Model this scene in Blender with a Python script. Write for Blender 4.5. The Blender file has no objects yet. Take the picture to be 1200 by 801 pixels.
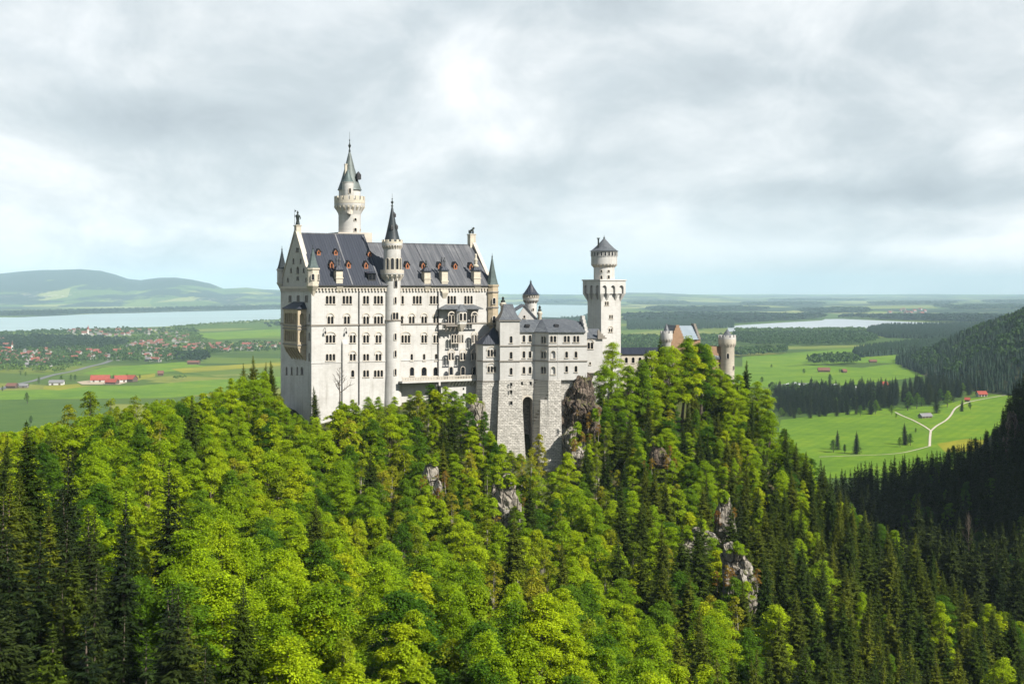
import bpy, bmesh, math, random
import numpy as np
from mathutils import Vector, Matrix, noise as mnoise

rad = math.radians
SC = bpy.context.scene
COL = SC.collection

# ------------------------------------------------------------------ camera
CZ, HOR, FPX = 185.0, 340.0, 1520.0          # eye height over the valley floor, true horizon row, focal length in photo pixels (1200 wide)
cam_d = bpy.data.cameras.new('camera')
cam = bpy.data.objects.new('camera', cam_d)
COL.objects.link(cam)
cam.location = (0, 0, CZ)
cam.rotation_euler = (rad(90), 0, 0)
cam_d.sensor_width = 36
cam_d.lens = 36 * FPX / 1200
cam_d.shift_y = -(400.5 - HOR) / 1200.0
cam_d.clip_start, cam_d.clip_end = 1.0, 120000
SC.camera = cam

# ------------------------------------------------------------------ light
SUN_AZ, SUN_EL = rad(-37), rad(41)            # azimuth measured from +X (right) towards +Y (away)
sdir = Vector((math.cos(SUN_AZ) * math.cos(SUN_EL), math.sin(SUN_AZ) * math.cos(SUN_EL), math.sin(SUN_EL)))
sun_d = bpy.data.lights.new('sun', 'SUN')
sun_d.energy, sun_d.angle, sun_d.color = 5.0, rad(0.5), (1.0, 0.958, 0.89)
sun = bpy.data.objects.new('sun', sun_d)
COL.objects.link(sun)
sun.rotation_euler = sdir.to_track_quat('Z', 'Y').to_euler()
sun.location = (300, -100, 800)

world = bpy.data.worlds.new('World')
SC.world = world
world.use_nodes = True


class NT:
    """small helper to write node trees"""
    def __init__(s, tree):
        s.t = tree
        s.t.nodes.clear()

    def n(s, kind, **kw):
        nd = s.t.nodes.new(kind)
        for k, v in kw.items():
            if k == 'ins':
                for i, val in v.items():
                    if hasattr(val, 'is_linked') or hasattr(val, 'links'):
                        s.t.links.new(val, nd.inputs[i])
                    else:
                        nd.inputs[i].default_value = val
            else:
                setattr(nd, k, v)
        return nd

    def m(s, op, a, b=0.0, c=None):
        nd = s.n('ShaderNodeMath', operation=op)
        for i, val in enumerate((a, b) if c is None else (a, b, c)):
            if hasattr(val, 'is_linked'):
                s.t.links.new(val, nd.inputs[i])
            else:
                nd.inputs[i].default_value = val
        return nd.outputs[0]

    def mix(s, f, a, b, blend='MIX'):
        nd = s.n('ShaderNodeMix', data_type='RGBA', blend_type=blend)
        for i, val in ((0, f), (6, a), (7, b)):
            if hasattr(val, 'is_linked'):
                s.t.links.new(val, nd.inputs[i])
            else:
                nd.inputs[i].default_value = val if i == 0 else (*val[:3], 1)
        return nd.outputs[2]

    def ramp(s, f, stops, interp='LINEAR'):
        nd = s.n('ShaderNodeValToRGB')
        nd.color_ramp.interpolation = interp
        el = nd.color_ramp.elements
        while len(el) < len(stops):
            el.new(0.5)
        for e, (p, c) in zip(el, stops):
            e.position = p
            e.color = (*c, 1) if len(c) == 3 else c
        s.t.links.new(f, nd.inputs[0])
        return nd.outputs[0]

    def smooth(s, f, a, b, lo=0.0, hi=1.0):
        nd = s.n('ShaderNodeMapRange', interpolation_type='SMOOTHSTEP')
        s.t.links.new(f, nd.inputs[0])
        for i, val in ((1, a), (2, b), (3, lo), (4, hi)):
            nd.inputs[i].default_value = val
        return nd.outputs[0]

    def noise(s, vec, scale, detail=4, rough=0.55, dist=0.0):
        nd = s.n('ShaderNodeTexNoise')
        s.t.links.new(vec, nd.inputs['Vector'])
        nd.inputs['Scale'].default_value = scale
        nd.inputs['Detail'].default_value = detail
        nd.inputs['Roughness'].default_value = rough
        nd.inputs['Distortion'].default_value = dist
        return nd.outputs[0]

    def vmul(s, vec, v):
        nd = s.n('ShaderNodeVectorMath', operation='MULTIPLY')
        s.t.links.new(vec, nd.inputs[0])
        nd.inputs[1].default_value = v
        return nd.outputs[0]

    def comb(s, x, y, z):
        nd = s.n('ShaderNodeCombineXYZ')
        for i, val in enumerate((x, y, z)):
            if hasattr(val, 'is_linked'):
                s.t.links.new(val, nd.inputs[i])
            else:
                nd.inputs[i].default_value = val
        return nd.outputs[0]


def build_sky():
    N = NT(world.node_tree)
    sky = N.n('ShaderNodeTexSky', sky_type='NISHITA', sun_disc=False, sun_elevation=SUN_EL, altitude=900, air_density=1.0, dust_density=1.2, ozone_density=1.0)
    sky.sun_rotation = rad(90) - SUN_AZ        # Nishita: 0 = +Y, clockwise
    tc = N.n('ShaderNodeTexCoord').outputs['Generated']
    sp = N.n('ShaderNodeSeparateXYZ', ins={0: tc})
    x, y, z = sp.outputs
    zz = N.m('MAXIMUM', z, 0.0)
    den = N.m('ADD', zz, 0.24)
    px, py = N.m('DIVIDE', x, den), N.m('DIVIDE', y, den)
    P = N.comb(px, N.m('MULTIPLY', py, 0.55), 0.0)
    # warp for soft diagonal drifts
    wn = N.n('ShaderNodeTexNoise', ins={'Vector': P, 'Scale': 0.9, 'Detail': 3.0})
    w = N.n('ShaderNodeVectorMath', operation='SUBTRACT', ins={0: wn.outputs['Color'], 1: (0.5, 0.5, 0.5)})
    w2 = N.vmul(w.outputs[0], (0.6, 0.5, 0))
    Q = N.n('ShaderNodeVectorMath', operation='ADD', ins={0: P, 1: w2}).outputs[0]
    Q = N.n('ShaderNodeVectorMath', operation='ADD', ins={0: Q, 1: (3.7, 1.9, 0.4)}).outputs[0]
    big = N.noise(Q, 0.85, 7, 0.56)
    bil = N.n('ShaderNodeVectorMath', operation='ADD', ins={0: N.vmul(tc, (1.0, 1.0, 1.7)), 1: N.vmul(w.outputs[0], (0.16, 0.16, 0.10))}).outputs[0]
    fine = N.m('ADD', N.m('MULTIPLY', N.noise(Q, 2.6, 9, 0.6), 0.4), N.m('MULTIPLY', N.noise(bil, 7.5, 9, 0.58, 0.4), 0.6))

    def blob(az, el, raz, rel, amt):
        """broad bank of brighter or darker cloud at an azimuth / elevation (degrees)"""
        a = N.m('ARCTAN2', x, y)
        e = N.m('ARCSINE', z)
        da = N.m('DIVIDE', N.m('SUBTRACT', a, rad(az)), rad(raz))
        de = N.m('DIVIDE', N.m('SUBTRACT', e, rad(el)), rad(rel))
        r2 = N.m('ADD', N.m('MULTIPLY', da, da), N.m('MULTIPLY', de, de))
        return N.m('MULTIPLY', N.m('EXPONENT', N.m('MULTIPLY', r2, -1.0)), amt)

    banks = [(0.3, 8.4, 5.0, 1.5, 0.06), (3.5, 10.3, 3.5, 1.0, 0.06), (-14.5, 7.2, 9, 1.1, -0.24), (-17, 5.5, 3.2, 0.7, 0.12), (15.5, 4.1, 8, 0.8, -0.34), (1.5, 5.2, 6, 0.9, -0.16), (16, 1.7, 8, 0.6, 0.34), (20.5, 6.3, 2.5, 1.0, 0.15), (2, 12.2, 6, 0.8, -0.12), (-20, 11, 4, 1.4, 0.10), (-8, 3.0, 8, 1.2, 0.10), (11, 9, 5, 1.5, -0.05)]
    acc = N.m('ADD', N.m('MULTIPLY', N.m('SUBTRACT', big, 0.5), 0.95), N.m('MULTIPLY', N.m('SUBTRACT', fine, 0.5), 1.75))
    for b in banks:
        acc = N.m('ADD', acc, blob(*b))
    tone = N.m('ADD', acc, 0.5)
    cloud = N.ramp(tone, [(0.0, (5.42, 6.10, 6.69)), (0.3, (7.11, 7.88, 8.38)), (0.52, (9.48, 9.99, 10.33)), (0.74, (12.19, 12.36, 12.53)), (1.0, (14.06, 13.97, 13.89))])
    # thin spots where blue shows through, mostly low down
    hole = N.noise(N.n('ShaderNodeVectorMath', operation='ADD', ins={0: Q, 1: (9.1, 4.2, 2.0)}).outputs[0], 0.9, 5, 0.55)
    low = N.smooth(z, 0.02, 0.15, 0.13, 0.0)
    hole = N.m('ADD', hole, low)
    blue = N.smooth(hole, 0.52, 0.76, 0.0, 0.52)
    clear = N.mix(0.72, sky.outputs[0], (10.6, 11.5, 12.2))
    vis = N.mix(blue, cloud, clear)
    # sunlit gap in the overcast overhead, out of view, shaped to lower ambient light
    up = N.smooth(z, 0.25, 0.42, 0.0, 0.95)
    col = N.mix(up, vis, sky.outputs[0])
    bg = N.n('ShaderNodeBackground', ins={'Color': col, 'Strength': 0.059})
    out = N.n('ShaderNodeOutputWorld', ins={'Surface': bg.outputs[0]})


build_sky()
SC.view_settings.view_transform = 'Standard'
SC.view_settings.look = 'None'
SC.view_settings.exposure = 0.66
SC.view_settings.gamma = 1.0
SC.view_settings.use_curve_mapping = False
SC.render.engine = 'CYCLES'
cy = SC.cycles
cy.max_bounces, cy.diffuse_bounces, cy.glossy_bounces, cy.transmission_bounces, cy.transparent_max_bounces, cy.volume_bounces = 4, 1, 2, 1, 4, 3
cy.use_denoising = True
cy.caustics_reflective = cy.caustics_refractive = False
cy.sample_clamp_indirect = 4.0


# ------------------------------------------------------------------ helpers
def wpos(px, py, d):
    """the world point at distance d (along the view axis) that the photo shows at column px, row py"""
    return Vector(((px - 600) / FPX * d, d, CZ - (py - HOR) / FPX * d))


def flat(px, py, z=0.0):
    """the point of the flat valley floor at column px, row py"""
    d = (CZ - z) * FPX / (py - HOR)
    return Vector(((px - 600) / FPX * d, d, z))


def pix(p):
    return 600 + FPX * p[0] / p[1], HOR - FPX * (p[2] - CZ) / p[1]


def tag(o, label=None, cat=None, group=None, kind=None):
    for k, v in (('label', label), ('category', cat), ('group', group), ('kind', kind)):
        if v:
            o[k] = v
    return o


def empty(name, loc=(0, 0, 0), rz=0.0, parent=None):
    o = bpy.data.objects.new(name, None)
    COL.objects.link(o)
    o.location = loc
    o.rotation_euler = (0, 0, rz)
    o.empty_display_size = 0.5
    o.parent = parent
    return o


def link(o, parent=None):
    COL.objects.link(o)
    o.parent = parent
    return o


class MB:
    """collects closed shapes and builds them as ONE mesh object"""
    def __init__(s):
        s.v, s.f, s.mi = [], [], []

    def add(s, verts, faces, mat=0):
        o = len(s.v)
        s.v.extend(tuple(p) for p in verts)
        s.f.extend(tuple(i + o for i in f) for f in faces)
        s.mi.extend([mat] * len(faces))
        return s

    def box(s, x0, x1, y0, y1, z0, z1, mat=0):
        v = [(x, y, z) for z in (z0, z1) for y in (y0, y1) for x in (x0, x1)]
        return s.add(v, [(0, 2, 3, 1), (4, 5, 7, 6), (0, 1, 5, 4), (2, 6, 7, 3), (0, 4, 6, 2), (1, 3, 7, 5)], mat)

    def loft(s, rings, mat=0, caps=True):
        n = len(rings[0])
        v = [p for r in rings for p in r]
        f = []
        for k in range(len(rings) - 1):
            for i in range(n):
                j = (i + 1) % n
                f.append((k * n + i, k * n + j, (k + 1) * n + j, (k + 1) * n + i))
        if caps:
            f.append(tuple(range(n))[::-1])
            f.append(tuple((len(rings) - 1) * n + i for i in range(n)))
        return s.add(v, f, mat)

    def prism(s, poly, z0, z1, mat=0):
        """vertical prism over a plan polygon"""
        return s.loft([[(x, y, z0) for x, y in poly], [(x, y, z1) for x, y in poly]], mat)

    def slab(s, poly, fn, a, b, mat=0):
        """polygon in a 2D plane swept from a to b through fn(p, q, t) -> 3D"""
        return s.loft([[fn(p, q, a) for p, q in poly], [fn(p, q, b) for p, q in poly]], mat)

    def lathe(s, cx, cy_, prof, n=28, mat=0, a0=0.0):
        rings = []
        v, f = [], []
        for r, z in prof:
            rings.append([(cx + r * math.cos(a0 + 2 * math.pi * i / n), cy_ + r * math.sin(a0 + 2 * math.pi * i / n), z) for i in range(n)])
        return s.loft(rings, mat)

    def hull(s, pts, mat=0):
        bm = bmesh.new()
        for p in pts:
            bm.verts.new(p)
        r = bmesh.ops.convex_hull(bm, input=bm.verts)
        bmesh.ops.delete(bm, geom=[v for v in bm.verts if not v.link_faces], context='VERTS')
        bmesh.ops.dissolve_limit(bm, angle_limit=0.02, verts=bm.verts, edges=bm.edges)
        bm.verts.index_update()
        s.add([v.co[:] for v in bm.verts], [[v.index for v in f.verts] for f in bm.faces], mat)
        bm.free()
        return s

    def tube(s, pts, radii, n=6, mat=0):
        rings = []
        pts = [Vector(p) for p in pts]
        for i, p in enumerate(pts):
            d = (pts[min(i + 1, len(pts) - 1)] - pts[max(i - 1, 0)]).normalized()
            a = d.orthogonal().normalized() if abs(d.z) < 0.95 else Vector((1, 0, 0))
            a = (a - d * a.dot(d)).normalized()
            b = d.cross(a)
            r = radii[i] if hasattr(radii, '__len__') else radii
            rings.append([p + (a * math.cos(2 * math.pi * k / n) + b * math.sin(2 * math.pi * k / n)) * r for k in range(n)])
        return s.loft(rings, mat)

    def mesh(s, name, mats, smooth=None):
        me = bpy.data.meshes.new(name)
        me.from_pydata(s.v, [], s.f)
        for m in (mats if isinstance(mats, (list, tuple)) else [mats]):
            me.materials.append(m)
        me.polygons.foreach_set('material_index', s.mi)
        bm = bmesh.new()
        bm.from_mesh(me)
        bmesh.ops.recalc_face_normals(bm, faces=bm.faces)
        bm.to_mesh(me)
        bm.free()
        if smooth:
            me.polygons.foreach_set('use_smooth', [True] * len(me.polygons))
            me.set_sharp_from_angle(angle=rad(smooth))
        me.update()
        return me

    def build(s, name, mats, parent=None, smooth=None, loc=None, label=None):
        o = bpy.data.objects.new(name, s.mesh(name, mats, smooth))
        link(o, parent)
        if loc is not None:
            o.location = loc
        if label:
            o['label'] = label
        return o


def carve(obj, cutter):
    """cut real openings (closed shapes collected in an MB) out of a closed wall"""
    if not cutter.v:
        return
    c = cutter.build('cutter', obj.data.materials[0])
    c.parent = obj.parent
    c.location, c.rotation_euler = obj.location, obj.rotation_euler
    m = obj.modifiers.new('cut', 'BOOLEAN')
    m.operation, m.solver, m.object = 'DIFFERENCE', 'EXACT', c
    bpy.context.view_layer.update()
    dg = bpy.context.evaluated_depsgraph_get()
    me = bpy.data.meshes.new_from_object(obj.evaluated_get(dg))
    old = obj.data
    obj.modifiers.remove(m)
    obj.data = me
    bpy.data.objects.remove(c)
    bpy.data.meshes.remove(old)


def interp(x, pts):
    return float(np.interp(x, [p[0] for p in pts], [p[1] for p in pts]))
# ------------------------------------------------------------------ materials (all procedural)
MATS = {}


def new_mat(name):
    m = bpy.data.materials.new(name)
    m.use_nodes = True
    MATS[name] = m
    return m, NT(m.node_tree)


def finish(N, color, rough=0.8, bump=None, bstr=0.3, bdist=0.1, metal=0.0, spec=0.3):
    p = N.n('ShaderNodeBsdfPrincipled')
    for k, v in (('Base Color', color), ('Roughness', rough), ('Metallic', metal), ('Specular IOR Level', spec)):
        if hasattr(v, 'is_linked'):
            N.t.links.new(v, p.inputs[k])
        else:
            p.inputs[k].default_value = (*v, 1) if k == 'Base Color' else v
    if bump is not None:
        b = N.n('ShaderNodeBump', ins={'Strength': bstr, 'Distance': bdist, 'Height': bump})
        N.t.links.new(b.outputs[0], p.inputs['Normal'])
    N.n('ShaderNodeOutputMaterial', ins={'Surface': p.outputs[0]})
    return p


def plain(name, color, rough=0.7, metal=0.0, var=0.15, scale=0.6, spec=0.3):
    m, N = new_mat(name)
    tc = N.n('ShaderNodeTexCoord').outputs['Object']
    nz = N.noise(tc, scale, 5, 0.6)
    f = N.m('ADD', N.m('MULTIPLY', N.m('SUBTRACT', nz, 0.5), var * 3), 1.0)
    c = N.n('ShaderNodeVectorMath', operation='SCALE')
    c.inputs[0].default_value = color
    N.t.links.new(f, c.inputs['Scale'])
    finish(N, c.outputs[0], rough, metal=metal, spec=spec)
    return m


def wall_coords(N):
    tc = N.n('ShaderNodeTexCoord').outputs['Object']
    sp = N.n('ShaderNodeSeparateXYZ', ins={0: tc})
    return tc, N.comb(N.m('ADD', sp.outputs[0], N.m('MULTIPLY', sp.outputs[1], 0.93)), sp.outputs[2], 0.0), sp


def ashlar(name, base, mortar, bw=1.15, bh=0.5, stain=0.3, bstr=0.25, var=0.1, msize=0.012, rough_blocks=0.0):
    """coursed stone wall with weathering: streaks that run down and blotches"""
    m, N = new_mat(name)
    tc, uv, sp = wall_coords(N)
    br = N.n('ShaderNodeTexBrick', ins={'Vector': uv, 'Scale': 1.0, 'Mortar Size': msize, 'Mortar Smooth': 0.2, 'Bias': 0.0, 'Brick Width': bw, 'Row Height': bh})
    lo = tuple(c * (1 - var) for c in base)
    hi = tuple(min(1, c * (1 + var * 0.6)) for c in base)
    br.inputs['Color1'].default_value = (*lo, 1)
    br.inputs['Color2'].default_value = (*hi, 1)
    br.inputs['Mortar'].default_value = (*mortar, 1)
    blot = N.noise(tc, 0.16, 6, 0.62)
    streak = N.noise(N.vmul(tc, (0.75, 0.75, 0.06)), 1.0, 5, 0.65)
    d = N.m('ADD', N.m('MULTIPLY', N.smooth(blot, 0.42, 0.75), 0.5), N.m('MULTIPLY', N.smooth(streak, 0.5, 0.78), 0.75))
    d = N.m('MINIMUM', N.m('MULTIPLY', d, stain), 0.8)
    col = N.mix(d, br.outputs[0], tuple(c * k for c, k in zip(base, (0.52, 0.5, 0.46))))
    fine = N.noise(tc, 3.0, 4, 0.7)
    hgt = N.m('ADD', N.m('MULTIPLY', br.outputs[1], -1.0), N.m('MULTIPLY', fine, 0.4 + rough_blocks))
    if rough_blocks:
        # quarry-faced blocks: darker dressed hollows between proud faces
        vo = N.n('ShaderNodeTexVoronoi', ins={'Vector': uv, 'Scale': 0.9})
        col = N.mix(N.smooth(N.noise(N.vmul(uv, (1.0, 2.1, 1)), 0.95, 3, 0.6), 0.55, 0.68, 0.0, rough_blocks), col, tuple(c * 0.34 for c in base))
        hgt = N.m('ADD', hgt, N.m('MULTIPLY', vo.outputs[0], 0.8))
    finish(N, col, 0.85, hgt, bstr, 0.12 + rough_blocks * 0.3)
    return m


M_WALL = ashlar('limestone_wall', (0.54, 0.526, 0.49), (0.40, 0.385, 0.35), 1.25, 0.52, 0.8, 0.2, 0.06, 0.010)
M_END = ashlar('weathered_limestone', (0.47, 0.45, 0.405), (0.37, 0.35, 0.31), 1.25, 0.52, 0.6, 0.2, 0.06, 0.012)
M_RUST = ashlar('rusticated_limestone', (0.57, 0.54, 0.48), (0.24, 0.22, 0.185), 0.95, 0.46, 0.45, 0.6, 0.26, 0.045, 0.6)
M_TAN = ashlar('tan_sandstone', (0.46, 0.38, 0.26), (0.33, 0.27, 0.17), 0.9, 0.42, 0.45, 0.2, 0.12, 0.012)
M_CREAM = ashlar('cream_sandstone', (0.56, 0.51, 0.41), (0.5, 0.43, 0.3), 0.8, 0.4, 0.5, 0.2, 0.09, 0.012)
M_BRICK = ashlar('orange_brick', (0.33, 0.20, 0.115), (0.30, 0.23, 0.16), 0.5, 0.2, 0.4, 0.2, 0.25, 0.02)
M_TRIM = plain('stone_trim', (0.52, 0.47, 0.39), 0.8)
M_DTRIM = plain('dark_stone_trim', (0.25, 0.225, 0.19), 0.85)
M_GLASS = plain('dark_window_glass', (0.012, 0.014, 0.018), 0.12, spec=0.5, var=0.3)
M_HOLE = plain('dark_opening', (0.012, 0.011, 0.01), 0.9)
M_ORANGE = plain('orange_dormer_wood', (0.31, 0.12, 0.055), 0.7, var=0.3)
M_BRONZE = plain('dark_bronze', (0.035, 0.045, 0.04), 0.5, 0.4)
M_IRON = plain('dark_iron_pipe', (0.03, 0.03, 0.032), 0.6)
M_COPPER = plain('green_copper', (0.095, 0.125, 0.118), 0.55, 0.2, 0.35, 0.9)
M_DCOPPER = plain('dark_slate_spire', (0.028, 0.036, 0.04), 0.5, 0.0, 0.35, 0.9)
M_PALECOP = plain('grey_green_copper', (0.12, 0.14, 0.13), 0.55, 0.2, 0.4, 0.9)


def seam_roof(name, base, streak_col, seam=0.62, streak=0.5, rough=0.42, axis='xy'):
    m, N = new_mat(name)
    tc = N.n('ShaderNodeTexCoord').outputs['Object']
    sp = N.n('ShaderNodeSeparateXYZ', ins={0: tc})
    u = N.m('ADD', sp.outputs[0], N.m('MULTIPLY', sp.outputs[1], 0.0 if axis == 'x' else 0.6))
    fr = N.m('FRACT', N.m('DIVIDE', u, seam))
    rib = N.smooth(N.m('ABSOLUTE', N.m('SUBTRACT', fr, 0.5)), 0.36, 0.5)
    st = N.noise(N.vmul(tc, (1.5, 0.07, 0.07) if axis == 'x' else (1.5, 1.5, 0.09)), 1.0, 6, 0.65)
    bl = N.noise(tc, 0.22, 4, 0.6)
    pan = N.n('ShaderNodeTexWhiteNoise', noise_dimensions='1D')
    N.t.links.new(N.m('FLOOR', N.m('DIVIDE', u, seam)), pan.inputs['W'])
    v = N.m('ADD', N.m('MULTIPLY', N.smooth(st, 0.42, 0.72), streak), N.m('MULTIPLY', pan.outputs[0], 0.22))
    v = N.m('MINIMUM', N.m('ADD', v, N.m('MULTIPLY', N.smooth(bl, 0.5, 0.75), streak * 0.5)), 1.0)
    col = N.mix(v, base, streak_col)
    col = N.mix(N.m('MULTIPLY', rib, 0.5), col, tuple(min(1, c * 1.9) for c in base))
    finish(N, col, rough, rib, 0.7, 0.08, spec=0.5)
    return m


M_SLATE = seam_roof('dark_blue_slate_roof', (0.018, 0.023, 0.035), (0.042, 0.048, 0.062), 0.75, 0.5, 0.5, axis='x')
M_LEAD = seam_roof('streaked_grey_roof', (0.058, 0.062, 0.070), (0.195, 0.195, 0.198), 0.75, 0.6, 0.6, axis='x')  # lighter grey roof tone with pale streaks down the slope
M_GREYROOF = seam_roof('grey_metal_roof', (0.075, 0.083, 0.092), (0.17, 0.18, 0.185), 0.7, 0.6, 0.5)
M_BLUEROOF = seam_roof('pale_blue_metal_roof', (0.21, 0.26, 0.29), (0.32, 0.37, 0.40), 0.9, 0.5, 0.45)


def foliage(name, dark, mid, light, trans=0.35, island=0.45, rough=0.55):
    m, N = new_mat(name)
    oi = N.n('ShaderNodeObjectInfo')
    gi = N.n('ShaderNodeNewGeometry')
    base = N.ramp(oi.outputs['Random'], [(0.0, dark), (0.5, mid), (1.0, light)])
    k = N.m('ADD', N.m('MULTIPLY', gi.outputs['Random Per Island'], island * 2), 1 - island)
    c = N.n('ShaderNodeVectorMath', operation='SCALE', ins={0: base, 'Scale': k}).outputs[0]
    p = N.n('ShaderNodeBsdfPrincipled', ins={'Base Color': c, 'Roughness': rough, 'Specular IOR Level': 0.10})
    tcol = N.mix(0.5, c, (0.85, 0.95, 0.12), 'MULTIPLY')
    tcol = N.n('ShaderNodeVectorMath', operation='SCALE', ins={0: tcol, 'Scale': 2.1}).outputs[0]
    t = N.n('ShaderNodeBsdfTranslucent', ins={'Color': tcol})
    mx = N.n('ShaderNodeMixShader', ins={0: trans, 1: p.outputs[0], 2: t.outputs[0]})
    N.n('ShaderNodeOutputMaterial', ins={'Surface': mx.outputs[0]})
    return m


M_LEAF = foliage('spring_leaves', (0.155, 0.250, 0.007), (0.245, 0.345, 0.007), (0.325, 0.405, 0.008), 0.36)
M_LEAF_LIME = foliage('lime_leaves', (0.175, 0.255, 0.005), (0.255, 0.335, 0.006), (0.340, 0.385, 0.008), 0.36)
M_LEAF_DEEP = foliage('deep_green_leaves', (0.048, 0.115, 0.007), (0.078, 0.155, 0.007), (0.125, 0.210, 0.008), 0.3)
M_LEAF_OLIVE = foliage('young_olive_leaves', (0.135, 0.195, 0.007), (0.205, 0.245, 0.008), (0.270, 0.250, 0.016), 0.34)
M_LEAF_RUST = foliage('russet_leaves', (0.20, 0.10, 0.022), (0.25, 0.15, 0.025), (0.27, 0.20, 0.025), 0.3)
M_NEEDLE = foliage('spruce_needles', (0.028, 0.054, 0.006), (0.060, 0.086, 0.008), (0.120, 0.140, 0.010), 0.2, 0.55)
M_FIR = foliage('fir_needles', (0.011, 0.022, 0.006), (0.020, 0.034, 0.007), (0.036, 0.050, 0.009), 0.12, 0.5)
M_FARTREE = foliage('valley_tree_leaves', (0.026, 0.058, 0.014), (0.055, 0.105, 0.016), (0.095, 0.155, 0.018), 0.15, 0.4)
M_FARFIR = foliage('valley_conifer_needles', (0.010, 0.024, 0.012), (0.014, 0.032, 0.014), (0.020, 0.040, 0.016), 0.1, 0.4)
M_BARK = plain('grey_brown_bark', (0.12, 0.095, 0.07), 0.9, var=0.25, scale=2.0)
M_PALEBARK = plain('pale_bark', (0.30, 0.27, 0.22), 0.9, var=0.3, scale=2.0)


def rock_mat(name, c1, c2, c3, sc=0.22):
    m, N = new_mat(name)
    tc = N.n('ShaderNodeTexCoord').outputs['Object']
    a = N.noise(N.vmul(tc, (1.0, 1.0, 0.42)), sc, 8, 0.68, 0.6)
    cr = N.n('ShaderNodeTexVoronoi', feature='DISTANCE_TO_EDGE', ins={'Vector': N.vmul(tc, (1, 1, 0.45)), 'Scale': sc * 2.6})
    col = N.ramp(a, [(0.3, c1), (0.48, c2), (0.66, c3)])
    crack = N.smooth(cr.outputs[0], 0.0, 0.09, 0.75, 0.0)
    col = N.mix(crack, col, tuple(c * 0.22 for c in c1))
    moss = N.noise(tc, 0.35, 5, 0.6)
    ge = N.n('ShaderNodeNewGeometry')
    up = N.n('ShaderNodeSeparateXYZ', ins={0: ge.outputs['Normal']}).outputs[2]
    mm = N.m('MULTIPLY', N.smooth(moss, 0.48, 0.62), N.smooth(up, 0.1, 0.55))
    col = N.mix(mm, col, (0.10, 0.11, 0.02))
    fine = N.noise(tc, 1.6, 6, 0.7)
    finish(N, col, 0.9, N.m('ADD', N.m('MULTIPLY', a, 1.4), N.m('ADD', N.m('MULTIPLY', fine, 0.5), N.m('MULTIPLY', crack, -0.6))), 0.8, 0.9)
    return m


M_ROCK = rock_mat('grey_limestone_rock', (0.17, 0.145, 0.115), (0.31, 0.275, 0.225), (0.48, 0.44, 0.385))
M_BROWNROCK = rock_mat('brown_mossy_rock', (0.050, 0.036, 0.027), (0.110, 0.082, 0.060), (0.24, 0.19, 0.145), 0.3)


def ground_mat():
    """forest floor: leaf litter and undergrowth, bare rock where it is steep"""
    m, N = new_mat('forest_floor')
    tc = N.n('ShaderNodeTexCoord').outputs['Object']
    a = N.noise(tc, 0.12, 7, 0.65)
    b = N.noise(tc, 0.9, 5, 0.7)
    col = N.ramp(a, [(0.35, (0.030, 0.042, 0.010)), (0.5, (0.055, 0.066, 0.014)), (0.62, (0.085, 0.070, 0.030)), (0.75, (0.050, 0.040, 0.022))])
    ge = N.n('ShaderNodeNewGeometry')
    up = N.n('ShaderNodeSeparateXYZ', ins={0: ge.outputs['Normal']}).outputs[2]
    steep = N.smooth(N.m('ADD', up, N.m('MULTIPLY', N.m('SUBTRACT', a, 0.5), 0.6)), 0.42, 0.6, 1.0, 0.0)
    rock = N.ramp(b, [(0.3, (0.10, 0.085, 0.07)), (0.7, (0.34, 0.31, 0.27))])
    col = N.mix(steep, col, rock)
    finish(N, col, 0.95, b, 0.6, 0.6)
    return m


M_FLOOR = ground_mat()


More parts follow.
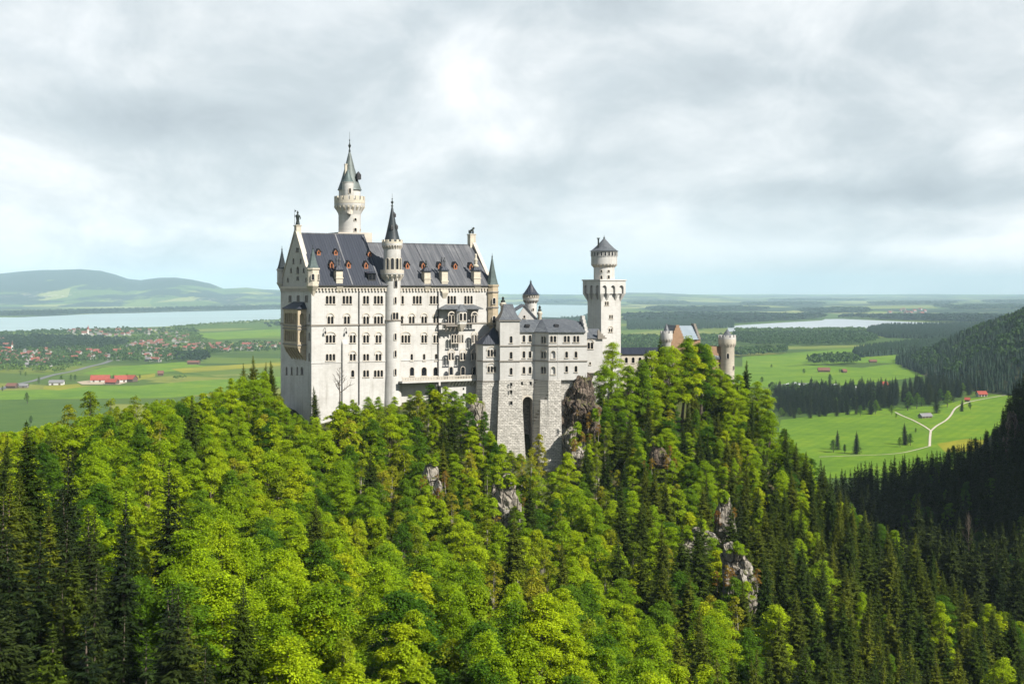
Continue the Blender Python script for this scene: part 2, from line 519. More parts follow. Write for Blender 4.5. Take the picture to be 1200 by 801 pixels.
def valley_mat():
    m, N = new_mat('valley_fields')
    tc = N.n('ShaderNodeTexCoord').outputs['Object']
    sp = N.n('ShaderNodeSeparateXYZ', ins={0: tc})
    X, Y = sp.outputs[0], sp.outputs[1]
    wn = N.n('ShaderNodeTexNoise', ins={'Vector': tc, 'Scale': 0.0011, 'Detail': 2.0})
    wv = N.n('ShaderNodeVectorMath', operation='SUBTRACT', ins={0: wn.outputs['Color'], 1: (0.5, 0.5, 0.5)}).outputs[0]
    W = N.n('ShaderNodeVectorMath', operation='ADD', ins={0: tc, 1: N.vmul(wv, (360, 360, 0))}).outputs[0]
    rot = N.n('ShaderNodeVectorRotate', rotation_type='Z_AXIS', ins={'Vector': W, 'Angle': 0.32}).outputs[0]
    vo = N.n('ShaderNodeTexVoronoi', distance='CHEBYCHEV', ins={'Vector': N.vmul(rot, (1 / 620.0, 1 / 250.0, 0)), 'Scale': 1.0, 'Randomness': 0.85})
    cell = N.n('ShaderNodeSeparateColor', ins={0: vo.outputs['Color']}).outputs[0]
    field = N.ramp(cell, [(0.0, (0.050, 0.095, 0.014)), (0.22, (0.075, 0.125, 0.016)), (0.42, (0.110, 0.165, 0.018)), (0.58, (0.060, 0.105, 0.018)), (0.76, (0.155, 0.190, 0.022)), (0.9, (0.20, 0.215, 0.035)), (1.0, (0.09, 0.14, 0.02))], 'CONSTANT')
    tex = N.noise(tc, 0.012, 7, 0.65)
    tex2 = N.noise(N.vmul(rot, (0.004, 0.03, 0)), 1.0, 4, 0.6)
    field = N.mix(N.smooth(tex, 0.42, 0.72, 0.0, 0.5), field, (0.085, 0.115, 0.016))
    field = N.mix(N.smooth(tex2, 0.5, 0.7, 0.0, 0.4), field, (0.05, 0.095, 0.012))
    # far woods: long dark patches between the fields, more of them with distance
    fz = N.noise(N.vmul(W, (0.00044, 0.00017, 0)), 1.0, 7, 0.6)
    fz2 = N.noise(N.vmul(tc, (0.0016, 0.0006, 0)), 1.0, 4, 0.6)
    far = N.smooth(Y, 4200, 9500, -0.22, 0.035)
    field = N.mix(N.smooth(Y, 5000, 9000, 0.0, 0.75), field, N.ramp(N.n('ShaderNodeSeparateColor', ins={0: N.n('ShaderNodeTexVoronoi', ins={'Vector': N.vmul(rot, (1 / 900.0, 1 / 1900.0, 0)), 'Scale': 1.0}).outputs['Color']}).outputs[0], [(0.0, (0.06, 0.11, 0.02)), (0.3, (0.16, 0.21, 0.04)), (0.6, (0.32, 0.33, 0.12)), (0.8, (0.10, 0.15, 0.025))], 'CONSTANT'))
    mask = N.smooth(N.m('ADD', N.m('ADD', fz, far), N.m('MULTIPLY', N.m('SUBTRACT', fz2, 0.5), 0.35)), 0.49, 0.53)
    wood = N.ramp(N.noise(tc, 0.02, 4, 0.7), [(0.3, (0.010, 0.024, 0.012)), (0.7, (0.024, 0.046, 0.018))])
    col = N.mix(mask, field, wood)
    # a few distant villages: pale speckle
    vs = N.noise(N.vmul(tc, (0.0005, 0.0009, 0)), 1.0, 2, 0.5)
    sp2 = N.noise(tc, 0.02, 2, 0.8)
    town = N.m('MULTIPLY', N.m('MULTIPLY', N.smooth(vs, 0.60, 0.68), N.smooth(sp2, 0.56, 0.62)), N.smooth(Y, 9000, 11000))
    col = N.mix(N.m('MULTIPLY', town, 0.8), col, (0.45, 0.38, 0.33))
    finish(N, col, 0.95, spec=0.1)
    return m


M_VALLEY = valley_mat()


def hill_mat():
    m, N = new_mat('hill_fields_and_woods')
    tc = N.n('ShaderNodeTexCoord').outputs['Object']
    z = N.n('ShaderNodeSeparateXYZ', ins={0: tc}).outputs[2]
    a = N.noise(N.vmul(tc, (0.0011, 0.0007, 0.002)), 1.0, 7, 0.62)
    vo = N.n('ShaderNodeTexVoronoi', ins={'Vector': N.vmul(tc, (0.0016, 0.0008, 0)), 'Scale': 1.0})
    cell = N.n('ShaderNodeSeparateColor', ins={0: vo.outputs['Color']}).outputs[1]
    field = N.ramp(cell, [(0.0, (0.07, 0.12, 0.02)), (0.4, (0.12, 0.17, 0.025)), (0.75, (0.22, 0.24, 0.06)), (1.0, (0.09, 0.14, 0.02))], 'CONSTANT')
    k = N.m('ADD', a, N.smooth(z, 60, 420, -0.05, 0.14))
    col = N.mix(N.smooth(k, 0.43, 0.48), field, (0.012, 0.026, 0.018))
    sp2 = N.noise(tc, 0.012, 2, 0.8)
    vs = N.noise(N.vmul(tc, (0.0007, 0.0004, 0)), 1.0, 2, 0.5)
    town = N.m('MULTIPLY', N.m('MULTIPLY', N.smooth(vs, 0.56, 0.64), N.smooth(sp2, 0.58, 0.63)), N.smooth(z, 250, 60))
    col = N.mix(N.m('MULTIPLY', town, 0.7), col, (0.5, 0.42, 0.38))
    finish(N, col, 0.95, spec=0.1)
    return m


M_HILL = hill_mat()


def water_mat(name, col):
    m, N = new_mat(name)
    tc = N.n('ShaderNodeTexCoord').outputs['Object']
    w = N.noise(N.vmul(tc, (0.004, 0.02, 0)), 1.0, 5, 0.6)
    w2 = N.noise(N.vmul(tc, (0.0005, 0.002, 0)), 1.0, 3, 0.6)
    c = N.mix(N.smooth(w2, 0.35, 0.65), tuple(v * 0.85 for v in col), col)
    finish(N, c, 0.28, w, 0.25, 2.0, spec=0.5)
    return m


M_LAKE = water_mat('milky_lake_water', (0.30, 0.42, 0.40))
M_LAKE2 = water_mat('pale_grey_lake_water', (0.42, 0.45, 0.46))
M_GRAVEL = plain('pale_gravel', (0.52, 0.46, 0.36), 0.95, var=0.2, scale=0.1)
M_ASPHALT = plain('grey_road_surface', (0.16, 0.16, 0.155), 0.9)
M_DIRT = plain('dry_yard_dirt', (0.42, 0.34, 0.23), 0.95)
M_REDROOF = plain('red_tiles', (0.30, 0.060, 0.038), 0.8, var=0.25, scale=0.15)
M_BROWNROOF = plain('brown_tiles', (0.17, 0.075, 0.05), 0.85, var=0.25, scale=0.15)
M_GREYTILE = plain('grey_tiles', (0.20, 0.19, 0.19), 0.85)
M_WHITE = plain('white_render', (0.56, 0.54, 0.50), 0.85, var=0.06)
M_VRED = plain('weathered_red_tiles', (0.23, 0.075, 0.052), 0.85, var=0.25, scale=0.15)
M_VWALL = plain('greyish_render', (0.34, 0.325, 0.30), 0.85, var=0.06)
M_WOOD = plain('weathered_wood', (0.10, 0.065, 0.045), 0.9, var=0.25)
M_GREYWOOD = plain('grey_weathered_wood', (0.20, 0.175, 0.15), 0.9, var=0.25)


def meadow_mat(name, a, b, c):
    m, N = new_mat(name)
    tc = N.n('ShaderNodeTexCoord').outputs['Object']
    n1 = N.m('ADD', N.m('MULTIPLY', N.noise(tc, 0.016, 8, 0.7), 0.6), N.m('MULTIPLY', N.noise(tc, 0.0035, 4, 0.6), 0.4))
    n2 = N.noise(N.vmul(tc, (0.02, 0.09, 0)), 1.0, 5, 0.6)
    col = N.ramp(n1, [(0.34, a), (0.52, b), (0.70, c)])
    col = N.mix(N.smooth(n2, 0.45, 0.7, 0.0, 0.55), col, a)
    wv = N.n('ShaderNodeTexWave', ins={'Vector': N.n('ShaderNodeVectorRotate', rotation_type='Z_AXIS', ins={'Vector': tc, 'Angle': 0.5}).outputs[0], 'Scale': 0.022, 'Distortion': 1.2, 'Detail': 2.0})
    col = N.mix(N.smooth(wv.outputs[1], 0.35, 0.65, 0.0, 0.22), col, a)
    n3 = N.noise(tc, 0.15, 4, 0.7)
    col = N.mix(N.smooth(n3, 0.5, 0.7, 0.0, 0.35), col, tuple(v * 0.6 for v in a))
    finish(N, col, 0.95, spec=0.1)
    return m


M_MEADOW = meadow_mat('lush_meadow', (0.070, 0.150, 0.010), (0.140, 0.240, 0.012), (0.240, 0.290, 0.016))
M_YELLOW = meadow_mat('dandelion_meadow', (0.15, 0.175, 0.014), (0.26, 0.25, 0.018), (0.36, 0.31, 0.02))
M_SHADEFIELD = meadow_mat('dark_shaded_pasture', (0.050, 0.100, 0.014), (0.072, 0.130, 0.016), (0.105, 0.155, 0.018))  # darker grass tone with cloud shadow painted into its colour
M_PALEFIELD = meadow_mat('mown_hayfield', (0.13, 0.17, 0.03), (0.19, 0.215, 0.04), (0.25, 0.255, 0.06))
# ------------------------------------------------------------------ valley floor, hills, lakes
def poly_sheet(name, pts, z, mat, kind='structure', label=None, sub=1):
    """flat sheet over the valley whose corners the photo shows at the given columns and rows"""
    me = bpy.data.meshes.new(name)
    v = [flat(px, py, 0) for px, py in pts]
    bm = bmesh.new()
    vs = [bm.verts.new((p.x, p.y, z)) for p in v]
    f = bm.faces.new(vs)
    bmesh.ops.triangulate(bm, faces=[f])
    bmesh.ops.recalc_face_normals(bm, faces=bm.faces)
    bm.normal_update()
    for f in bm.faces:
        if f.normal.z < 0:
            f.normal_flip()
    bm.to_mesh(me)
    bm.free()
    me.materials.append(mat)
    o = bpy.data.objects.new(name, me)
    link(o)
    return tag(o, label, kind=kind)


m = MB()
v, f = [], []
nx_, ny_ = 40, 60
xs = np.linspace(-30000, 30000, nx_)
ys = np.concatenate([np.linspace(-3000, 12000, 40), np.linspace(13000, 60000, 20)])
for yy in ys:
    for xx in xs:
        v.append((xx, yy, 0.0))
for j in range(ny_ - 1):
    for i in range(nx_ - 1):
        f.append((j * nx_ + i, j * nx_ + i + 1, (j + 1) * nx_ + i + 1, (j + 1) * nx_ + i))
m.add(v, f)
tag(m.build('valley_ground', M_VALLEY), 'flat green valley of fields and woods reaching the horizon', kind='structure')

tag(poly_sheet('lake', [(-120, 391), (0, 388), (40, 387.3), (65, 386.6), (110, 384.6), (160, 383.6), (193, 382.6), (215, 381), (240, 379.2), (280, 377), (325, 374), (420, 372.5), (560, 372), (640, 371.5), (668, 372.5), (684, 369), (700, 362), (690, 357.5), (640, 357), (560, 357.5), (450, 359), (330, 362.3), (290, 363.4), (240, 364.6), (200, 365.4), (158, 366.8), (110, 367.6), (60, 370.2), (20, 371.8), (0, 371.6), (-120, 374)], 0.5, M_LAKE), 'milky turquoise lake behind the village')
tag(poly_sheet('lake', [(853, 388.5), (900, 388.2), (931, 388), (965, 387.2), (1000, 387.4), (1010, 386.4), (1018, 383.2), (1060, 381.8), (1123, 380.7), (1146, 380), (1143, 379.3), (1100, 378), (1058, 376.7), (1010, 374.6), (985, 373.6), (967, 373.8), (963, 375.4), (915, 378), (890, 379.6), (866, 381), (853, 383)], 0.5, M_LAKE2), 'pale grey lake beyond the right-hand meadows')

# fields whose shape the photo shows
FIELDS = [
    (M_SHADEFIELD, [(-60, 470), (60, 468), (120, 470), (160, 500), (120, 520), (-60, 530)]),  # cloud shadow lying on the grass, drawn as a darker patch
    (M_MEADOW, [(-40, 459), (60, 456), (110, 452), (160, 452), (230, 446), (330, 441), (330, 452), (200, 466), (60, 467.5), (-40, 469)]),
    (M_YELLOW, [(52, 452.5), (92, 449.5), (98, 453), (70, 457), (50, 456.5)]),
    (M_YELLOW, [(150, 441.5), (182, 437.5), (182, 441), (160, 446)]),
    (M_MEADOW, [(120, 431), (215, 424), (245, 430), (180, 437.5), (130, 440.5), (95, 438)]),
    (M_YELLOW, [(200, 432), (330, 424), (330, 428.5), (215, 437)]),
    (M_PALEFIELD, [(245, 439.5), (300, 437), (300, 439), (255, 441.5)]),
    (M_SHADEFIELD, [(120, 429.5), (215, 436.2), (235, 438), (240, 439.5), (180, 437), (110, 432)]),
    (M_SHADEFIELD, [(200, 384), (250, 380), (330, 376), (330, 391), (250, 396.5), (200, 392)]),
    (M_PALEFIELD, [(215, 386), (270, 384.5), (300, 385), (262, 387.5), (225, 388.5)]),
    (M_MEADOW, [(215, 391.5), (330, 385), (330, 394), (255, 398)]),
    (M_MEADOW, [(870, 418), (985, 409), (1090, 408), (1120, 412), (1085, 426), (1000, 425), (930, 428), (870, 432)]),
    (M_YELLOW, [(985, 435), (1040, 430), (1092, 424.5), (1092, 432), (1040, 438), (990, 440)]),
    (M_MEADOW, [(860, 430), (960, 428), (1010, 431), (1085, 421), (1090, 440), (1010, 450), (920, 455), (860, 452)]),
    (M_PALEFIELD, [(872, 407.8), (960, 405), (1040, 403.5), (1040, 405), (960, 408), (880, 410.5)]),
    (M_PALEFIELD, [(900, 395), (960, 393), (975, 396), (930, 399), (895, 398)]),
    (M_MEADOW, [(915, 492), (960, 486), (1040, 477), (1100, 476), (1130, 468), (1200, 458), (1260, 470), (1240, 560), (1100, 560), (960, 560), (905, 545)]),
    (M_YELLOW, [(1098, 520), (1132, 514), (1160, 516), (1150, 528), (1108, 530)]),
    (M_PALEFIELD, [(800, 358), (900, 357.5), (930, 360), (830, 361)]),
    (M_PALEFIELD, [(960, 359), (1090, 357.5), (1100, 361), (1000, 362)]),
    (M_PALEFIELD, [(1010, 368), (1100, 366.5), (1130, 370), (1040, 371)]),
    (M_PALEFIELD, [(1130, 351.5), (1230, 351), (1230, 352.5), (1140, 353)]),
    (M_PALEFIELD, [(680, 372.5), (760, 368), (800, 369), (740, 375)]),
    (M_PALEFIELD, [(735, 391), (770, 387), (830, 388), (800, 393), (740, 396)]),
]
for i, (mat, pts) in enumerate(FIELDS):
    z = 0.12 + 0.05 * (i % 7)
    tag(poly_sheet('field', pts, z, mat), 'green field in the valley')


def strip(name, pts, w, z, mat, label):
    """path or road along photo points, width in metres"""
    P = [flat(px, py) for px, py in pts]
    # smooth
    Q = []
    for i in range(len(P) - 1):
        p0, p1, p2, p3 = P[max(i - 1, 0)], P[i], P[i + 1], P[min(i + 2, len(P) - 1)]
        for k in range(5):
            t = k / 5
            Q.append(0.5 * ((2 * p1) + (p2 - p0) * t + (2 * p0 - 5 * p1 + 4 * p2 - p3) * t * t + (3 * p1 - p0 - 3 * p2 + p3) * t ** 3))
    Q.append(P[-1])
    m = MB()
    v = []
    for i, p in enumerate(Q):
        d = (Q[min(i + 1, len(Q) - 1)] - Q[max(i - 1, 0)]).normalized()
        n = Vector((-d.y, d.x, 0)) * w / 2
        v += [(p.x + n.x, p.y + n.y, z), (p.x - n.x, p.y - n.y, z)]
    m.add(v, [(2 * i, 2 * i + 1, 2 * i + 3, 2 * i + 2) for i in range(len(Q) - 1)])
    return tag(m.build(name, mat), label, kind='structure')


strip('gravel_path', [(1089.5, 523), (1090, 512), (1091, 504)], 2.8, 0.62, M_GRAVEL, 'pale gravel path in the meadow')
strip('gravel_path', [(1091, 505), (1083, 499.5), (1070, 492.5), (1058, 487.5), (1049, 483)], 2.5, 0.58, M_GRAVEL, 'pale gravel path in the meadow')
strip('gravel_path', [(1091, 505), (1098, 499), (1108, 493), (1114, 487), (1117, 482), (1121, 477.5), (1131, 472.5), (1145, 469), (1170, 464.5), (1185, 462)], 2.8, 0.66, M_GRAVEL, 'pale gravel path in the meadow')
strip('gravel_path', [(960, 535.5), (1000, 534), (1030, 533), (1055, 531), (1072, 527.5), (1089, 523)], 1.7, 0.54, M_GRAVEL, 'pale gravel path in the meadow')
strip('road', [(0, 456.5), (14, 451.5), (40, 446), (62, 439.5), (85, 435), (105, 429.5), (122, 425.5), (130, 422)], 14, 0.6, M_ASPHALT, 'grey country road between the fields')
poly_sheet('farm_yard', [(90, 447.5), (104, 445.8), (150, 448), (140, 450.5), (96, 450.5)], 0.6, M_DIRT, label='bare dirt yard in front of the red barns')

# hills on the horizon
def hills(name, px0, px1, d0, d1, ridge, seed, mat, nd=46, npx=240, cut=0.0):
    """rolling ground: ridge(px) = row of the skyline; built as real ground between d0 and d1"""
    v, f = [], []
    for j in range(nd):
        t = j / (nd - 1)
        d = d0 + (d1 - d0) * t
        for i in range(npx):
            px = px0 + (px1 - px0) * i / (npx - 1)
            x = (px - 600) / FPX * d
            s = math.sin(min(t / 0.62, 1.0) * math.pi / 2) ** 1.35 if t < 0.62 else math.cos((t - 0.62) / 0.38 * math.pi / 2) ** 0.8 if t < 1 else 0
            dc = d0 + (d1 - d0) * 0.62
            top = CZ - (interp(px, ridge) - HOR) / FPX * dc
            n1 = mnoise.fractal(Vector((x / 2600 + seed, d / 2600, seed)), 1.0, 2.1, 5)
            edge = max(0.0, min(1.0, (px - px0) / 60, (px1 - px) / 60))
            h = max(top, 0) * s * edge + n1 * 26 * min(1, s * 1.6) * (1 if top > 0 else 0) * edge
            v.append((x, d, h - 4 * (1 - min(1, s * 8))))
    for j in range(nd - 1):
        for i in range(npx - 1):
            f.append((j * npx + i, j * npx + i + 1, (j + 1) * npx + i + 1, (j + 1) * npx + i))
    m = MB()
    m.add(v, f)
    o = m.build(name, mat, smooth=60)
    return tag(o, kind='structure')


hills('hills', -160, 420, 14500, 26000, [(-160, 326), (0, 321.5), (25, 319), (50, 317.5), (95, 316.5), (118, 318), (135, 322), (150, 327), (165, 328.5), (185, 325.5), (205, 324.5), (225, 327), (245, 331), (262, 337.5), (275, 337), (288, 336.5), (310, 339), (420, 342)], 1.3, M_HILL)
hills('hills', 380, 900, 19000, 34000, [(380, 345), (560, 344.5), (640, 345), (700, 345.5), (735, 343.5), (770, 342.8), (800, 344), (840, 346.5), (900, 349)], 5.1, M_HILL)
hills('hills', 560, 1400, 27000, 46000, [(560, 346), (640, 345), (800, 346), (900, 345), (1000, 345.5), (1100, 344.5), (1200, 345), (1400, 344)], 9.7, M_HILL)

# ------------------------------------------------------------------ the near ground: castle rock, gorge, mountain side
CP = []


def G(px, py, d, dz=14.0):
    p = wpos(px, py, d)
    CP.append((p.x, p.y, p.z - dz))


def R(x, y, z):
    CP.append((x, y, z))


for a in ((-120, 800, 100), (-120, 640, 150), (-120, 515, 225), (0, 800, 105), (0, 650, 150), (0, 530, 225), (150, 800, 112), (150, 650, 170), (150, 530, 250), (150, 478, 300),
          (300, 800, 118), (300, 650, 192), (300, 545, 268), (300, 455, 328), (450, 800, 122), (450, 650, 215), (450, 560, 288),
          (600, 800, 132), (600, 700, 205), (600, 630, 275), (520, 620, 268),
          (700, 800, 150), (700, 700, 222), (700, 610, 290), (690, 545, 332),
          (850, 800, 188), (850, 700, 250), (850, 600, 325), (850, 510, 395), (780, 560, 345),
          (950, 800, 215), (950, 700, 282), (950, 600, 355), (945, 535, 420),
          (1050, 800, 235), (1050, 720, 300), (1050, 640, 365), (1200, 800, 255), (1200, 745, 295), (1130, 700, 315)):
    G(*a)
for a in ((350, 485, 345, 3), (450, 470, 352, 2), (530, 452, 360, 2), (440, 510, 330, 4), (500, 505, 335, 3), (555, 512, 346, 2), (575, 525, 346, 0), (600, 545, 346, 0), (630, 570, 346, 0), (652, 577, 346, 0), (560, 505, 357, 1), (578, 520, 357, 0), (600, 536, 357, 0), (630, 560, 357, 0), (652, 566, 357, 0), (690, 520, 362, 2), (720, 440, 420, 12), (770, 430, 428, 22), (830, 440, 445, 20), (850, 470, 450, 12), (800, 500, 400, 12), (880, 460, 445, 12), (740, 500, 375, 14)):
    G(*a)
for a in ((575, 545, 334, 4), (612, 580, 332, 4), (650, 588, 332, 4), (560, 560, 318, 16), (630, 600, 312, 16)):
    G(*a)
# behind the castle
for x, y, z in ((-75, 360, 152), (-40, 400, 152), (0, 400, 150), (-60, 420, 140), (10, 420, 146), (40, 430, 152), (70, 480, 150), (-90, 470, 95), (0, 500, 100), (60, 560, 90), (-100, 600, 25), (0, 640, 15), (110, 650, 40), (130, 540, 85),
                (-170, 390, 125), (-200, 330, 130), (-230, 480, 50), (-200, 620, 2), (-330, 400, 60), (-300, 300, 110), (-420, 500, -4), (-420, 250, 120), (-200, 120, 140), (-350, 80, 160), (-150, 30, 125), (-60, 40, 110), (0, 60, 104), (60, 60, 100), (130, 60, 110), (0, -60, 120),
                (-100, 800, -6), (100, 800, -6), (-350, 700, -8), (-350, 1000, -8), (0, 1000, -8), (250, 1100, -8)):
    R(x, y, z)
# the gorge and the shaded mountain side beyond it
for a in ((985, 565, 640, 12), (1020, 552, 640, 14), (1060, 545, 640, 14), (1100, 535, 640, 15), (1140, 518, 640, 16), (1168, 495, 640, 16), (1200, 432, 610, 16),
          (1200, 540, 530, 14), (1200, 640, 430, 14), (1130, 620, 500, 14), (1080, 600, 540, 14), (1150, 580, 540, 14), (1040, 590, 560, 14)):
    G(*a)
for x, y, z in ((150, 430, 72), (140, 480, 62), (150, 560, 55), (165, 760, 12), (165, 900, -6), (250, 760, 70), (300, 900, 50), (300, 1050, -6), (420, 1050, 20), (500, 1200, -8),
                (330, 600, 310), (330, 480, 300), (300, 380, 235), (250, 280, 165), (200, 200, 125), (180, 130, 115), (400, 330, 380), (450, 480, 480), (450, 620, 470), (430, 760, 250), (520, 880, 230), (620, 700, 480), (650, 450, 620), (600, 250, 560), (450, 150, 380), (300, 60, 200), (800, 600, 600), (800, 300, 560), (850, 900, 450), (800, 1150, 150), (300, -60, 210), (700, 0, 420)):
    R(x, y, z)
CPa = np.array(CP)


def tps_fit(P):
    n = len(P)
    S = 100.0
    q = P[:, :2] / S
    d = np.linalg.norm(q[:, None] - q[None], axis=2)
    K = np.where(d > 0, d * d * np.log(np.maximum(d, 1e-9)), 0) + np.eye(n) * 0.02
    A = np.zeros((n + 3, n + 3))
    A[:n, :n] = K
    A[:n, n] = 1
    A[:n, n + 1:] = q
    A[n:, :n] = A[:n, n:].T
    b = np.zeros(n + 3)
    b[:n] = P[:, 2]
    return q, np.linalg.solve(A, b), S


TPS = tps_fit(CPa)


def ground_raw(xy):
    q, w, S = TPS
    p = np.atleast_2d(xy) / S
    d = np.linalg.norm(p[:, None] - q[None], axis=2)
    K = np.where(d > 0, d * d * np.log(np.maximum(d, 1e-9)), 0)
    n = len(q)
    return K @ w[:n] + w[n] + p @ w[n + 1:]


GX0, GX1, GY0, GY1, GST = -440, 860, -90, 1240, 5.0
gx = np.arange(GX0, GX1 + 1, GST)
gy = np.arange(GY0, GY1 + 1, GST)
gz = np.zeros((len(gy), len(gx)))
for j, yy in enumerate(gy):
    gz[j] = ground_raw(np.stack([gx, np.full(len(gx), yy)], axis=1))
for j, yy in enumerate(gy):
    for i, xx in enumerate(gx):
        n1 = mnoise.fractal(Vector((xx / 60, yy / 60, 3.3)), 1.0, 2.0, 4)
        k = min(1, max(0, gz[j, i] / 30))
        gz[j, i] += n1 * 4.5 * k
# the castle stands on a levelled top
gz = np.maximum(gz, -9.0)
# sink the rim so that the sheet dives under the valley floor
GZ = gz


def ground(x, y):
    fx, fy = (x - GX0) / GST, (y - GY0) / GST
    i, j = int(min(max(fx, 0), len(gx) - 2)), int(min(max(fy, 0), len(gy) - 2))
    a, b = min(max(fx - i, 0), 1), min(max(fy - j, 0), 1)
    return float((GZ[j, i] * (1 - a) + GZ[j, i + 1] * a) * (1 - b) + (GZ[j + 1, i] * (1 - a) + GZ[j + 1, i + 1] * a) * b)


nx_, ny_ = len(gx), len(gy)
v = [(gx[i], gy[j], GZ[j, i]) for j in range(ny_) for i in range(nx_)]
f = [(j * nx_ + i, j * nx_ + i + 1, (j + 1) * nx_ + i + 1, (j + 1) * nx_ + i) for j in range(ny_ - 1) for i in range(nx_ - 1)]
m = MB()
m.add(v, f)
tag(m.build('terrain', M_FLOOR, smooth=70), 'wooded castle ridge, gorge and steep mountain side', kind='structure')

def foot_h(x, y):
    t = max(0.0, x - (838 + 0.16 * max(0, y - 2500) + 0.25 * max(0, 2400 - y)))
    h = 0.50 * t * max(0.0, 1 - abs((y - 2750) / 720) ** 3.0)
    return h + mnoise.fractal(Vector((x / 160, y / 160, 1.1)), 1.0, 2.0, 4) * 12 * min(1, h / 40) - 3


# wooded foot of the mountain further down the valley (right edge of the photo)
v, f = [], []
n1, n2 = 60, 60
for j in range(n2):
    for i in range(n1):
        x = 760 + 1400 * i / (n1 - 1)
        y = 2050 + 1700 * j / (n2 - 1)
        v.append((x, y, foot_h(x, y)))
for j in range(n2 - 1):
    for i in range(n1 - 1):
        f.append((j * n1 + i, j * n1 + i + 1, (j + 1) * n1 + i + 1, (j + 1) * n1 + i))
m = MB()
m.add(v, f)
tag(m.build('mountain_foot', M_FLOOR, smooth=70), 'wooded foot of the mountain beside the meadows', kind='structure')
# ------------------------------------------------------------------ the castle
class Frame:
    """local frame of a building: u along its front, v into the building, z up from zb"""
    def __init__(s, px, d, deg, zb):
        s.x0, s.y0, s.zb = (px - 600) / FPX * d, d, zb
        s.c, s.s, s.rz = math.cos(rad(deg)), math.sin(rad(deg)), rad(deg)

    def u(s, px, v=0.0):
        k = (px - 600) / FPX
        return (k * (s.y0 + v * s.c) - s.x0 + v * s.s) / (s.c - k * s.s)

    def vv(s, px, u=0.0):
        k = (px - 600) / FPX
        return (s.x0 + u * s.c - k * (s.y0 + u * s.s)) / (s.s + k * s.c)

    def depth(s, u, v):
        return s.y0 + u * s.s + v * s.c

    def z(s, py, u=0.0, v=0.0):
        return CZ - (py - HOR) / FPX * s.depth(u, v) - s.zb

    def mpp(s, u=0.0, v=0.0):
        return s.depth(u, v) / FPX

    def root(s, name):
        return empty(name, (s.x0, s.y0, s.zb), s.rz)


def arch_poly(c, w, z0, z1, rnd=True, n=8):
    """outline of an opening centred on c"""
    if not rnd:
        return [(c - w / 2, z0), (c + w / 2, z0), (c + w / 2, z1), (c - w / 2, z1)]
    r = w / 2
    pts = [(c - r, z0), (c + r, z0)]
    for i in range(n + 1):
        a = math.pi * i / n
        pts.append((c + r * math.cos(a), z1 - r + r * math.sin(a)))
    return pts


class Facade:
    """a wall plane: carries windows with real reveals. fn(p, q, t): p along, q up, t into the wall"""
    def __init__(s, root, fn, trim, deep=0.5):
        s.root, s.fn, s.trim, s.deep = root, fn, trim, deep
        s.cut = MB()

    def window(s, c, z0, z1, n=1, lw=0.62, gap=0.24, rnd=True, hood=False, sill=True, name='window', pane=True, mat=None):
        tot = n * lw + (n - 1) * gap
        w = MB()
        g = MB()
        for i in range(n):
            x = c - tot / 2 + lw / 2 + i * (lw + gap)
            s.cut.slab(arch_poly(x, lw, z0, z1, rnd), s.fn, -0.6, s.deep)
            gz = arch_poly(x, lw + 0.06, z0 - 0.03, z1 + 0.03, rnd)
            g.slab(gz, s.fn, s.deep - 0.10, s.deep + 0.05)
            # glazing bars
        # one connected surround: sill, jamb strips, arch band
        b = 0.13
        for i in range(n):
            x = c - tot / 2 + lw / 2 + i * (lw + gap)
            out, inn = arch_poly(x, lw + 2 * b * 0.85, z0, z1 + b, rnd), arch_poly(x, lw, z0, z1, rnd)
            m = len(out)
            ring = []
            for k in range(1, m + 1):
                k2 = k % m
                ring.append((out[k2], inn[k2]))
            rings = [[s.fn(o[0], o[1], -0.05), s.fn(q[0], q[1], -0.05), s.fn(q[0], q[1], 0.12), s.fn(o[0], o[1], 0.12)] for o, q in ring]
            w.loft(rings)
        if sill:
            w.slab([(c - tot / 2 - 0.2, z0 - 0.2), (c + tot / 2 + 0.2, z0 - 0.2), (c + tot / 2 + 0.2, z0 + 0.0), (c - tot / 2 - 0.2, z0 + 0.0)], s.fn, -0.2, 0.1)
        if hood:
            r0, r1 = tot / 2 + 0.12, tot / 2 + 0.36
            zc = z1 - (lw / 2 if n == 1 else 0.25)
            h = min(1.0, (0.55 + lw * 0.5) / r0 * 1.15) if n > 1 else 1.0
            k = 12
            rings = []
            for i in range(k + 1):
                a = math.pi * i / k
                ca, sa = math.cos(a), math.sin(a) * h
                p, q = (c + r1 * ca, zc + (r1 + 0.1) * sa), (c + r0 * ca, zc + r0 * sa)
                rings.append([s.fn(*p, -0.17), s.fn(*q, -0.17), s.fn(*q, 0.1), s.fn(*p, 0.1)])
            w.loft(rings)
        o = w.build(name, s.trim, s.root)
        if pane:
            g.build('pane', mat or M_GLASS, o)
        return o


def spire(name, parent, cx, cy_, z0, z1, r, mat, n=16, flare=1.12, finial=0.0, fmat=None):
    h = z1 - z0
    m = MB()
    m.lathe(cx, cy_, [(r * flare, z0), (r * 0.98, z0 + h * 0.06), (r * 0.78, z0 + h * 0.22), (r * 0.42, z0 + h * 0.58), (r * 0.10, z0 + h * 0.96), (0.03, z1)], n)
    o = m.build(name, mat, parent, smooth=40 if n > 8 else None)
    if finial:
        f = MB()
        f.lathe(cx, cy_, [(0.10, z1 - 0.4), (0.34, z1 - 0.1), (0.12, z1 + finial * 0.14), (0.3, z1 + finial * 0.22), (0.42, z1 + finial * 0.30), (0.16, z1 + finial * 0.38), (0.07, z1 + finial * 0.5), (0.2, z1 + finial * 0.56), (0.05, z1 + finial * 0.62), (0.03, z1 + finial)], 10)
        f.build('finial', fmat or M_BRONZE, o, smooth=40)
    return o


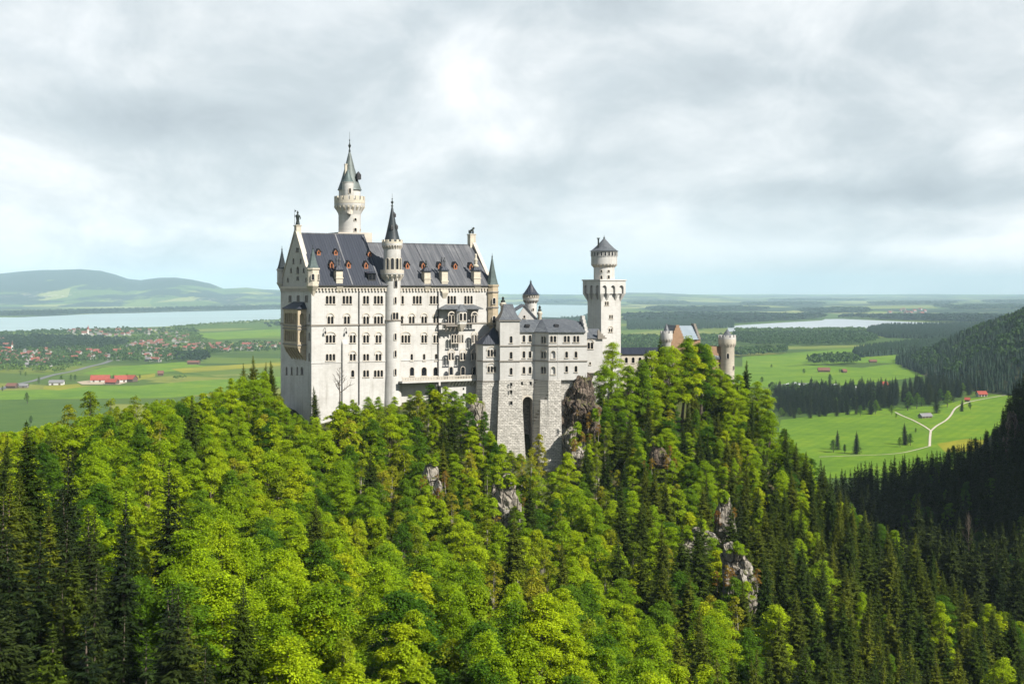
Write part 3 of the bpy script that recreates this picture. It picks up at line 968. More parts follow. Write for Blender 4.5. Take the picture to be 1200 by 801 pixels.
def crenel_ring(mb, cx, cy_, r, z0, z1, n, t=0.35, fill=0.55, mat=0):
    """merlons round a parapet, on a connecting ring so that they stay one piece"""
    k = n * 6
    zs = z0 + (z1 - z0) * 0.45
    outer, inner = [], []
    rings = []
    for i in range(k):
        a = 2 * math.pi * i / k
        up = z1 if (i % 6) < round(6 * fill) else zs
        ca, sa = math.cos(a), math.sin(a)
        ca2, sa2 = math.cos(a + 2 * math.pi / k), math.sin(a + 2 * math.pi / k)
        mb.add([(cx + rr * c_, cy_ + rr * s_, z) for z in (z0, up) for rr, c_, s_ in ((r, ca, sa), (r, ca2, sa2), (r - t, ca2, sa2), (r - t, ca, sa))],
               [(0, 1, 2, 3), (7, 6, 5, 4), (0, 4, 5, 1), (1, 5, 6, 2), (2, 6, 7, 3), (3, 7, 4, 0)], mat)


def corbel_ring(mb, cx, cy_, r0, r1, z0, z1, n, w=0.5, mat=0):
    for i in range(n):
        a = 2 * math.pi * (i + 0.5) / n
        ca, sa = math.cos(a), math.sin(a)
        tx, ty = -sa * w / 2, ca * w / 2
        pts = []
        for rr, z in ((r0 - 0.2, z0), (r0 + 0.05, z0), (r1, z1), (r0 - 0.2, z1), (r1, z1 - (z1 - z0) * 0.25)):
            pts += [(cx + ca * rr + tx, cy_ + sa * rr + ty, z), (cx + ca * rr - tx, cy_ + sa * rr - ty, z)]
        mb.hull(pts, mat)


def drum_window(parent, F, cx, cy_, r, ang, z0, z1, w, trim, name='window', rnd=True, n=1):
    """window in a round wall: proud stone surround, recessed dark pane"""
    ca, sa = math.cos(ang), math.sin(ang)

    def fn(p, q, t):
        rr = r - t
        return (cx + ca * rr - sa * p, cy_ + sa * rr + ca * p, q)
    m, g = MB(), MB()
    gap = 0.2
    tot = n * w + (n - 1) * gap
    for i in range(n):
        x = -tot / 2 + w / 2 + i * (w + gap)
        out, inn = arch_poly(x, w + 0.3, z0 - 0.12, z1 + 0.15, rnd), arch_poly(x, w, z0, z1, rnd)
        k = len(out)
        rings = [[fn(*out[j % k], -0.16), fn(*inn[j % k], -0.16), fn(*inn[j % k], 0.25), fn(*out[j % k], 0.25)] for j in range(k + 1)]
        m.loft(rings)
        g.slab(arch_poly(x, w, z0, z1, rnd), fn, -0.03, 0.2)
    o = m.build(name, trim, parent)
    g.build('pane', M_GLASS, o)
    return o


def face_cam_angle(F):
    """direction in the local frame that points back at the camera's side"""
    return math.radians(-90)


# ================================================================= PALACE
PF = Frame(365, 345, 30, 148)
PAL = tag(PF.root('castle_palace'), 'long white palace with dark steep roof, gabled end and round stair tower', 'palace')
L = PF.u(578)
W = 23.7
ZE = PF.z(335.5, 20, 0)                       # eaves
ZR1 = PF.z(273.4, 1, W / 2) + 0.1             # ridge of the higher roof
ZR2 = ZR1 - 2.3
US = PF.u(447)                                # where the two roofs meet

wall = MB()
wall.loft([[(0, 0, 0), (L, 0, 0), (L, W, 0), (-0.0, W, 0)], [(0, 0, ZE), (L, 0, ZE), (L, W, ZE), (0, W, ZE)]])
wall_o = wall.build('wall', M_WALL, PAL)
front = Facade(PAL, lambda p, q, t: (p, t, q), M_TRIM)
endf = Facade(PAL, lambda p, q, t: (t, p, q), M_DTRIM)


def fwin(px, py0, py1, n=1, lw=0.72, gap=0.26, hood=False, rnd=True, v=0.0, fac=None, **kw):
    u = PF.u(px, v)
    (fac or front).window(u, PF.z(py1, u, v), PF.z(py0, u, v), n, lw, gap, rnd, hood, **kw)


# the window rows of the long front
for px, n in ((387.3, 3), (406.9, 3), (428.9, 2), (443.4, 3), (471.8, 1), (488.9, 3), (508.9, 3), (529.3, 3), (548.9, 3)):
    fwin(px, 346.5, 356, n)
for px, n in ((387.3, 2), (406.5, 2), (429, 2), (443.5, 3), (471, 1), (482.5, 2), (497, 2), (511, 2)):
    fwin(px, 370.5, 379.3, n, hood=True)
for px, n, h in ((387.3, 3, 1), (413.3, 2, 1), (429, 2, 1), (443.5, 2, 1), (475.5, 3, 1), (497, 2, 1), (511, 2, 1)):
    fwin(px, 392.5, 401.5, n, hood=bool(h))
for px, n, h in ((387.3, 3, 0), (413.3, 2, 1), (429, 2, 0), (443.5, 2, 1), (482.5, 1, 0), (497, 1, 0), (511, 1, 0)):
    fwin(px, 414.5, 422.3, n, hood=bool(h))
for px, n, lw in ((413.3, 1, 0.9), (429, 2, 0.72), (443.5, 3, 0.72)):
    fwin(px, 433.5, 441.5, n, lw)
for px, lw in ((482.8, 1.3), (497, 1.6), (510.5, 1.4)):
    fwin(px, 430, 440, 1, lw)

# the end wall (in shade): upper row, slits, lower openings
def ewin(px, py0, py1, n=1, lw=0.8, rnd=True, hood=False, u=0.0, **kw):
    v = PF.vv(px, u)
    endf.window(v, PF.z(py1, u, v), PF.z(py0, u, v), n, lw, 0.26, rnd, hood, **kw)


for px in (340, 349.5, 359.2):
    ewin(px, 346.5, 353.5, 2, 0.85, False)
for py in (368, 390, 414):
    ewin(362.6, py, py + 8, 1, 0.8)
for px, w in ((336, 1.0), (342, 1.0), (348.5, 0.9), (354, 1.6)):
    ewin(px, 430, 438.5, 1, w)
carve(wall_o, front.cut)
carve(wall_o, endf.cut)

# gables
def gable(u0, u1, zr, mat, over=0.9):
    m = MB()
    m.loft([[(u0, 0, ZE + 0.02), (u0, W, ZE + 0.02), (u0, W / 2, zr + over)], [(u1, 0, ZE + 0.02), (u1, W, ZE + 0.02), (u1, W / 2, zr + over)]])
    return m


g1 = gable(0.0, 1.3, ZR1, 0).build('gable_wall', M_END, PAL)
gf = Facade(PAL, lambda p, q, t: (t, p, q), M_DTRIM, 0.4)
endf.cut = MB()
for px, py0, py1, n, lw in ((348.5, 290.5, 295, 2, 0.8), (344, 303, 308.5, 1, 0.9), (352.5, 303, 308.5, 1, 0.9), (341.2, 314, 319, 1, 0.9), (349, 312.5, 320, 1, 1.5), (356, 314, 319, 1, 0.9), (337.5, 325.5, 330, 1, 0.8), (349, 324, 328, 2, 0.7), (358.8, 325.5, 330, 1, 0.8)):
    v = PF.vv(px)
    gf.window(v, PF.z(py1, 0, v), PF.z(py0, 0, v), n, lw)
carve(g1, gf.cut)
g2 = gable(L - 0.6, L, ZR2, 0, 1.1).build('gable_wall', M_CREAM, PAL)
for u0, u1, zr, ov in ((-0.25, 0.55, ZR1, 0.9), (L - 0.75, L + 0.2, ZR2, 1.1)):
    cp = MB()
    for sgn in (0, 1):
        y0, y1 = (0.0, W / 2) if sgn == 0 else (W, W / 2)
        e = 0.55
        cp.loft([[(u0, y0, ZE + 0.15), (u1, y0, ZE + 0.15), (u1, y1, zr + ov + 0.05), (u0, y1, zr + ov + 0.05)],
                 [(u0, y0, ZE + 0.15 + e), (u1, y0, ZE + 0.15 + e), (u1, y1, zr + ov + e), (u0, y1, zr + ov + e)]])
    cp.build('gable_coping', M_TRIM, PAL)

# roofs
def roof(u0, u1, zr, mat):
    m = MB()
    e = 0.75
    k = (zr - ZE) / (W / 2)
    a, b, t = -e, W + e, 0.28
    zl = ZE + 0.35
    sec = [(a, zl), (W / 2, zr), (b, zl), (b, zl - t), (a, zl - t)]
    m.loft([[(u0, y, z) for y, z in sec], [(u1, y, z) for y, z in sec]])
    return m.build('roof', mat, PAL)


R1 = roof(1.0, US, ZR1, M_SLATE)
R2 = roof(US + 0.02, L - 0.5, ZR2, M_LEAD)
R2['label'] = 'lighter streaked grey roof'


def roof_z(v, zr):
    return ZE + 0.35 + (zr - ZE - 0.35) * (v + 0.75) / (W / 2 + 0.75)


# ridge caps, seams
for u0, u1, zr, R in ((1.3, US, ZR1, R1), (US, L - 1.2, ZR2, R2)):
    m = MB()
    m.box(u0, u1, W / 2 - 0.25, W / 2 + 0.25, zr - 0.2, zr + 0.14)
    m.build('ridge_cap', M_LEAD, R)
for px, R, zr in ((394, R1, ZR1), (488, R2, ZR2), (533, R2, ZR2), (440, R1, ZR1)):
    uu = PF.u(px, W / 2 - 1)
    if R is R1:
        uu = min(uu, US - 0.6)
    m = MB()
    m.loft([[(uu - 0.22, v, roof_z(v, zr) - 0.1) for v in (-0.7,)] + [(uu + 0.22, -0.7, roof_z(-0.7, zr) - 0.1), (uu + 0.22, -0.7, roof_z(-0.7, zr) + 0.16), (uu - 0.22, -0.7, roof_z(-0.7, zr) + 0.16)],
            [(uu - 0.22, W / 2, zr - 0.1), (uu + 0.22, W / 2, zr - 0.1), (uu + 0.22, W / 2, zr + 0.16), (uu - 0.22, W / 2, zr + 0.16)]])
    m.build('lightning_strip', M_LEAD, R)

# eaves cornice with corbel frieze
co = MB()
co.box(-0.45, L + 0.3, -0.5, -0.003, ZE - 0.55, ZE + 0.02)
co.box(-0.45, -0.003, 0.0, W, ZE - 0.55, ZE + 0.02)
for i in range(int(L / 0.95)):
    u = 0.3 + i * 0.95
    co.box(u, u + 0.45, -0.42, -0.003, ZE - 1.35, ZE - 0.55)
for i in range(int(W / 0.95)):
    u = 0.3 + i * 0.95
    co.box(-0.42, -0.003, u, u + 0.45, ZE - 1.35, ZE - 0.55)
co.build('cornice', M_TRIM, PAL)
gt = MB()
gt.tube([(1.0, -0.82, ZE + 0.16), (L - 0.8, -0.82, ZE + 0.16)], 0.16, 8)
gt.build('gutter', M_IRON, PAL)

# string courses
def course(py, t, h, mat, u0=0.0, u1=None, pxref=420, end=True, v=0.0):
    uu = PF.u(pxref, v)
    z = PF.z(py, uu, v)
    m = MB()
    m.box(u0 - (t if end else 0), u1 if u1 is not None else L, v - t, v - 0.003, z - h / 2, z + h / 2)
    if end:
        m.box(-t, -0.003, 0.0, W, z - h / 2, z + h / 2)
    m.build('string_course', mat, PAL)


UB0, UB1 = PF.u(517.5, -2.0), PF.u(563, -2.0)     # the shallow bay
course(380.3, 0.22, 0.42, M_DTRIM)
course(423.8, 0.14, 0.2, M_WALL)
# drain pipes
for px in (420.5,):
    u = PF.u(px)
    m = MB()
    m.tube([(u, -0.2, 6.0), (u, -0.2, ZE - 0.5)], 0.14, 8)
    m.build('drainpipe', M_IRON, PAL)
# slim buttress
u = PF.u(403.5)
m = MB()
m.box(u - 0.7, u + 0.7, -0.55, -0.003, 0, PF.z(403, u))
m.hull([(u - 0.7, -0.55, PF.z(403, u) + 0.01), (u + 0.7, -0.55, PF.z(403, u) + 0.01), (u - 0.7, -0.003, PF.z(403, u) + 0.01), (u + 0.7, -0.003, PF.z(403, u) + 0.01), (u - 0.7, -0.003, PF.z(398, u)), (u + 0.7, -0.003, PF.z(398, u))])
m.build('buttress', M_WALL, PAL)
# wide base batter on the end wall
m = MB()
zb1, zb0 = PF.z(424.5, 0, 8), 0.0
m.hull([(-0.003, 0, zb1), (-0.003, W, zb1), (-0.003, 0, zb0), (-0.003, W, zb0), (-0.9, 0.05, zb0), (-0.9, W, zb0), (-0.12, 0.05, zb1 - 0.2), (-0.12, W, zb1 - 0.2)])
# (kept clear of the lower openings)
# iron wall lamp brackets on the front
for px, py in ((380, 386.5), (404.5, 386.5)):
    u = PF.u(px)
    z = PF.z(py, u)
    m = MB()
    m.tube([(u, 0.05, z + 0.5), (u, -0.75, z + 0.55), (u, -0.75, z - 0.1)], 0.08, 6)
    m.lathe(u, -0.75, [(0.05, z - 0.2), (0.22, z - 0.3), (0.3, z - 0.75), (0.12, z - 1.05)], 8)
    m.build('wall_lantern', M_IRON, PAL)

# ---- shallow bay with its own roof and an oriel
VB = -2.0
zb_top = PF.z(362.5, UB0, VB)
bay = MB()
bay.box(UB0, UB1, VB, -0.003, 0, zb_top)
bay_o = bay.build('bay', M_WALL, PAL)
bf = Facade(bay_o, lambda p, q, t: (p, VB + t, q), M_TRIM)
for px, n in ((529, 2), (556, 2)):
    fwin(px, 369, 378.5, n, hood=True, v=VB, fac=bf)
for px, n in ((533.5, 3), (540.5, 2), (556, 2)):
    fwin(px, 392, 401.5, n, lw=0.62, hood=px > 550, v=VB, fac=bf)
for px, n in ((529, 2), (542.5, 2), (556, 2)):
    fwin(px, 413, 421.5, n, hood=True, v=VB, fac=bf)
for px in (529, 542.5, 556):
    fwin(px, 429.5, 439, 1, 1.25, v=VB, fac=bf)
carve(bay_o, bf.cut)
zc_ = PF.z(379.2, UB0, VB)
m = MB()
m.box(UB0 - 0.2, UB1 + 0.2, VB - 0.22, VB - 0.003, zc_ - 0.2, zc_ + 0.2)
m.box(UB0 - 0.22, UB0 - 0.003, VB, -0.003, zc_ - 0.2, zc_ + 0.2)
m.build('string_course', M_DTRIM, bay_o)
br = MB()
br.hull([(UB0 - 0.6, VB - 0.7, zb_top), (UB1 + 0.6, VB - 0.7, zb_top), (UB0 - 0.6, -0.003, zb_top), (UB1 + 0.6, -0.003, zb_top),
         (UB0 - 0.6, VB - 0.7, zb_top + 0.22), (UB1 + 0.6, VB - 0.7, zb_top + 0.22), (UB0 + 2.2, -0.003, zb_top + 1.35), (UB1 - 1.2, -0.003, zb_top + 1.35)])
br.build('bay_roof', M_GREYROOF, bay_o)
u = PF.u(516, VB)
m = MB()
m.tube([(UB0 - 0.16, -0.25, 2), (UB0 - 0.16, -0.25, ZE - 0.5)], 0.15, 8)
m.build('drainpipe', M_IRON, PAL)
# oriel
uo0, uo1 = PF.u(536.5, VB - 1.3), PF.u(548, VB - 1.3)
zo0, zo1, zok = PF.z(379.5, uo0, VB), PF.z(364.5, uo0, VB), PF.z(388.5, uo0, VB)
ori = MB()
op = [(uo0, VB - 0.003), (uo0, VB - 0.8), (uo0 + 0.6, VB - 1.4), (uo1 - 0.6, VB - 1.4), (uo1, VB - 0.8), (uo1, VB - 0.003)]
ori.prism(op, zo0, zo1)
oriel = ori.build('oriel', M_WALL, PAL)
of = Facade(oriel, lambda p, q, t: (p, VB - 1.4 + t, q), M_TRIM, 0.4)
of.window((uo0 + uo1) / 2 - 0.62, zo0 + 1.0, zo1 - 0.55, 1, 0.8)
of.window((uo0 + uo1) / 2 + 0.62, zo0 + 1.0, zo1 - 0.55, 1, 0.8)
carve(oriel, of.cut)
m = MB()
m.hull([(x, y, zo0 - 0.003) for x, y in op] + [(uo0 + 0.9, VB - 0.003, zok), (uo1 - 0.9, VB - 0.003, zok), ((uo0 + uo1) / 2, VB - 0.4, zok)])
m.build('oriel_corbel', M_TRIM, oriel)
m = MB()
m.hull([(x + (0.25 if x > (uo0 + uo1) / 2 else -0.25), y - 0.25 if y < VB - 0.1 else y, zo1) for x, y in op] + [((uo0 + uo1) / 2, VB - 0.003, zo1 + 2.0)])
m.build('oriel_roof', M_GREYROOF, oriel)
# balcony slab and brackets beside the oriel
zbk = PF.z(380.5, uo0, VB)
m = MB()
ub0 = PF.u(523, VB - 1.2)
m.box(ub0, uo0 - 0.003, VB - 1.15, VB - 0.003, zbk - 0.35, zbk)
for i in range(3):
    x = ub0 + 0.3 + i * (uo0 - ub0 - 0.9) / 2
    m.hull([(x, VB - 1.05, zbk - 0.35), (x + 0.35, VB - 1.05, zbk - 0.35), (x, VB - 0.003, zbk - 0.35), (x + 0.35, VB - 0.003, zbk - 0.35), (x, VB - 0.003, zbk - 1.9), (x + 0.35, VB - 0.003, zbk - 1.9)])
m.build('balcony', M_DTRIM, PAL)

# ---- two-storey loggia on the end wall
v0, UL = PF.vv(359), -2.4
v1 = PF.vv(332.2, UL)
zl0, zl1 = PF.z(407, UL, 8), PF.z(362.5, UL, 8)
lg = MB()
lg.box(UL, -0.003, v0, v1, zl0, zl1)
log_o = lg.build('loggia', M_TAN, PAL)
cut = MB()
for lev in range(2):
    za = PF.z((379.5, 400)[lev], UL, 8)
    cut.box(UL + 0.35, -0.12, v0 + 0.35, v1 - 0.35, za - 0.3, za + 3.6)
carve(log_o, cut)
cut = MB()
for lev in range(2):
    za = PF.z((379.5, 400)[lev], UL, 8)
    zt = za + 3.0
    nn = 6
    for i in range(nn):
        c = v0 + 0.75 + (v1 - v0 - 1.5) * (i + 0.5) / nn
        cut.slab(arch_poly(c, 1.35, za, zt), lambda p, q, t: (UL + t, p, q), -0.5, 0.6)
carve(log_o, cut)
cut = MB()
for lev in range(2):
    za = PF.z((379.5, 400)[lev], UL, 8)
    cut.slab(arch_poly(UL / 2 - 0.05, 1.25, za, za + 2.9), lambda p, q, t: (p, v0 + t, q), -0.5, 0.7)
carve(log_o, cut)
m = MB()
for py in (361.8, 381.5, 385, 403.5):
    z = PF.z(py, UL, 8)
    m.box(UL - 0.22, -0.003, v0 - 0.22, v1 + 0.2, z - 0.2, z + 0.2)
m.build('loggia_moulding', M_DTRIM, log_o)
m = MB()
zr0 = zl1 + 0.2
m.hull([(UL - 0.5, v0 - 0.5, zr0), (UL - 0.5, v1 + 0.4, zr0), (-0.003, v0 - 0.5, zr0), (-0.003, v1 + 0.4, zr0), (-0.003, v0 + 1.5, zr0 + 1.9), (-0.003, v1 - 1.5, zr0 + 1.9)])
m.build('loggia_roof', M_SLATE, log_o)
m = MB()
zk = PF.z(422, 0, 8)
for i in range(6):
    c = v0 + 0.2 + (v1 - v0 - 0.8) * i / 5
    m.hull([(UL + 0.05, c, zl0 - 0.003), (UL + 0.05, c + 0.5, zl0 - 0.003), (-0.003, c, zl0 - 0.003), (-0.003, c + 0.5, zl0 - 0.003), (-0.003, c, zk), (-0.003, c + 0.5, zk), (UL * 0.75, c, zl0 - 1.2), (UL * 0.75, c + 0.5, zl0 - 1.2)])
m.build('loggia_corbel', M_TAN, log_o)

# ---- corner turrets
def turret(px, d_uv, py_roof, py_body0, py_cone, py_apex, r, body_mat, cone_mat, n=8):
    u, v = d_uv
    z_roof, z_b, z_c, z_a = (PF.z(p, u, v) for p in (py_roof, py_body0, py_cone, py_apex))
    m = MB()
    m.lathe(u, v, [(0.12, z_c), (r * 0.55, z_c + (z_b - z_c) * 0.55), (r * 1.1, z_b - 0.25), (r * 1.12, z_b), (r, z_b + 0.02), (r, z_roof - 0.6), (r * 1.14, z_roof - 0.4), (r * 1.14, z_roof)], n, a0=math.pi / 8)
    t = m.build('corner_turret', body_mat, PAL)
    spire('turret_spire', t, u, v, z_roof + 0.01, z_a, r * 0.98, cone_mat, n, 1.1, 0)
    f = MB()
    f.lathe(u, v, [(0.12, z_a - 0.3), (0.22, z_a), (0.06, z_a + 0.3), (0.04, z_a + 1.0)], 8)
    f.build('finial', M_BRONZE, t)
    return t, u, v


t, u, v = turret(369, (0.5, 0.3), 314, 334, 349, 291, 1.65, M_CREAM, M_COPPER)
for a in (-math.pi / 2 - 0.35, -math.pi / 2 + 0.75):
    drum_window(t, PF, u, v, 1.62, a, PF.z(328, u, v), PF.z(321, u, v), 0.7, M_TRIM)
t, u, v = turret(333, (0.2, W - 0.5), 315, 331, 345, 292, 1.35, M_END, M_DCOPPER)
t, u, v = turret(572, (L - 0.3, 0.1), 333.5, 378, 391, 300.5, 1.75, M_TAN, M_COPPER)
for p0, p1 in ((349, 356), (370, 378)):
    drum_window(t, PF, u, v, 1.74, -math.pi / 2 - 0.2, PF.z(p1, u, v), PF.z(p0, u, v), 0.8, M_TRIM)
m = MB()
for py in (342, 360, 381):
    z = PF.z(py, u, v)
    m.lathe(u, v, [(1.6, z - 0.25), (1.98, z - 0.15), (1.98, z + 0.15), (1.6, z + 0.25)], 8, a0=math.pi / 8)
m.build('turret_moulding', M_DTRIM, t)

# ---- dormers
def dormer(px, py, R, zr, w=1.25, h=1.75, flat_=False):
    # solve for the v where the roof surface shows at (px, py)
    lo, hi = -0.7, W / 2
    for _ in range(40):
        v = (lo + hi) / 2
        u = PF.u(px, v)
        if PF.z(py, u, v) > roof_z(v, zr):
            lo = v
        else:
            hi = v
    z = roof_z(v, zr)
    k = (zr - ZE - 0.35) / (W / 2 + 0.75)
    dep = (h + 0.3) / k
    vf = v - 0.12
    if flat_:
        m = MB()
        m.hull([(u - w / 2, vf, z - 0.2), (u + w / 2, vf, z - 0.2), (u - w / 2, vf, z + h), (u + w / 2, vf, z + h), (u - w / 2, v + dep, z + h + 0.3), (u + w / 2, v + dep, z + h + 0.3), (u - w / 2, v + dep, z), (u + w / 2, v + dep, z)])
        o = m.build('dormer', M_IRON, R, label='wide dark flat dormer')
        g = MB()
        for s_ in (-1, 1):
            g.box(u + s_ * w * 0.24 - w * 0.18, u + s_ * w * 0.24 + w * 0.18, vf - 0.04, vf - 0.003, z + 0.25, z + h - 0.3)
        g.build('dormer_window', M_GLASS, o)
        m = MB()
        m.hull([(u - w / 2 - 0.3, vf - 0.35, z + h + 0.01), (u + w / 2 + 0.3, vf - 0.35, z + h + 0.01), (u - w / 2 - 0.3, v + dep + .4, z + h + 0.55), (u + w / 2 + 0.3, v + dep + .4, z + h + 0.55), (u, vf - 0.35, z + h + 0.3)])
        m.build('dormer_roof', M_SLATE, o)
        return
    pent = [(-w / 2, -0.25), (w / 2, -0.25), (w / 2, h * 0.55), (0, h), (-w / 2, h * 0.55)]
    m = MB()
    m.slab(pent, lambda p, q, t: (u + p, vf + t, z + q), 0, dep)
    o = m.build('dormer', M_ORANGE, R)
    c = MB()
    c.slab(arch_poly(0, w * 0.42, 0.2, h * 0.62, True, 6), lambda p, q, t: (u + p, vf + t, z + q), -0.4, 0.3)
    carve(o, c)
    g = MB()
    g.slab(arch_poly(0, w * 0.46, 0.15, h * 0.64, True, 6), lambda p, q, t: (u + p, vf + t, z + q), 0.2, 0.28)
    g.build('dormer_window', M_GLASS, o)
    rf = MB()
    e, t_ = 0.22, 0.14
    sec = [(-w / 2 - e, h * 0.55 - e * 0.9 + 0.03), (0, h + 0.03), (w / 2 + e, h * 0.55 - e * 0.9 + 0.03), (w / 2 + e, h * 0.55 - e * 0.9 + t_ + 0.1), (0, h + t_ + 0.14), (-w / 2 - e, h * 0.55 - e * 0.9 + t_ + 0.1)]
    rf.slab(sec, lambda p, q, t: (u + p, vf + t, z + q), -0.22, dep)
    rf.build('dormer_roof', M_IRON, o)


for px, py in ((373.5, 298.5), (393.5, 298.5), (433, 300.5), (388.7, 313.5), (408.5, 313.8), (429, 314.2)):
    dormer(px, py, R1, ZR1, 1.15 if py > 305 else 1.05, 1.85 if py > 305 else 1.5)
for px, py in ((477.5, 314.5), (496, 314.5), (515.5, 315), (533.6, 315), (552, 315.5)):
    dormer(px, py, R2, ZR2, 1.15, 1.85)
dormer(436, 328.5, R1, ZR1, 2.2, 1.9, True)

# ---- chimneys that stand on the front wall
def chimney(px, py0, py1, w, mat, top, corb=True):
    u = PF.u(px, 0.2)
    z0, z1 = PF.z(py0, u, 0.2), PF.z(py1, u, 0.2)
    m = MB()
    m.box(u - w / 2, u + w / 2, -0.35, 1.5, z0, z1)
    m.box(u - w / 2 - 0.15, u + w / 2 + 0.15, -0.5, 1.65, z0 + (z1 - z0) * 0.45, z0 + (z1 - z0) * 0.53)
    c = m.build('chimney', mat, PAL)
    cp = MB()
    cp.box(u - w / 2 - 0.3, u + w / 2 + 0.3, -0.65, 1.8, z1 + 0.003, z1 + 0.35)
    cp.hull([(u - w / 2 - 0.2, -0.55, z1 + 0.36), (u + w / 2 + 0.2, -0.55, z1 + 0.36), (u - w / 2 - 0.2, 1.7, z1 + 0.36), (u + w / 2 + 0.2, 1.7, z1 + 0.36), (u - w / 4, 0.1, z1 + 1.3), (u + w / 4, 0.1, z1 + 1.3), (u - w / 4, 1.1, z1 + 1.3), (u + w / 4, 1.1, z1 + 1.3)])
    cp.build('chimney_cap', M_SLATE, c)
    if top == 'pots':
        for s_ in (-1, 1):
            p = MB()
            p.lathe(u + s_ * w * 0.22, 0.6, [(0.28, z1 + 1.1), (0.28, z1 + 2.6), (0.36, z1 + 2.7), (0.36, z1 + 3.2), (0.22, z1 + 3.3), (0.22, z1 + 3.9), (0.05, z1 + 4.0)], 10)
            p.build('chimney_pot', M_LEAD, c)
    elif top == 'spike':
        p = MB()
        p.lathe(u, 0.6, [(0.4, z1 + 1.2), (0.45, z1 + 1.5), (0.2, z1 + 1.9), (0.34, z1 + 2.3), (0.12, z1 + 2.6), (0.2, z1 + 3.0), (0.05, z1 + 3.4)], 10)
        p.build('chimney_finial', M_BRONZE, c)
    else:
        p = MB()
        p.lathe(u, 0.6, [(0.8, z1 + 1.2), (0.85, z1 + 1.6), (0.42, z1 + 1.9), (0.5, z1 + 2.8), (0.62, z1 + 3.2), (0.35, z1 + 3.6), (0.3, z1 + 4.3), (0.36, z1 + 4.6), (0.1, z1 + 5.0)], 10)
        p.build('stone_pinnacle', M_CREAM, c)
    if corb:
        k = MB()
        k.hull([(u - w / 2 - 0.1, -0.75, z0 - 0.003), (u + w / 2 + 0.1, -0.75, z0 - 0.003), (u - w / 2 - 0.1, -0.003, z0 - 0.003), (u + w / 2 + 0.1, -0.003, z0 - 0.003), (u - w / 4, -0.003, z0 - 2.1), (u + w / 4, -0.003, z0 - 2.1), (u - w / 2, -0.75, z0 - 0.5), (u + w / 2, -0.75, z0 - 0.5)])
        k.build('chimney_corbel', mat, c)


chimney(397, 334, 317, 1.9, M_CREAM, 'pots')
chimney(500, 334, 318.5, 1.9, M_CREAM, 'spike')
chimney(520.3, 341, 317.5, 1.9, M_CREAM, 'pots')
chimney(558.3, 334, 317.5, 2.1, M_CREAM, 'pin')

# ---- round stair tower
uS = PF.u(461.2, -0.4)
vS = 0.5
rS = 2.32
zS = lambda py: PF.z(py, uS, vS - rS)
ST = MB()
ST.lathe(uS, vS, [(rS + 0.45, 0), (rS + 0.1, zS(446)), (rS, zS(440)), (rS, zS(326)), (rS + 0.2, zS(325)), (rS + 0.85, zS(321.5)), (rS + 0.95, zS(321)), (rS + 0.95, zS(320)), (rS + 0.35, zS(319.9)), (rS + 0.05, zS(319)), (rS + 0.05, zS(289.5)), (rS + 0.5, zS(287.5)), (rS + 0.55, zS(286)), (rS + 0.55, zS(285)), (rS - 0.4, zS(284.9))], 40)
ST_o = ST.build('stair_tower', M_WALL, PAL, smooth=35)
m = MB()
crenel_ring(m, uS, vS, rS + 0.55, zS(285) + 0.003, zS(280.5), 12, 0.4, 0.55)
m.build('parapet', M_CREAM, ST_o)
m = MB()
corbel_ring(m, uS, vS, rS + 0.03, rS + 0.5, zS(292), zS(287.6), 22, 0.32)
corbel_ring(m, uS, vS, rS, rS + 0.85, zS(329), zS(321.6), 14, 0.45)
m.build('corbel', M_TRIM, ST_o)
# balcony balustrade
m = MB()
m.lathe(uS, vS, [(rS + 0.95, zS(319.9)), (rS + 0.95, zS(316)), (rS + 0.72, zS(316)), (rS + 0.72, zS(319.9))], 40)
m.v = m.v
o = bpy.data.objects.new('balustrade', m.mesh('balustrade', M_TRIM))
link(o, ST_o)
spire('spire', ST_o, uS, vS, zS(284.8), zS(240.5), rS - 0.05, M_DCOPPER, 24, 1.06, zS(226) - zS(240.5))
for a, zz_ in ((-2.1, 267), (-1.0, 266), (-0.75, 252)):
    fr = (zS(zz_) - zS(284.8)) / (zS(240.5) - zS(284.8))
    rr = (rS) * (1 - fr) * 1.02
    m = MB()
    cx_, cy_ = uS + rr * math.cos(a), vS + rr * math.sin(a)
    m.hull([(cx_ + dx, cy_ + dy, zS(zz_) + dz) for dx in (-0.35, 0.35) for dy in (-0.35, 0.35) for dz in (-0.5, 0.35)] + [(cx_, cy_, zS(zz_) + 1.0)])
    m.build('spire_dormer', M_IRON, ST_o)
# arcade niches of the upper drum
for a in (-2.55, -1.98, -1.42, -0.85, -0.28):
    drum_window(ST_o, PF, uS, vS, rS + 0.06, a, zS(315.5), zS(302.5), 0.85, M_CREAM, 'arcade_niche')
# slits up the shaft
for py in (349, 391.5, 411.5, 433):
    drum_window(ST_o, PF, uS, vS, rS + 0.01, -math.pi / 2 - 0.05, zS(py + 6.5), zS(py - 1), 0.55, M_TRIM)
drum_window(ST_o, PF, uS, vS, rS + 0.05, -math.pi / 2 - 0.05, zS(374), zS(366), 0.7, M_TRIM, n=2)
drum_window(ST_o, PF, uS, vS, rS + 0.01, -math.pi / 2 - 0.0, zS(336.5), zS(327.5), 0.7, M_DTRIM)
m = MB()
m.lathe(uS, vS, [(rS - 0.3, zS(376.2)), (rS + 0.22, zS(375.9)), (rS + 0.22, zS(374.6)), (rS - 0.3, zS(374.3))], 40)
m.build('string_course', M_DTRIM, ST_o, smooth=35)

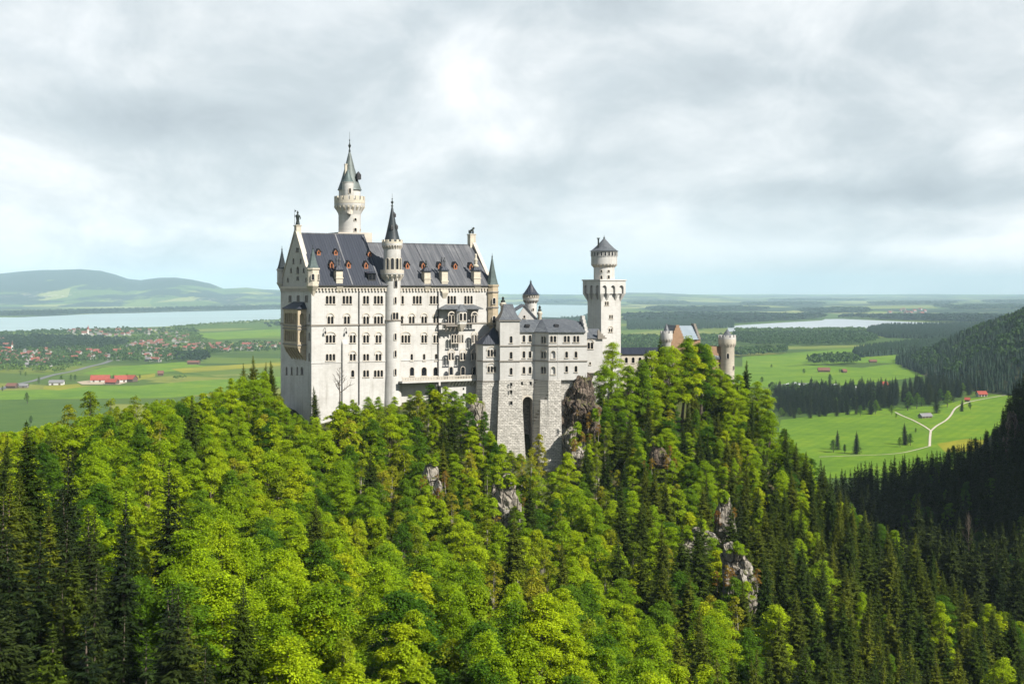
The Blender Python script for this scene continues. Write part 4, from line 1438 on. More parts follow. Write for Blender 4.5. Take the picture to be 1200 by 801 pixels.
# ---- the tall round tower behind the ridge
vN = W / 2 + 7.0
uN = PF.u(409.7, vN)
zN = lambda py: PF.z(py, uN, vN - 3)
pN = PF.mpp(uN, vN)
rN = 13.0 * pN
m = MB()
m.lathe(uN, vN, [(rN, 20), (rN, zN(252)), (rN + 0.1, zN(250)), (rN + 1.15, zN(241.5)), (rN + 1.2, zN(240)), (rN + 1.2, zN(238.2)), (rN + 1.0, zN(238)), (rN + 1.0, zN(236))], 40)
NT_o = m.build('round_tower', M_WALL, PAL, smooth=35)
m = MB()
hw = 21.2 * pN
m.prism([(uN - hw, vN - hw * 0.8), (uN + hw, vN - hw * 0.8), (uN + hw, vN + hw * 0.8), (uN - hw, vN + hw * 0.8)], zN(290), zN(272.5))
m.build('tower_plinth', M_TRIM, NT_o)
m = MB()
corbel_ring(m, uN, vN, rN + 0.05, rN + 1.2, zN(249), zN(240.5), 20, 0.55)
m.build('corbel', M_CREAM, NT_o)
m = MB()
crenel_ring(m, uN, vN, rN + 1.2, zN(237.9), zN(229.5), 16, 0.4, 0.7)
m.build('parapet', M_CREAM, NT_o)
m = MB()
m.lathe(uN, vN, [(rN - 0.1, zN(237.8)), (rN - 0.1, zN(223)), (rN + 0.1, zN(222.5)), (rN + 0.1, zN(222))], 32)
m.build('upper_drum', M_WALL, NT_o, smooth=35)
sp = spire('spire', NT_o, uN, vN, zN(222) + 0.01, zN(176), rN + 0.1, M_PALECOP, 28, 1.06, zN(153) - zN(176))
# small stair turret on its left, with a chimney
uT, vT = uN - 6.0 * pN, vN - 2.2
m = MB()
rT = 6.6 * pN
m.lathe(uT, vT, [(rT * 0.4, zN(245)), (rT, zN(238)), (rT, zN(214.5)), (rT + 0.12, zN(214)), (rT + 0.12, zN(213.5))], 24)
TT = m.build('stair_turret', M_WALL, NT_o, smooth=35)
spire('turret_spire', NT_o, uT, vT, zN(213.4), zN(198.5), rT, M_COPPER, 20, 1.08)
drum_window(NT_o, PF, uT, vT, rT, -math.pi / 2 - 0.05, zN(227), zN(221), 0.6, M_TRIM)
m = MB()
m.box(uT - 0.65, uT - 0.05, vT + 0.4, vT + 1.0, zN(206), zN(193))
m.box(uT - 0.75, uT + 0.05, vT + 0.3, vT + 1.1, zN(193) + 0.003, zN(192))
m.build('tower_chimney', M_CREAM, NT_o)
m = MB()
m.hull([(uN + 6.5 * pN + dx, vN - 2.4 + dy, zN(207) + dz) for dx in (-0.5, 0.7) for dy in (-0.6, 0.8) for dz in (-0.7, 0.7)] + [(uN + 7 * pN, vN - 2.3, zN(200))])
m.build('spire_dormer', M_IRON, NT_o)
for a, p0, p1, w in ((-1.45, 258.5, 255.5, 0.75), (-1.45, 271, 267, 0.8), (-0.75, 270, 267.5, 0.5)):
    drum_window(NT_o, PF, uN, vN, rN, a, zN(p0), zN(p1), w, M_TRIM)
m = MB()
m.tube([(uN - 6 * pN, vN - rN * 0.9 - 0.1, zN(250)), (uN - 6 * pN, vN - rN * 0.9 - 0.9, zN(249)), (uN - 6 * pN, vN - rN - 0.6, zN(246))], [0.7, 0.9, 0.6], 10)
m.build('tower_oriel', M_TRIM, NT_o)

# ---- statues on the gables (bronze herald, stone lion)
zst = ZR1 + 0.9 + 0.5
m = MB()
m.box(-0.1, 1.3, W / 2 - 0.9, W / 2 + 0.9, ZR1 - 0.6, zst + 0.5)
m.box(-0.3, 1.5, W / 2 - 1.1, W / 2 + 1.1, zst + 0.503, zst + 0.75)
m.build('statue_pedestal', M_CREAM, PAL)
q = zst + 0.75
cx_, cyy = 0.6, W / 2
m = MB()
m.lathe(cx_, cyy, [(0.62, q), (0.55, q + 0.5), (0.40, q + 1.3), (0.48, q + 1.9), (0.55, q + 2.5), (0.5, q + 2.8), (0.18, q + 3.0), (0.16, q + 3.1), (0.27, q + 3.3), (0.27, q + 3.55), (0.12, q + 3.8), (0.05, q + 4.0)], 12)
m.tube([(cx_ - 0.45, cyy, q + 2.65), (cx_ - 0.85, cyy - 0.2, q + 2.2), (cx_ - 1.0, cyy - 0.3, q + 2.75)], [0.17, 0.13, 0.1], 8)
m.tube([(cx_ + 0.45, cyy, q + 2.65), (cx_ + 0.8, cyy - 0.1, q + 2.0), (cx_ + 0.6, cyy - 0.35, q + 1.6)], [0.17, 0.13, 0.1], 8)
m.tube([(cx_ - 1.0, cyy - 0.3, q + 0.1), (cx_ - 1.0, cyy - 0.3, q + 4.4)], [0.06, 0.03], 6)
m.hull([(cx_ - 0.95, cyy - 0.3, q + 3.5), (cx_ - 0.95, cyy - 0.25, q + 4.2), (cx_ - 0.4, cyy - 0.3, q + 3.9), (cx_ - 0.95, cyy - 0.35, q + 3.8)])
m.build('bronze_statue', M_BRONZE, PAL, smooth=50)
q = ZR2 + 1.1 + 0.5
uL_ = L - 0.7
m = MB()
m.box(uL_ - 0.9, uL_ + 0.9, W / 2 - 0.9, W / 2 + 0.9, ZR2 - 1.0, q + 1.3)
m.box(uL_ - 1.05, uL_ + 1.05, W / 2 - 1.05, W / 2 + 1.05, q + 1.303, q + 1.6)
m.build('statue_pedestal', M_CREAM, PAL)
q += 1.6
m = MB()
m.tube([(uL_ - 0.75, W / 2, q + 0.2), (uL_ - 0.5, W / 2, q + 0.75), (uL_ + 0.1, W / 2, q + 1.1), (uL_ + 0.45, W / 2, q + 1.55), (uL_ + 0.75, W / 2, q + 1.75), (uL_ + 0.95, W / 2, q + 1.65)], [0.3, 0.42, 0.42, 0.4, 0.33, 0.16], 10)
for dx, dy in ((0.35, 0.22), (0.35, -0.22)):
    m.tube([(uL_ + dx, W / 2 + dy, q + 1.1), (uL_ + dx + 0.15, W / 2 + dy, q + 0.5), (uL_ + dx + 0.1, W / 2 + dy, q)], [0.2, 0.14, 0.13], 8)
    m.tube([(uL_ - 0.5, W / 2 + dy, q + 0.5), (uL_ - 0.1, W / 2 + dy * 1.4, q + 0.35), (uL_ - 0.15, W / 2 + dy * 1.4, q)], [0.24, 0.18, 0.13], 8)
m.tube([(uL_ - 0.8, W / 2, q + 0.2), (uL_ - 1.0, W / 2, q + 0.7), (uL_ - 0.85, W / 2, q + 1.2)], [0.08, 0.07, 0.1], 6)
m.build('lion_statue', M_BRONZE, PAL, smooth=60)

# ---- terrace along the foot of the right half
VT = -4.2
ut0, ut1 = PF.u(471.5, VT), PF.u(561, VT)
zt = PF.z(445, PF.u(520, VT), VT)
m = MB()
m.box(ut0, ut1, VT, VB - 0.01, zt - 0.5, zt)
m.box(ut0, UB0 - 0.01, VB - 0.009, -0.003, zt - 0.5, zt)
TR = m.build('terrace', M_WALL, PAL)
m = MB()
m.box(ut0, ut1, VT + 0.02, VT + 0.32, zt + 0.85, zt + 1.08)
m.box(ut0, ut1, VT + 0.02, VT + 0.32, zt + 0.003, zt + 0.2)
n_ = int((ut1 - ut0) / 0.5)
for i in range(n_ + 1):
    x = ut0 + (ut1 - ut0 - 0.24) * i / n_
    m.box(x, x + 0.24, VT + 0.05, VT + 0.29, zt + 0.19, zt + 0.86)
m.build('balustrade', M_TRIM, TR)
m = MB()
uc0 = PF.u(528, VT)
for i in range(9):
    x = uc0 + (ut1 - uc0 - 0.6) * i / 8
    m.hull([(x, VT + 0.1, zt - 0.503), (x + 0.5, VT + 0.1, zt - 0.503), (x, VB - 0.3, zt - 0.503), (x + 0.5, VB - 0.3, zt - 0.503), (x, VB - 0.3, zt - 2.2), (x + 0.5, VB - 0.3, zt - 2.2)])
m.box(uc0 - 2, ut1, VB - 0.3, VB - 0.02, 4, zt - 0.503)
m.build('terrace_wall', M_WALL, TR)
m = MB()
uu = PF.u(542.5, VB)
for py in (454, 460.5):
    m.box(uu - 0.25, uu + 0.25, VB - 0.34, VB - 0.303, PF.z(py + 2.5, uu, VB), PF.z(py, uu, VB))
m.build('slit_window', M_HOLE, TR)

# ================================================================= FRONT WING (nearer, right of the palace)
WF = Frame(586, 361, 7, 134)
WG = tag(WF.root('castle_wing'), 'white three-storey castle wing on a rusticated stone base with tall dark archway', 'castle wing')
wz = lambda py, v=0.0: WF.z(py, 8, v)
uA0, uA1 = WF.u(586), WF.u(609)
VBk = 2.2
uB1 = WF.u(627, VBk)
VC = -1.6
uC0, uC1 = WF.u(643, VC), WF.u(688, VC)
zA, zBC, zRust = wz(376), wz(389.5), wz(445)
DV = 12.0

wA = MB().box(uA0, uA1, 0, DV, zRust, zA).build('wall', M_WALL, WG)
fA = Facade(WG, lambda p, q, t: (p, t, q), M_TRIM)
for py in (397.6, 416, 434.6):
    fA.window(WF.u(599), wz(py + 4), wz(py - 4), 1, 0.75)
carve(wA, fA.cut)
wB = MB().box(uA1 + 0.003, uB1 + 0.6, VBk, DV, zRust, zBC).build('wall', M_WALL, WG)
fB = Facade(WG, lambda p, q, t: (p, VBk + t, q), M_TRIM)
for px in (614, 621.2):
    for py in (397, 415.7, 434):
        fB.window(WF.u(px, VBk), wz(py + 4), wz(py - 4), 1, 0.75)
carve(wB, fB.cut)
polyC = [(uB1, VBk), (uC0, VC), (uC1, VC), (uC1, DV), (uB1, DV)]
wC = MB().prism(polyC, zRust, zBC).build('wall', M_WALL, WG)
fC = Facade(WG, lambda p, q, t: (p, VC + t, q), M_TRIM)
for px, n in ((648.3, 2), (664.2, 2), (675.3, 2)):
    fC.window(WF.u(px, VC), wz(401, VC), wz(393.5, VC), n, 0.72)
for px in (664, 675):
    for py in (415.5, 432.5):
        fC.window(WF.u(px, VC), wz(py + 3.6, VC), wz(py - 3.6, VC), 1, 0.75)
# blind arches
for py in (415.5, 434):
    fC.window(WF.u(648.3, VC), wz(py + 4.5, VC), wz(py - 4.5, VC), 1, 1.25, pane=False)
carve(wC, fC.cut)
dx, dy = uC0 - uB1, VC - VBk
dl = math.hypot(dx, dy)
ex, ey = dx / dl, dy / dl
nx, ny = -ey, ex          # into the wall
if nx * 1 + ny * 1 < 0:
    nx, ny = -nx, -ny
fD = Facade(WG, lambda p, q, t: (uB1 + ex * p + nx * t, VBk + ey * p + ny * t, q), M_TRIM)
for py in (398, 415.7, 433.5):
    fD.window(dl * 0.62, wz(py + 4), wz(py - 4), 2, 0.72, hood=py < 430 and py > 400)
carve(wC, fD.cut)
# quoins at the step in the front
m = MB()
ux = WF.u(654.5, VC)
for i in range(26):
    z = zRust + 0.3 + i * 0.5
    if z > zBC - 0.8:
        break
    m.box(ux - (0.35 if i % 2 else 0.2), ux + (0.35 if i % 2 else 0.2), VC - 0.06, VC - 0.003, z, z + 0.499)
m.build('quoin', M_WALL, WG)
for py in (405, 422.8):
    z = wz(py)
    m = MB()
    m.box(uA0 - 0.2, uA1 + 0.2, -0.2, -0.003, z - 0.17, z + 0.17)
    m.box(uA0 - 0.2, uA0 - 0.003, 0, DV, z - 0.17, z + 0.17)
    m.box(uA1 + 0.203, uB1 - 0.05, VBk - 0.2, VBk - 0.003, z - 0.17, z + 0.17)
    off = [(uB1 - nx * 0.2, VBk - ny * 0.2), (uC0 - nx * 0.2, VC - 0.2), (uC1 + 0.1, VC - 0.2), (uC1 + 0.1, VC - 0.003), (uC0, VC - 0.003), (uB1 - 0.003, VBk - 0.003)]
    m.prism(off, z - 0.17, z + 0.17)
    m.build('string_course', M_DTRIM, WG)
for mm in ((uA0 - 0.35, uA1 + 0.35, -0.35, DV, zA + 0.003),):
    MB().box(mm[0], mm[1], mm[2], mm[3], mm[4], mm[4] + 0.3).build('cornice', M_DTRIM, WG)
# stepped parapet at the right end
m = MB()
for i in range(5):
    m.box(uC1 - 0.45, uC1 + 0.35, VC + 0.1 + i * 1.3, DV - i * 1.3, zBC + (0.0 if i == 0 else 0.55 + (i - 1) * 1.0), zBC + 0.55 + i * 1.0)
m.build('stepped_gable', M_WALL, WG)
# roofs: concave cap over A, hipped roof over B and C
m = MB()
ca, cb = (uA0 + uA1) / 2, 4.8
def rect(k, z, ox=0.0):
    hu, hv = (uA1 - uA0) / 2 + 0.45, 5.2
    return [(ca + ox - hu * k[0], cb - hv * k[1], z), (ca + ox + hu * k[0], cb - hv * k[1], z), (ca + ox + hu * k[0], cb + hv * k[1], z), (ca + ox - hu * k[0], cb + hv * k[1], z)]
z0 = zA + 0.32
m.loft([rect((1, 1), z0), rect((0.8, 0.82), z0 + 0.75), rect((0.62, 0.66), z0 + 1.8), rect((0.48, 0.45), z0 + 3.2), rect((0.40, 0.2), z0 + 4.4)])
m.build('roof', M_GREYROOF, WG)
eB = 0.5
m = MB()
m.hull([(uA1 + 0.1, VBk - eB, zBC), (uB1 + 0.3, VBk - eB, zBC), (uA1 + 0.1, DV, zBC), (uB1 + 3, DV, zBC), (uA1 + 0.1, 6.8, wz(374.5, 6)), (uB1 + 4.0, 6.8, wz(374.5, 6)), (uA1 + 0.1, VBk - eB, zBC + 0.15), (uB1 + 0.3, VBk - eB, zBC + 0.15)])
m.build('roof', M_GREYROOF, WG)
m = MB()
m.hull([(uB1 - 0.3, VBk - 0.6, zBC + 0.01), (uC0 - 0.2, VC - eB, zBC + 0.01), (uC1 - 0.46, VC - eB, zBC + 0.01), (uC1 - 0.46, DV, zBC + 0.01), (uB1 - 0.3, DV, zBC + 0.01),
        (uB1 - 0.3, VBk - 0.6, zBC + 0.2), (uC0 - 0.2, VC - eB, zBC + 0.2), (uC1 - 0.46, VC - eB, zBC + 0.2), (uC0 - 0.8, 5.6, wz(373.5, 6)), (uC1 - 4.5, 5.6, wz(373.5, 6)), (uC1 - 0.46, 5.6, wz(377, 6))])
m.build('roof', M_GREYROOF, WG)
for px, v in ((618, 4), (652, 1.5)):
    u_ = WF.u(px, v)
    z_ = wz(381.5, v)
    m = MB()
    m.hull([(u_ - 0.6, v - 0.9, z_ - 0.3), (u_ + 0.6, v - 0.9, z_ - 0.3), (u_ - 0.6, v - 0.9, z_ + 0.35), (u_ + 0.6, v - 0.9, z_ + 0.35), (u_ - 0.6, v + 1.4, z_ + 0.45), (u_ + 0.6, v + 1.4, z_ + 0.45), (u_, v + 1, z_ - 0.5)])
    m.build('roof_vent', M_IRON, WG)
# rusticated base
zb0 = -4.0
bA = MB()
bA.hull([(uA0 - 0.25, -0.25, zRust - 0.003), (uA1 + 0.3, -0.25, zRust - 0.003), (uA0 - 0.25, DV, zRust - 0.003), (uA1 + 0.3, DV, zRust - 0.003),
         (uA0 - 1.5, -2.4, zb0), (uA1 + 1.9, -2.4, zb0), (uA0 - 1.5, DV, zb0), (uA1 + 1.9, DV, zb0)])
bA_o = bA.build('stone_base', M_RUST, WG)
fE = Facade(bA_o, lambda p, q, t: (p, -0.9 + t, q), M_RUST, 1.2)
for py in (449.5, 458, 471):
    fE.window(WF.u(599, -0.6), wz(py + 2.5), wz(py - 1.5), 1, 0.7, rnd=False, sill=False)
carve(bA_o, fE.cut)
bB = MB().box(uA1 + 0.303, uB1 + 0.4, VBk - 0.2, DV, zb0, zRust - 0.003)
bB_o = bB.build('stone_base', M_RUST, WG)
c = MB()
c.slab(arch_poly(WF.u(618.2, VBk), 2.75, zb0 - 1, wz(464.5, VBk)), lambda p, q, t: (p, VBk + t, q), -1.0, 7.5)
carve(bB_o, c)
fE = Facade(bB_o, lambda p, q, t: (p, VBk - 0.2 + t, q), M_RUST, 0.5)
for px, py in ((611.5, 449), (621.8, 449)):
    fE.window(WF.u(px, VBk), wz(py + 2.5), wz(py - 1.5), 1, 0.6, rnd=False, sill=False)
carve(bB_o, fE.cut)
# arch ring
m = MB()
c_, w_ = WF.u(618.2, VBk), 2.75
zt_ = wz(464.5, VBk)
rings = []
for i in range(13):
    a = math.pi * i / 12
    r0, r1 = w_ / 2, w_ / 2 + 0.5
    rings.append([(c_ + rr * math.cos(a), VBk - 0.2 + t, zt_ - w_ / 2 + rr * math.sin(a)) for rr, t in ((r1, -0.12), (r0, -0.12), (r0, 0.3), (r1, 0.3))])
m.loft(rings)
m.build('arch_ring', M_TRIM, bB_o)
# buttress left of the archway
m = MB()
ua, ub = WF.u(607, -1), WF.u(612.8, -1)
m.hull([(ua, VBk - 0.21, wz(485)), (ub, VBk - 0.21, wz(485)), (ua, VBk - 1.0, wz(486)), (ub, VBk - 1.0, wz(486)), (ua, VBk - 0.21, zb0), (ub + 1.2, VBk - 0.21, zb0), (ua, -3.4, zb0), (ub + 1.2, -3.4, zb0)])
m.build('buttress', M_WALL, WG)
bC = MB()
uR = WF.u(657.5, VC - 0.3)
pol_t = [(uB1 - 0.1, VBk - 0.2), (uC0 - 0.1, VC - 0.3), (uR, VC - 0.3), (uR, DV - 1), (uB1 - 0.1, DV - 1)]
pol_b = [(uB1 - 0.9, VBk - 0.9), (uC0 - 0.6, VC - 1.9), (uR + 0.15, VC - 1.9), (uR + 0.15, DV - 1), (uB1 - 0.9, DV - 1)]
bC.loft([[(x, y, zb0 - 3) for x, y in pol_b], [(x, y, zRust - 0.004) for x, y in pol_t]])
bC_o = bC.build('stone_base', M_RUST, WG)
m = MB()
ua, ub = WF.u(622.5, VC), WF.u(640, VC)
m.hull([(ua + 2.6, VC - 0.1, wz(468)), (ub + 1.0, VC - 0.4, wz(468)), (ua + 1.6, VC - 2.3, zb0 - 3), (ub + 1.2, VC - 2.6, zb0 - 3), (ua + 2.6, VC + 1.2, wz(468)), (ua + 1.6, VC + 1.2, zb0 - 3), (ub + 1.0, VC + 1.2, wz(468)), (ub + 1.2, VC + 1.2, zb0 - 3)])
m.build('buttress', M_RUST, bC_o)
MB().box(uR + 0.02, uC1, VC + 0.9, DV - 1, zb0 + 8, zRust - 0.005).build('foundation_wall', M_RUST, WG)

# ---- polygonal annex between palace and wing
AF = Frame(566, 362, 8, 134)
AX = tag(AF.root('castle_annex'), 'small polygonal annex with pointed dark roof beside the terrace', 'castle annex')
az = lambda py: AF.z(py, 2, 0)
ua1 = AF.u(586.5)
pa = [(-1.35, 1.6), (0, 0), (ua1, 0), (ua1, 7), (-1.35, 7)]
wa = MB().prism(pa, az(447), az(403)).build('wall', M_WALL, AX)
fa = Facade(AX, lambda p, q, t: (p, t, q), M_TRIM)
fa.window(AF.u(576.3), az(417.5), az(409.5), 3, 0.62, hood=True)
fa.window(AF.u(576.3), az(436), az(429), 3, 0.62, hood=True)
carve(wa, fa.cut)
m = MB()
for py in (403.3, 422.8, 446.5):
    z = az(py)
    m.prism([(-1.35 - 0.2, 1.55), (-0.08, -0.2), (ua1, -0.2), (ua1, -0.003), (0.0, -0.003), (-1.353, 1.6)], z - 0.17, z + 0.17)
m.build('string_course', M_DTRIM, AX)
m = MB()
m.hull([(-1.8, 1.3, az(403) + 0.01), (-0.3, -0.45, az(403) + 0.01), (ua1, -0.45, az(403) + 0.01), (ua1, 7, az(403) + 0.01), (-1.8, 7, az(403) + 0.01), (ua1 - 1.6, 2.6, az(383)), (ua1, 3.2, az(390))])
m.build('roof', M_SLATE, AX)
m = MB()
m.loft([[(x + (-0.9 if x < 1 else 0), y - (1.3 if y < 3 else 0), -6) for x, y in pa], [(x - (0.1 if x < 1 else 0), y - (0.1 if y < 3 else 0), az(447) - 0.003) for x, y in pa]])
m.build('stone_base', M_RUST, AX)
m = MB()
m.hull([(-1.2, 1.2, az(470)), (-0.3, 0.2, az(470)), (-1.2, 2.5, az(470)), (0, 2.5, az(470)), (-3.2, -0.6, -6), (-1.6, -2.4, -6), (-3.2, 2.5, -6), (0, 2.5, -6)])
m.build('buttress', M_WALL, AX)

# ---- gabled house behind the wing
HF = Frame(604.7, 385, 4, 146)
HH = tag(HF.root('gabled_house'), 'gabled white house with grey roof behind the front wing', 'house')
hz = lambda py: HF.z(py, 3, 0)
uh = HF.u(629.6)
MB().box(0, uh, 0, 14, 0, hz(374)).build('wall', M_WALL, HH)
gw = MB()
gw.loft([[(0, y, hz(374) + 0.003), (uh, y, hz(374) + 0.003), (uh * 0.4, y, hz(358))] for y in (0, 0.8)])
gw_o = gw.build('gable_wall', M_WALL, HH)
fh = Facade(gw_o, lambda p, q, t: (p, t, q), M_TRIM, 0.4)
fh.window(HF.u(614.5), hz(372.5), hz(369.5), 1, 0.6)
carve(gw_o, fh.cut)
m = MB()
sec = [(-5.2, hz(374) - 0.2), (uh * 0.4, hz(356.6)), (uh + 0.35, hz(374.6)), (uh + 0.35, hz(376)), (uh * 0.4, hz(358.2)), (-5.2, hz(374) - 0.6)]
m.loft([[(x, -0.35, z) for x, z in sec], [(x, 14, z) for x, z in sec]])
m.build('roof', M_GREYROOF, HH)
for px, py0, py1, r in ((589.5, 374, 354, 0.75), (632.5, 376, 364.5, 0.6)):
    m = MB()
    u_ = HF.u(px, -0.5)
    z1 = hz(py1)
    m.lathe(u_, -0.3, [(r, hz(py0) - 3), (r, z1 - 1.2), (r * 1.35, z1 - 0.9), (r * 1.35, z1 - 0.3), (r, z1 - 0.2), (r * 0.8, z1)], 16)
    o = m.build('round_chimney', M_CREAM, HH, smooth=35)
    m = MB()
    m.lathe(u_, -0.3, [(r * 0.9, z1 + 0.003), (r * 0.9, z1 + 0.4), (0.3, z1 + 0.8), (0.4, z1 + 1.3), (0.05, z1 + 1.7)], 12)
    m.build('chimney_cap', M_BRONZE, o)

# ---- slim round tower behind it
RF = Frame(622, 395, 0, 146)
RT = tag(RF.root('round_turret'), 'slim round white tower with cone roof behind the gabled house', 'tower')
rz_ = lambda py: RF.z(py)
rp = RF.mpp()
m = MB()
r0 = 6.9 * rp
m.lathe(0, 0, [(r0, 0), (r0, rz_(354)), (r0 + 0.55, rz_(351.5)), (r0 + 0.6, rz_(351)), (r0 + 0.6, rz_(345))], 28)
m.build('wall', M_WALL, RT, smooth=35)
m = MB()
corbel_ring(m, 0, 0, r0 + 0.02, r0 + 0.58, rz_(355), rz_(351.6), 14, 0.4)
m.build('corbel', M_DTRIM, RT)
spire('cone_roof', RT, 0, 0, rz_(344.9), rz_(331), r0 + 0.6, M_SLATE, 24, 1.2, 1.1)
for i in range(10):
    a = -math.pi / 2 + (i - 4.5) * 0.32
    if abs(a + math.pi / 2) < 1.5:
        drum_window(RT, RF, 0, 0, r0 + 0.6, a, rz_(348.5), rz_(346), 0.35, M_TRIM, rnd=False)
drum_window(RT, RF, 0, 0, r0, -1.2, rz_(363.5), rz_(361), 0.5, M_TRIM)

# ================================================================= SQUARE TOWER
QF = Frame(704.5, 425, 31, 146)
QT = tag(QF.root('square_tower'), 'tall square white tower with round crown and conical roof', 'tower')
S = QF.u(727.5)
qz = lambda py: QF.z(py, 0, 0)
ov = 1.15
m = MB()
m.box(0, S, 0, S, 0, qz(333))
qw = m.build('wall', M_WALL, QT)
fq = Facade(QT, lambda p, q, t: (p, t, q), M_TRIM)
for px, py, n in ((711, 355.6, 2), (716, 371.2, 2), (715.5, 387, 2)):
    u_ = QF.u(px)
    fq.window(u_, QF.z(py + 2, u_, 0), QF.z(py - 2.2, u_, 0), n, 0.62, hood=py > 380, rnd=py > 380)
carve(qw, fq.cut)
m = MB()
m.box(-ov, S + ov, -ov, S + ov, qz(344), qz(328.8))
m.box(-ov - 0.25, S + ov + 0.25, -ov - 0.25, S + ov + 0.25, qz(328.8) + 0.003, qz(327.3))
cr = m.build('machicolation', M_WALL, QT)
c = MB()
na = 3
for i in range(na):
    cc = -ov + (S + 2 * ov) * (i + 0.5) / na
    for fn, in ((lambda p, q, t: (p, -ov + t, q),), (lambda p, q, t: (-ov + t, p, q),)):
        c.slab(arch_poly(cc, 1.75, qz(346), qz(334.2)), fn, -0.6, 0.7)
carve(cr, c)
m = MB()
for i in range(na + 1):
    cc = -ov + (S + 2 * ov) * i / na
    hw_ = 0.5
    a_, b_ = max(cc - hw_ * 0.9, -ov), min(cc + hw_ * 0.9, S + ov)
    if i in (0, na):
        continue
    m.hull([(a_, -ov, qz(344) - 0.003), (b_, -ov, qz(344) - 0.003), (a_, -0.003, qz(344) - 0.003), (b_, -0.003, qz(344) - 0.003), (a_ + 0.2, -0.003, qz(352)), (b_ - 0.2, -0.003, qz(352)), (a_, -ov * 0.7, qz(346))])
    m.hull([(-ov, a_, qz(344) - 0.003), (-ov, b_, qz(344) - 0.003), (-0.003, a_, qz(344) - 0.003), (-0.003, b_, qz(344) - 0.003), (-0.003, a_ + 0.2, qz(352)), (-0.003, b_ - 0.2, qz(352)), (-ov * 0.7, a_, qz(346))])
m.hull([(-ov, -ov, qz(344) - 0.003), (0.2, -ov, qz(344) - 0.003), (-ov, 0.2, qz(344) - 0.003), (0.3, 0.3, qz(344) - 0.003), (-0.002, -0.002, qz(353)), (0.4, -0.002, qz(353)), (-0.002, 0.4, qz(353))])
m.hull([(S + ov, -ov, qz(344) - 0.003), (S - 0.2, -ov, qz(344) - 0.003), (S + ov, 0.2, qz(344) - 0.003), (S - 0.3, 0.3, qz(344) - 0.003), (S + 0.002, -0.002, qz(353)), (S - 0.4, -0.002, qz(353)), (S + 0.002, 0.4, qz(353))])
m.hull([(-ov, S + ov, qz(344) - 0.003), (-ov, S - 0.2, qz(344) - 0.003), (0.2, S + ov, qz(344) - 0.003), (0.3, S - 0.3, qz(344) - 0.003), (-0.002, S + 0.002, qz(353)), (-0.002, S - 0.4, qz(353)), (0.4, S + 0.002, qz(353))])
m.build('machicolation_corbel', M_WALL, QT)
rq = 12.3 * QF.mpp(0, 4)
cq = S / 2
# centre shows at px 709.7
cu, cv = cq, cq
m = MB()
q2 = lambda py: QF.z(py, cu, cv)
m.lathe(cu, cv, [(rq, qz(327.3) + 0.01), (rq, q2(312.5)), (rq + 0.75, q2(310)), (rq + 0.85, q2(309.5)), (rq + 0.85, q2(294.5)), (rq + 0.5, q2(294.4))], 40)
dr = m.build('round_crown', M_WALL, QT, smooth=35)
m = MB()
corbel_ring(m, cu, cv, rq + 0.02, rq + 0.83, q2(313.5), q2(309.7), 22, 0.5)
m.build('corbel', M_TRIM, dr)
for i in range(11):
    a = -math.pi / 2 - rad(30) + (i - 5) * 0.285
    drum_window(dr, QF, cu, cv, rq + 0.86, a, q2(300), q2(295.5), 0.62, M_WALL, rnd=False)
for px_a, p0, p1 in ((-0.35, 319, 316.5), (0.35, 319, 316.5), (-0.35, 327, 323), (0.35, 326.5, 322.5)):
    drum_window(dr, QF, cu, cv, rq, -math.pi / 2 - rad(30) + px_a, q2(p0), q2(p1), 0.7, M_TRIM)
spire('cone_roof', dr, cu, cv, q2(294.3), q2(279.5), rq + 0.95, M_GREYROOF, 28, 1.1, 1.2)
m = MB()
m.tube([(cu - 3.0, cv - 1.0, q2(290)), (cu - 3.0, cv - 1.0, q2(280)), ], 0.28, 8)
m.box(cu - 3.4, cu - 2.6, cv - 1.4, cv - 0.6, q2(280) + 0.003, q2(279))
m.build('tower_chimney', M_BRONZE, dr)

# ---- connecting range between wing and square tower
CF = Frame(687.5, 388, 10, 146)
CR = tag(CF.root('connecting_range'), 'low white connecting building between the wing and the square tower', 'castle range')
cz_ = lambda py: CF.z(py, 2, 0)
uc = CF.u(706)
w_ = MB().box(0, uc, 0, 9, 0, cz_(396.5)).build('wall', M_WALL, CR)
fc = Facade(CR, lambda p, q, t: (p, t, q), M_TRIM)
fc.window(CF.u(691.8), cz_(408.5), cz_(401), 2, 0.75, hood=True)
fc.window(CF.u(691.5), cz_(427), cz_(424), 1, 0.5)
carve(w_, fc.cut)
m = MB()
m.hull([(-0.2, -0.4, cz_(396.5) + 0.01), (uc, -0.4, cz_(396.5) + 0.01), (-0.2, 9, cz_(396.5) + 0.01), (uc, 9, cz_(396.5) + 0.01), (-0.2, 4.5, cz_(385.5)), (uc, 4.5, cz_(385.5)), (-0.2, -0.4, cz_(396)), (uc, -0.4, cz_(396))])
m.build('roof', M_GREYROOF, CR)
m = MB()
for i in range(5):
    m.box(CF.u(700) + i * 0.55, CF.u(700) + i * 0.55 + 0.56, -0.6, 0.2, cz_(397), cz_(386.5 + i * 2.2))
m.build('stepped_gable', M_DTRIM, CR)
MB().box(-0.1, uc + 3, -0.6, -0.003, cz_(437.3), cz_(436.2)).build('string_course', M_DTRIM, CR)

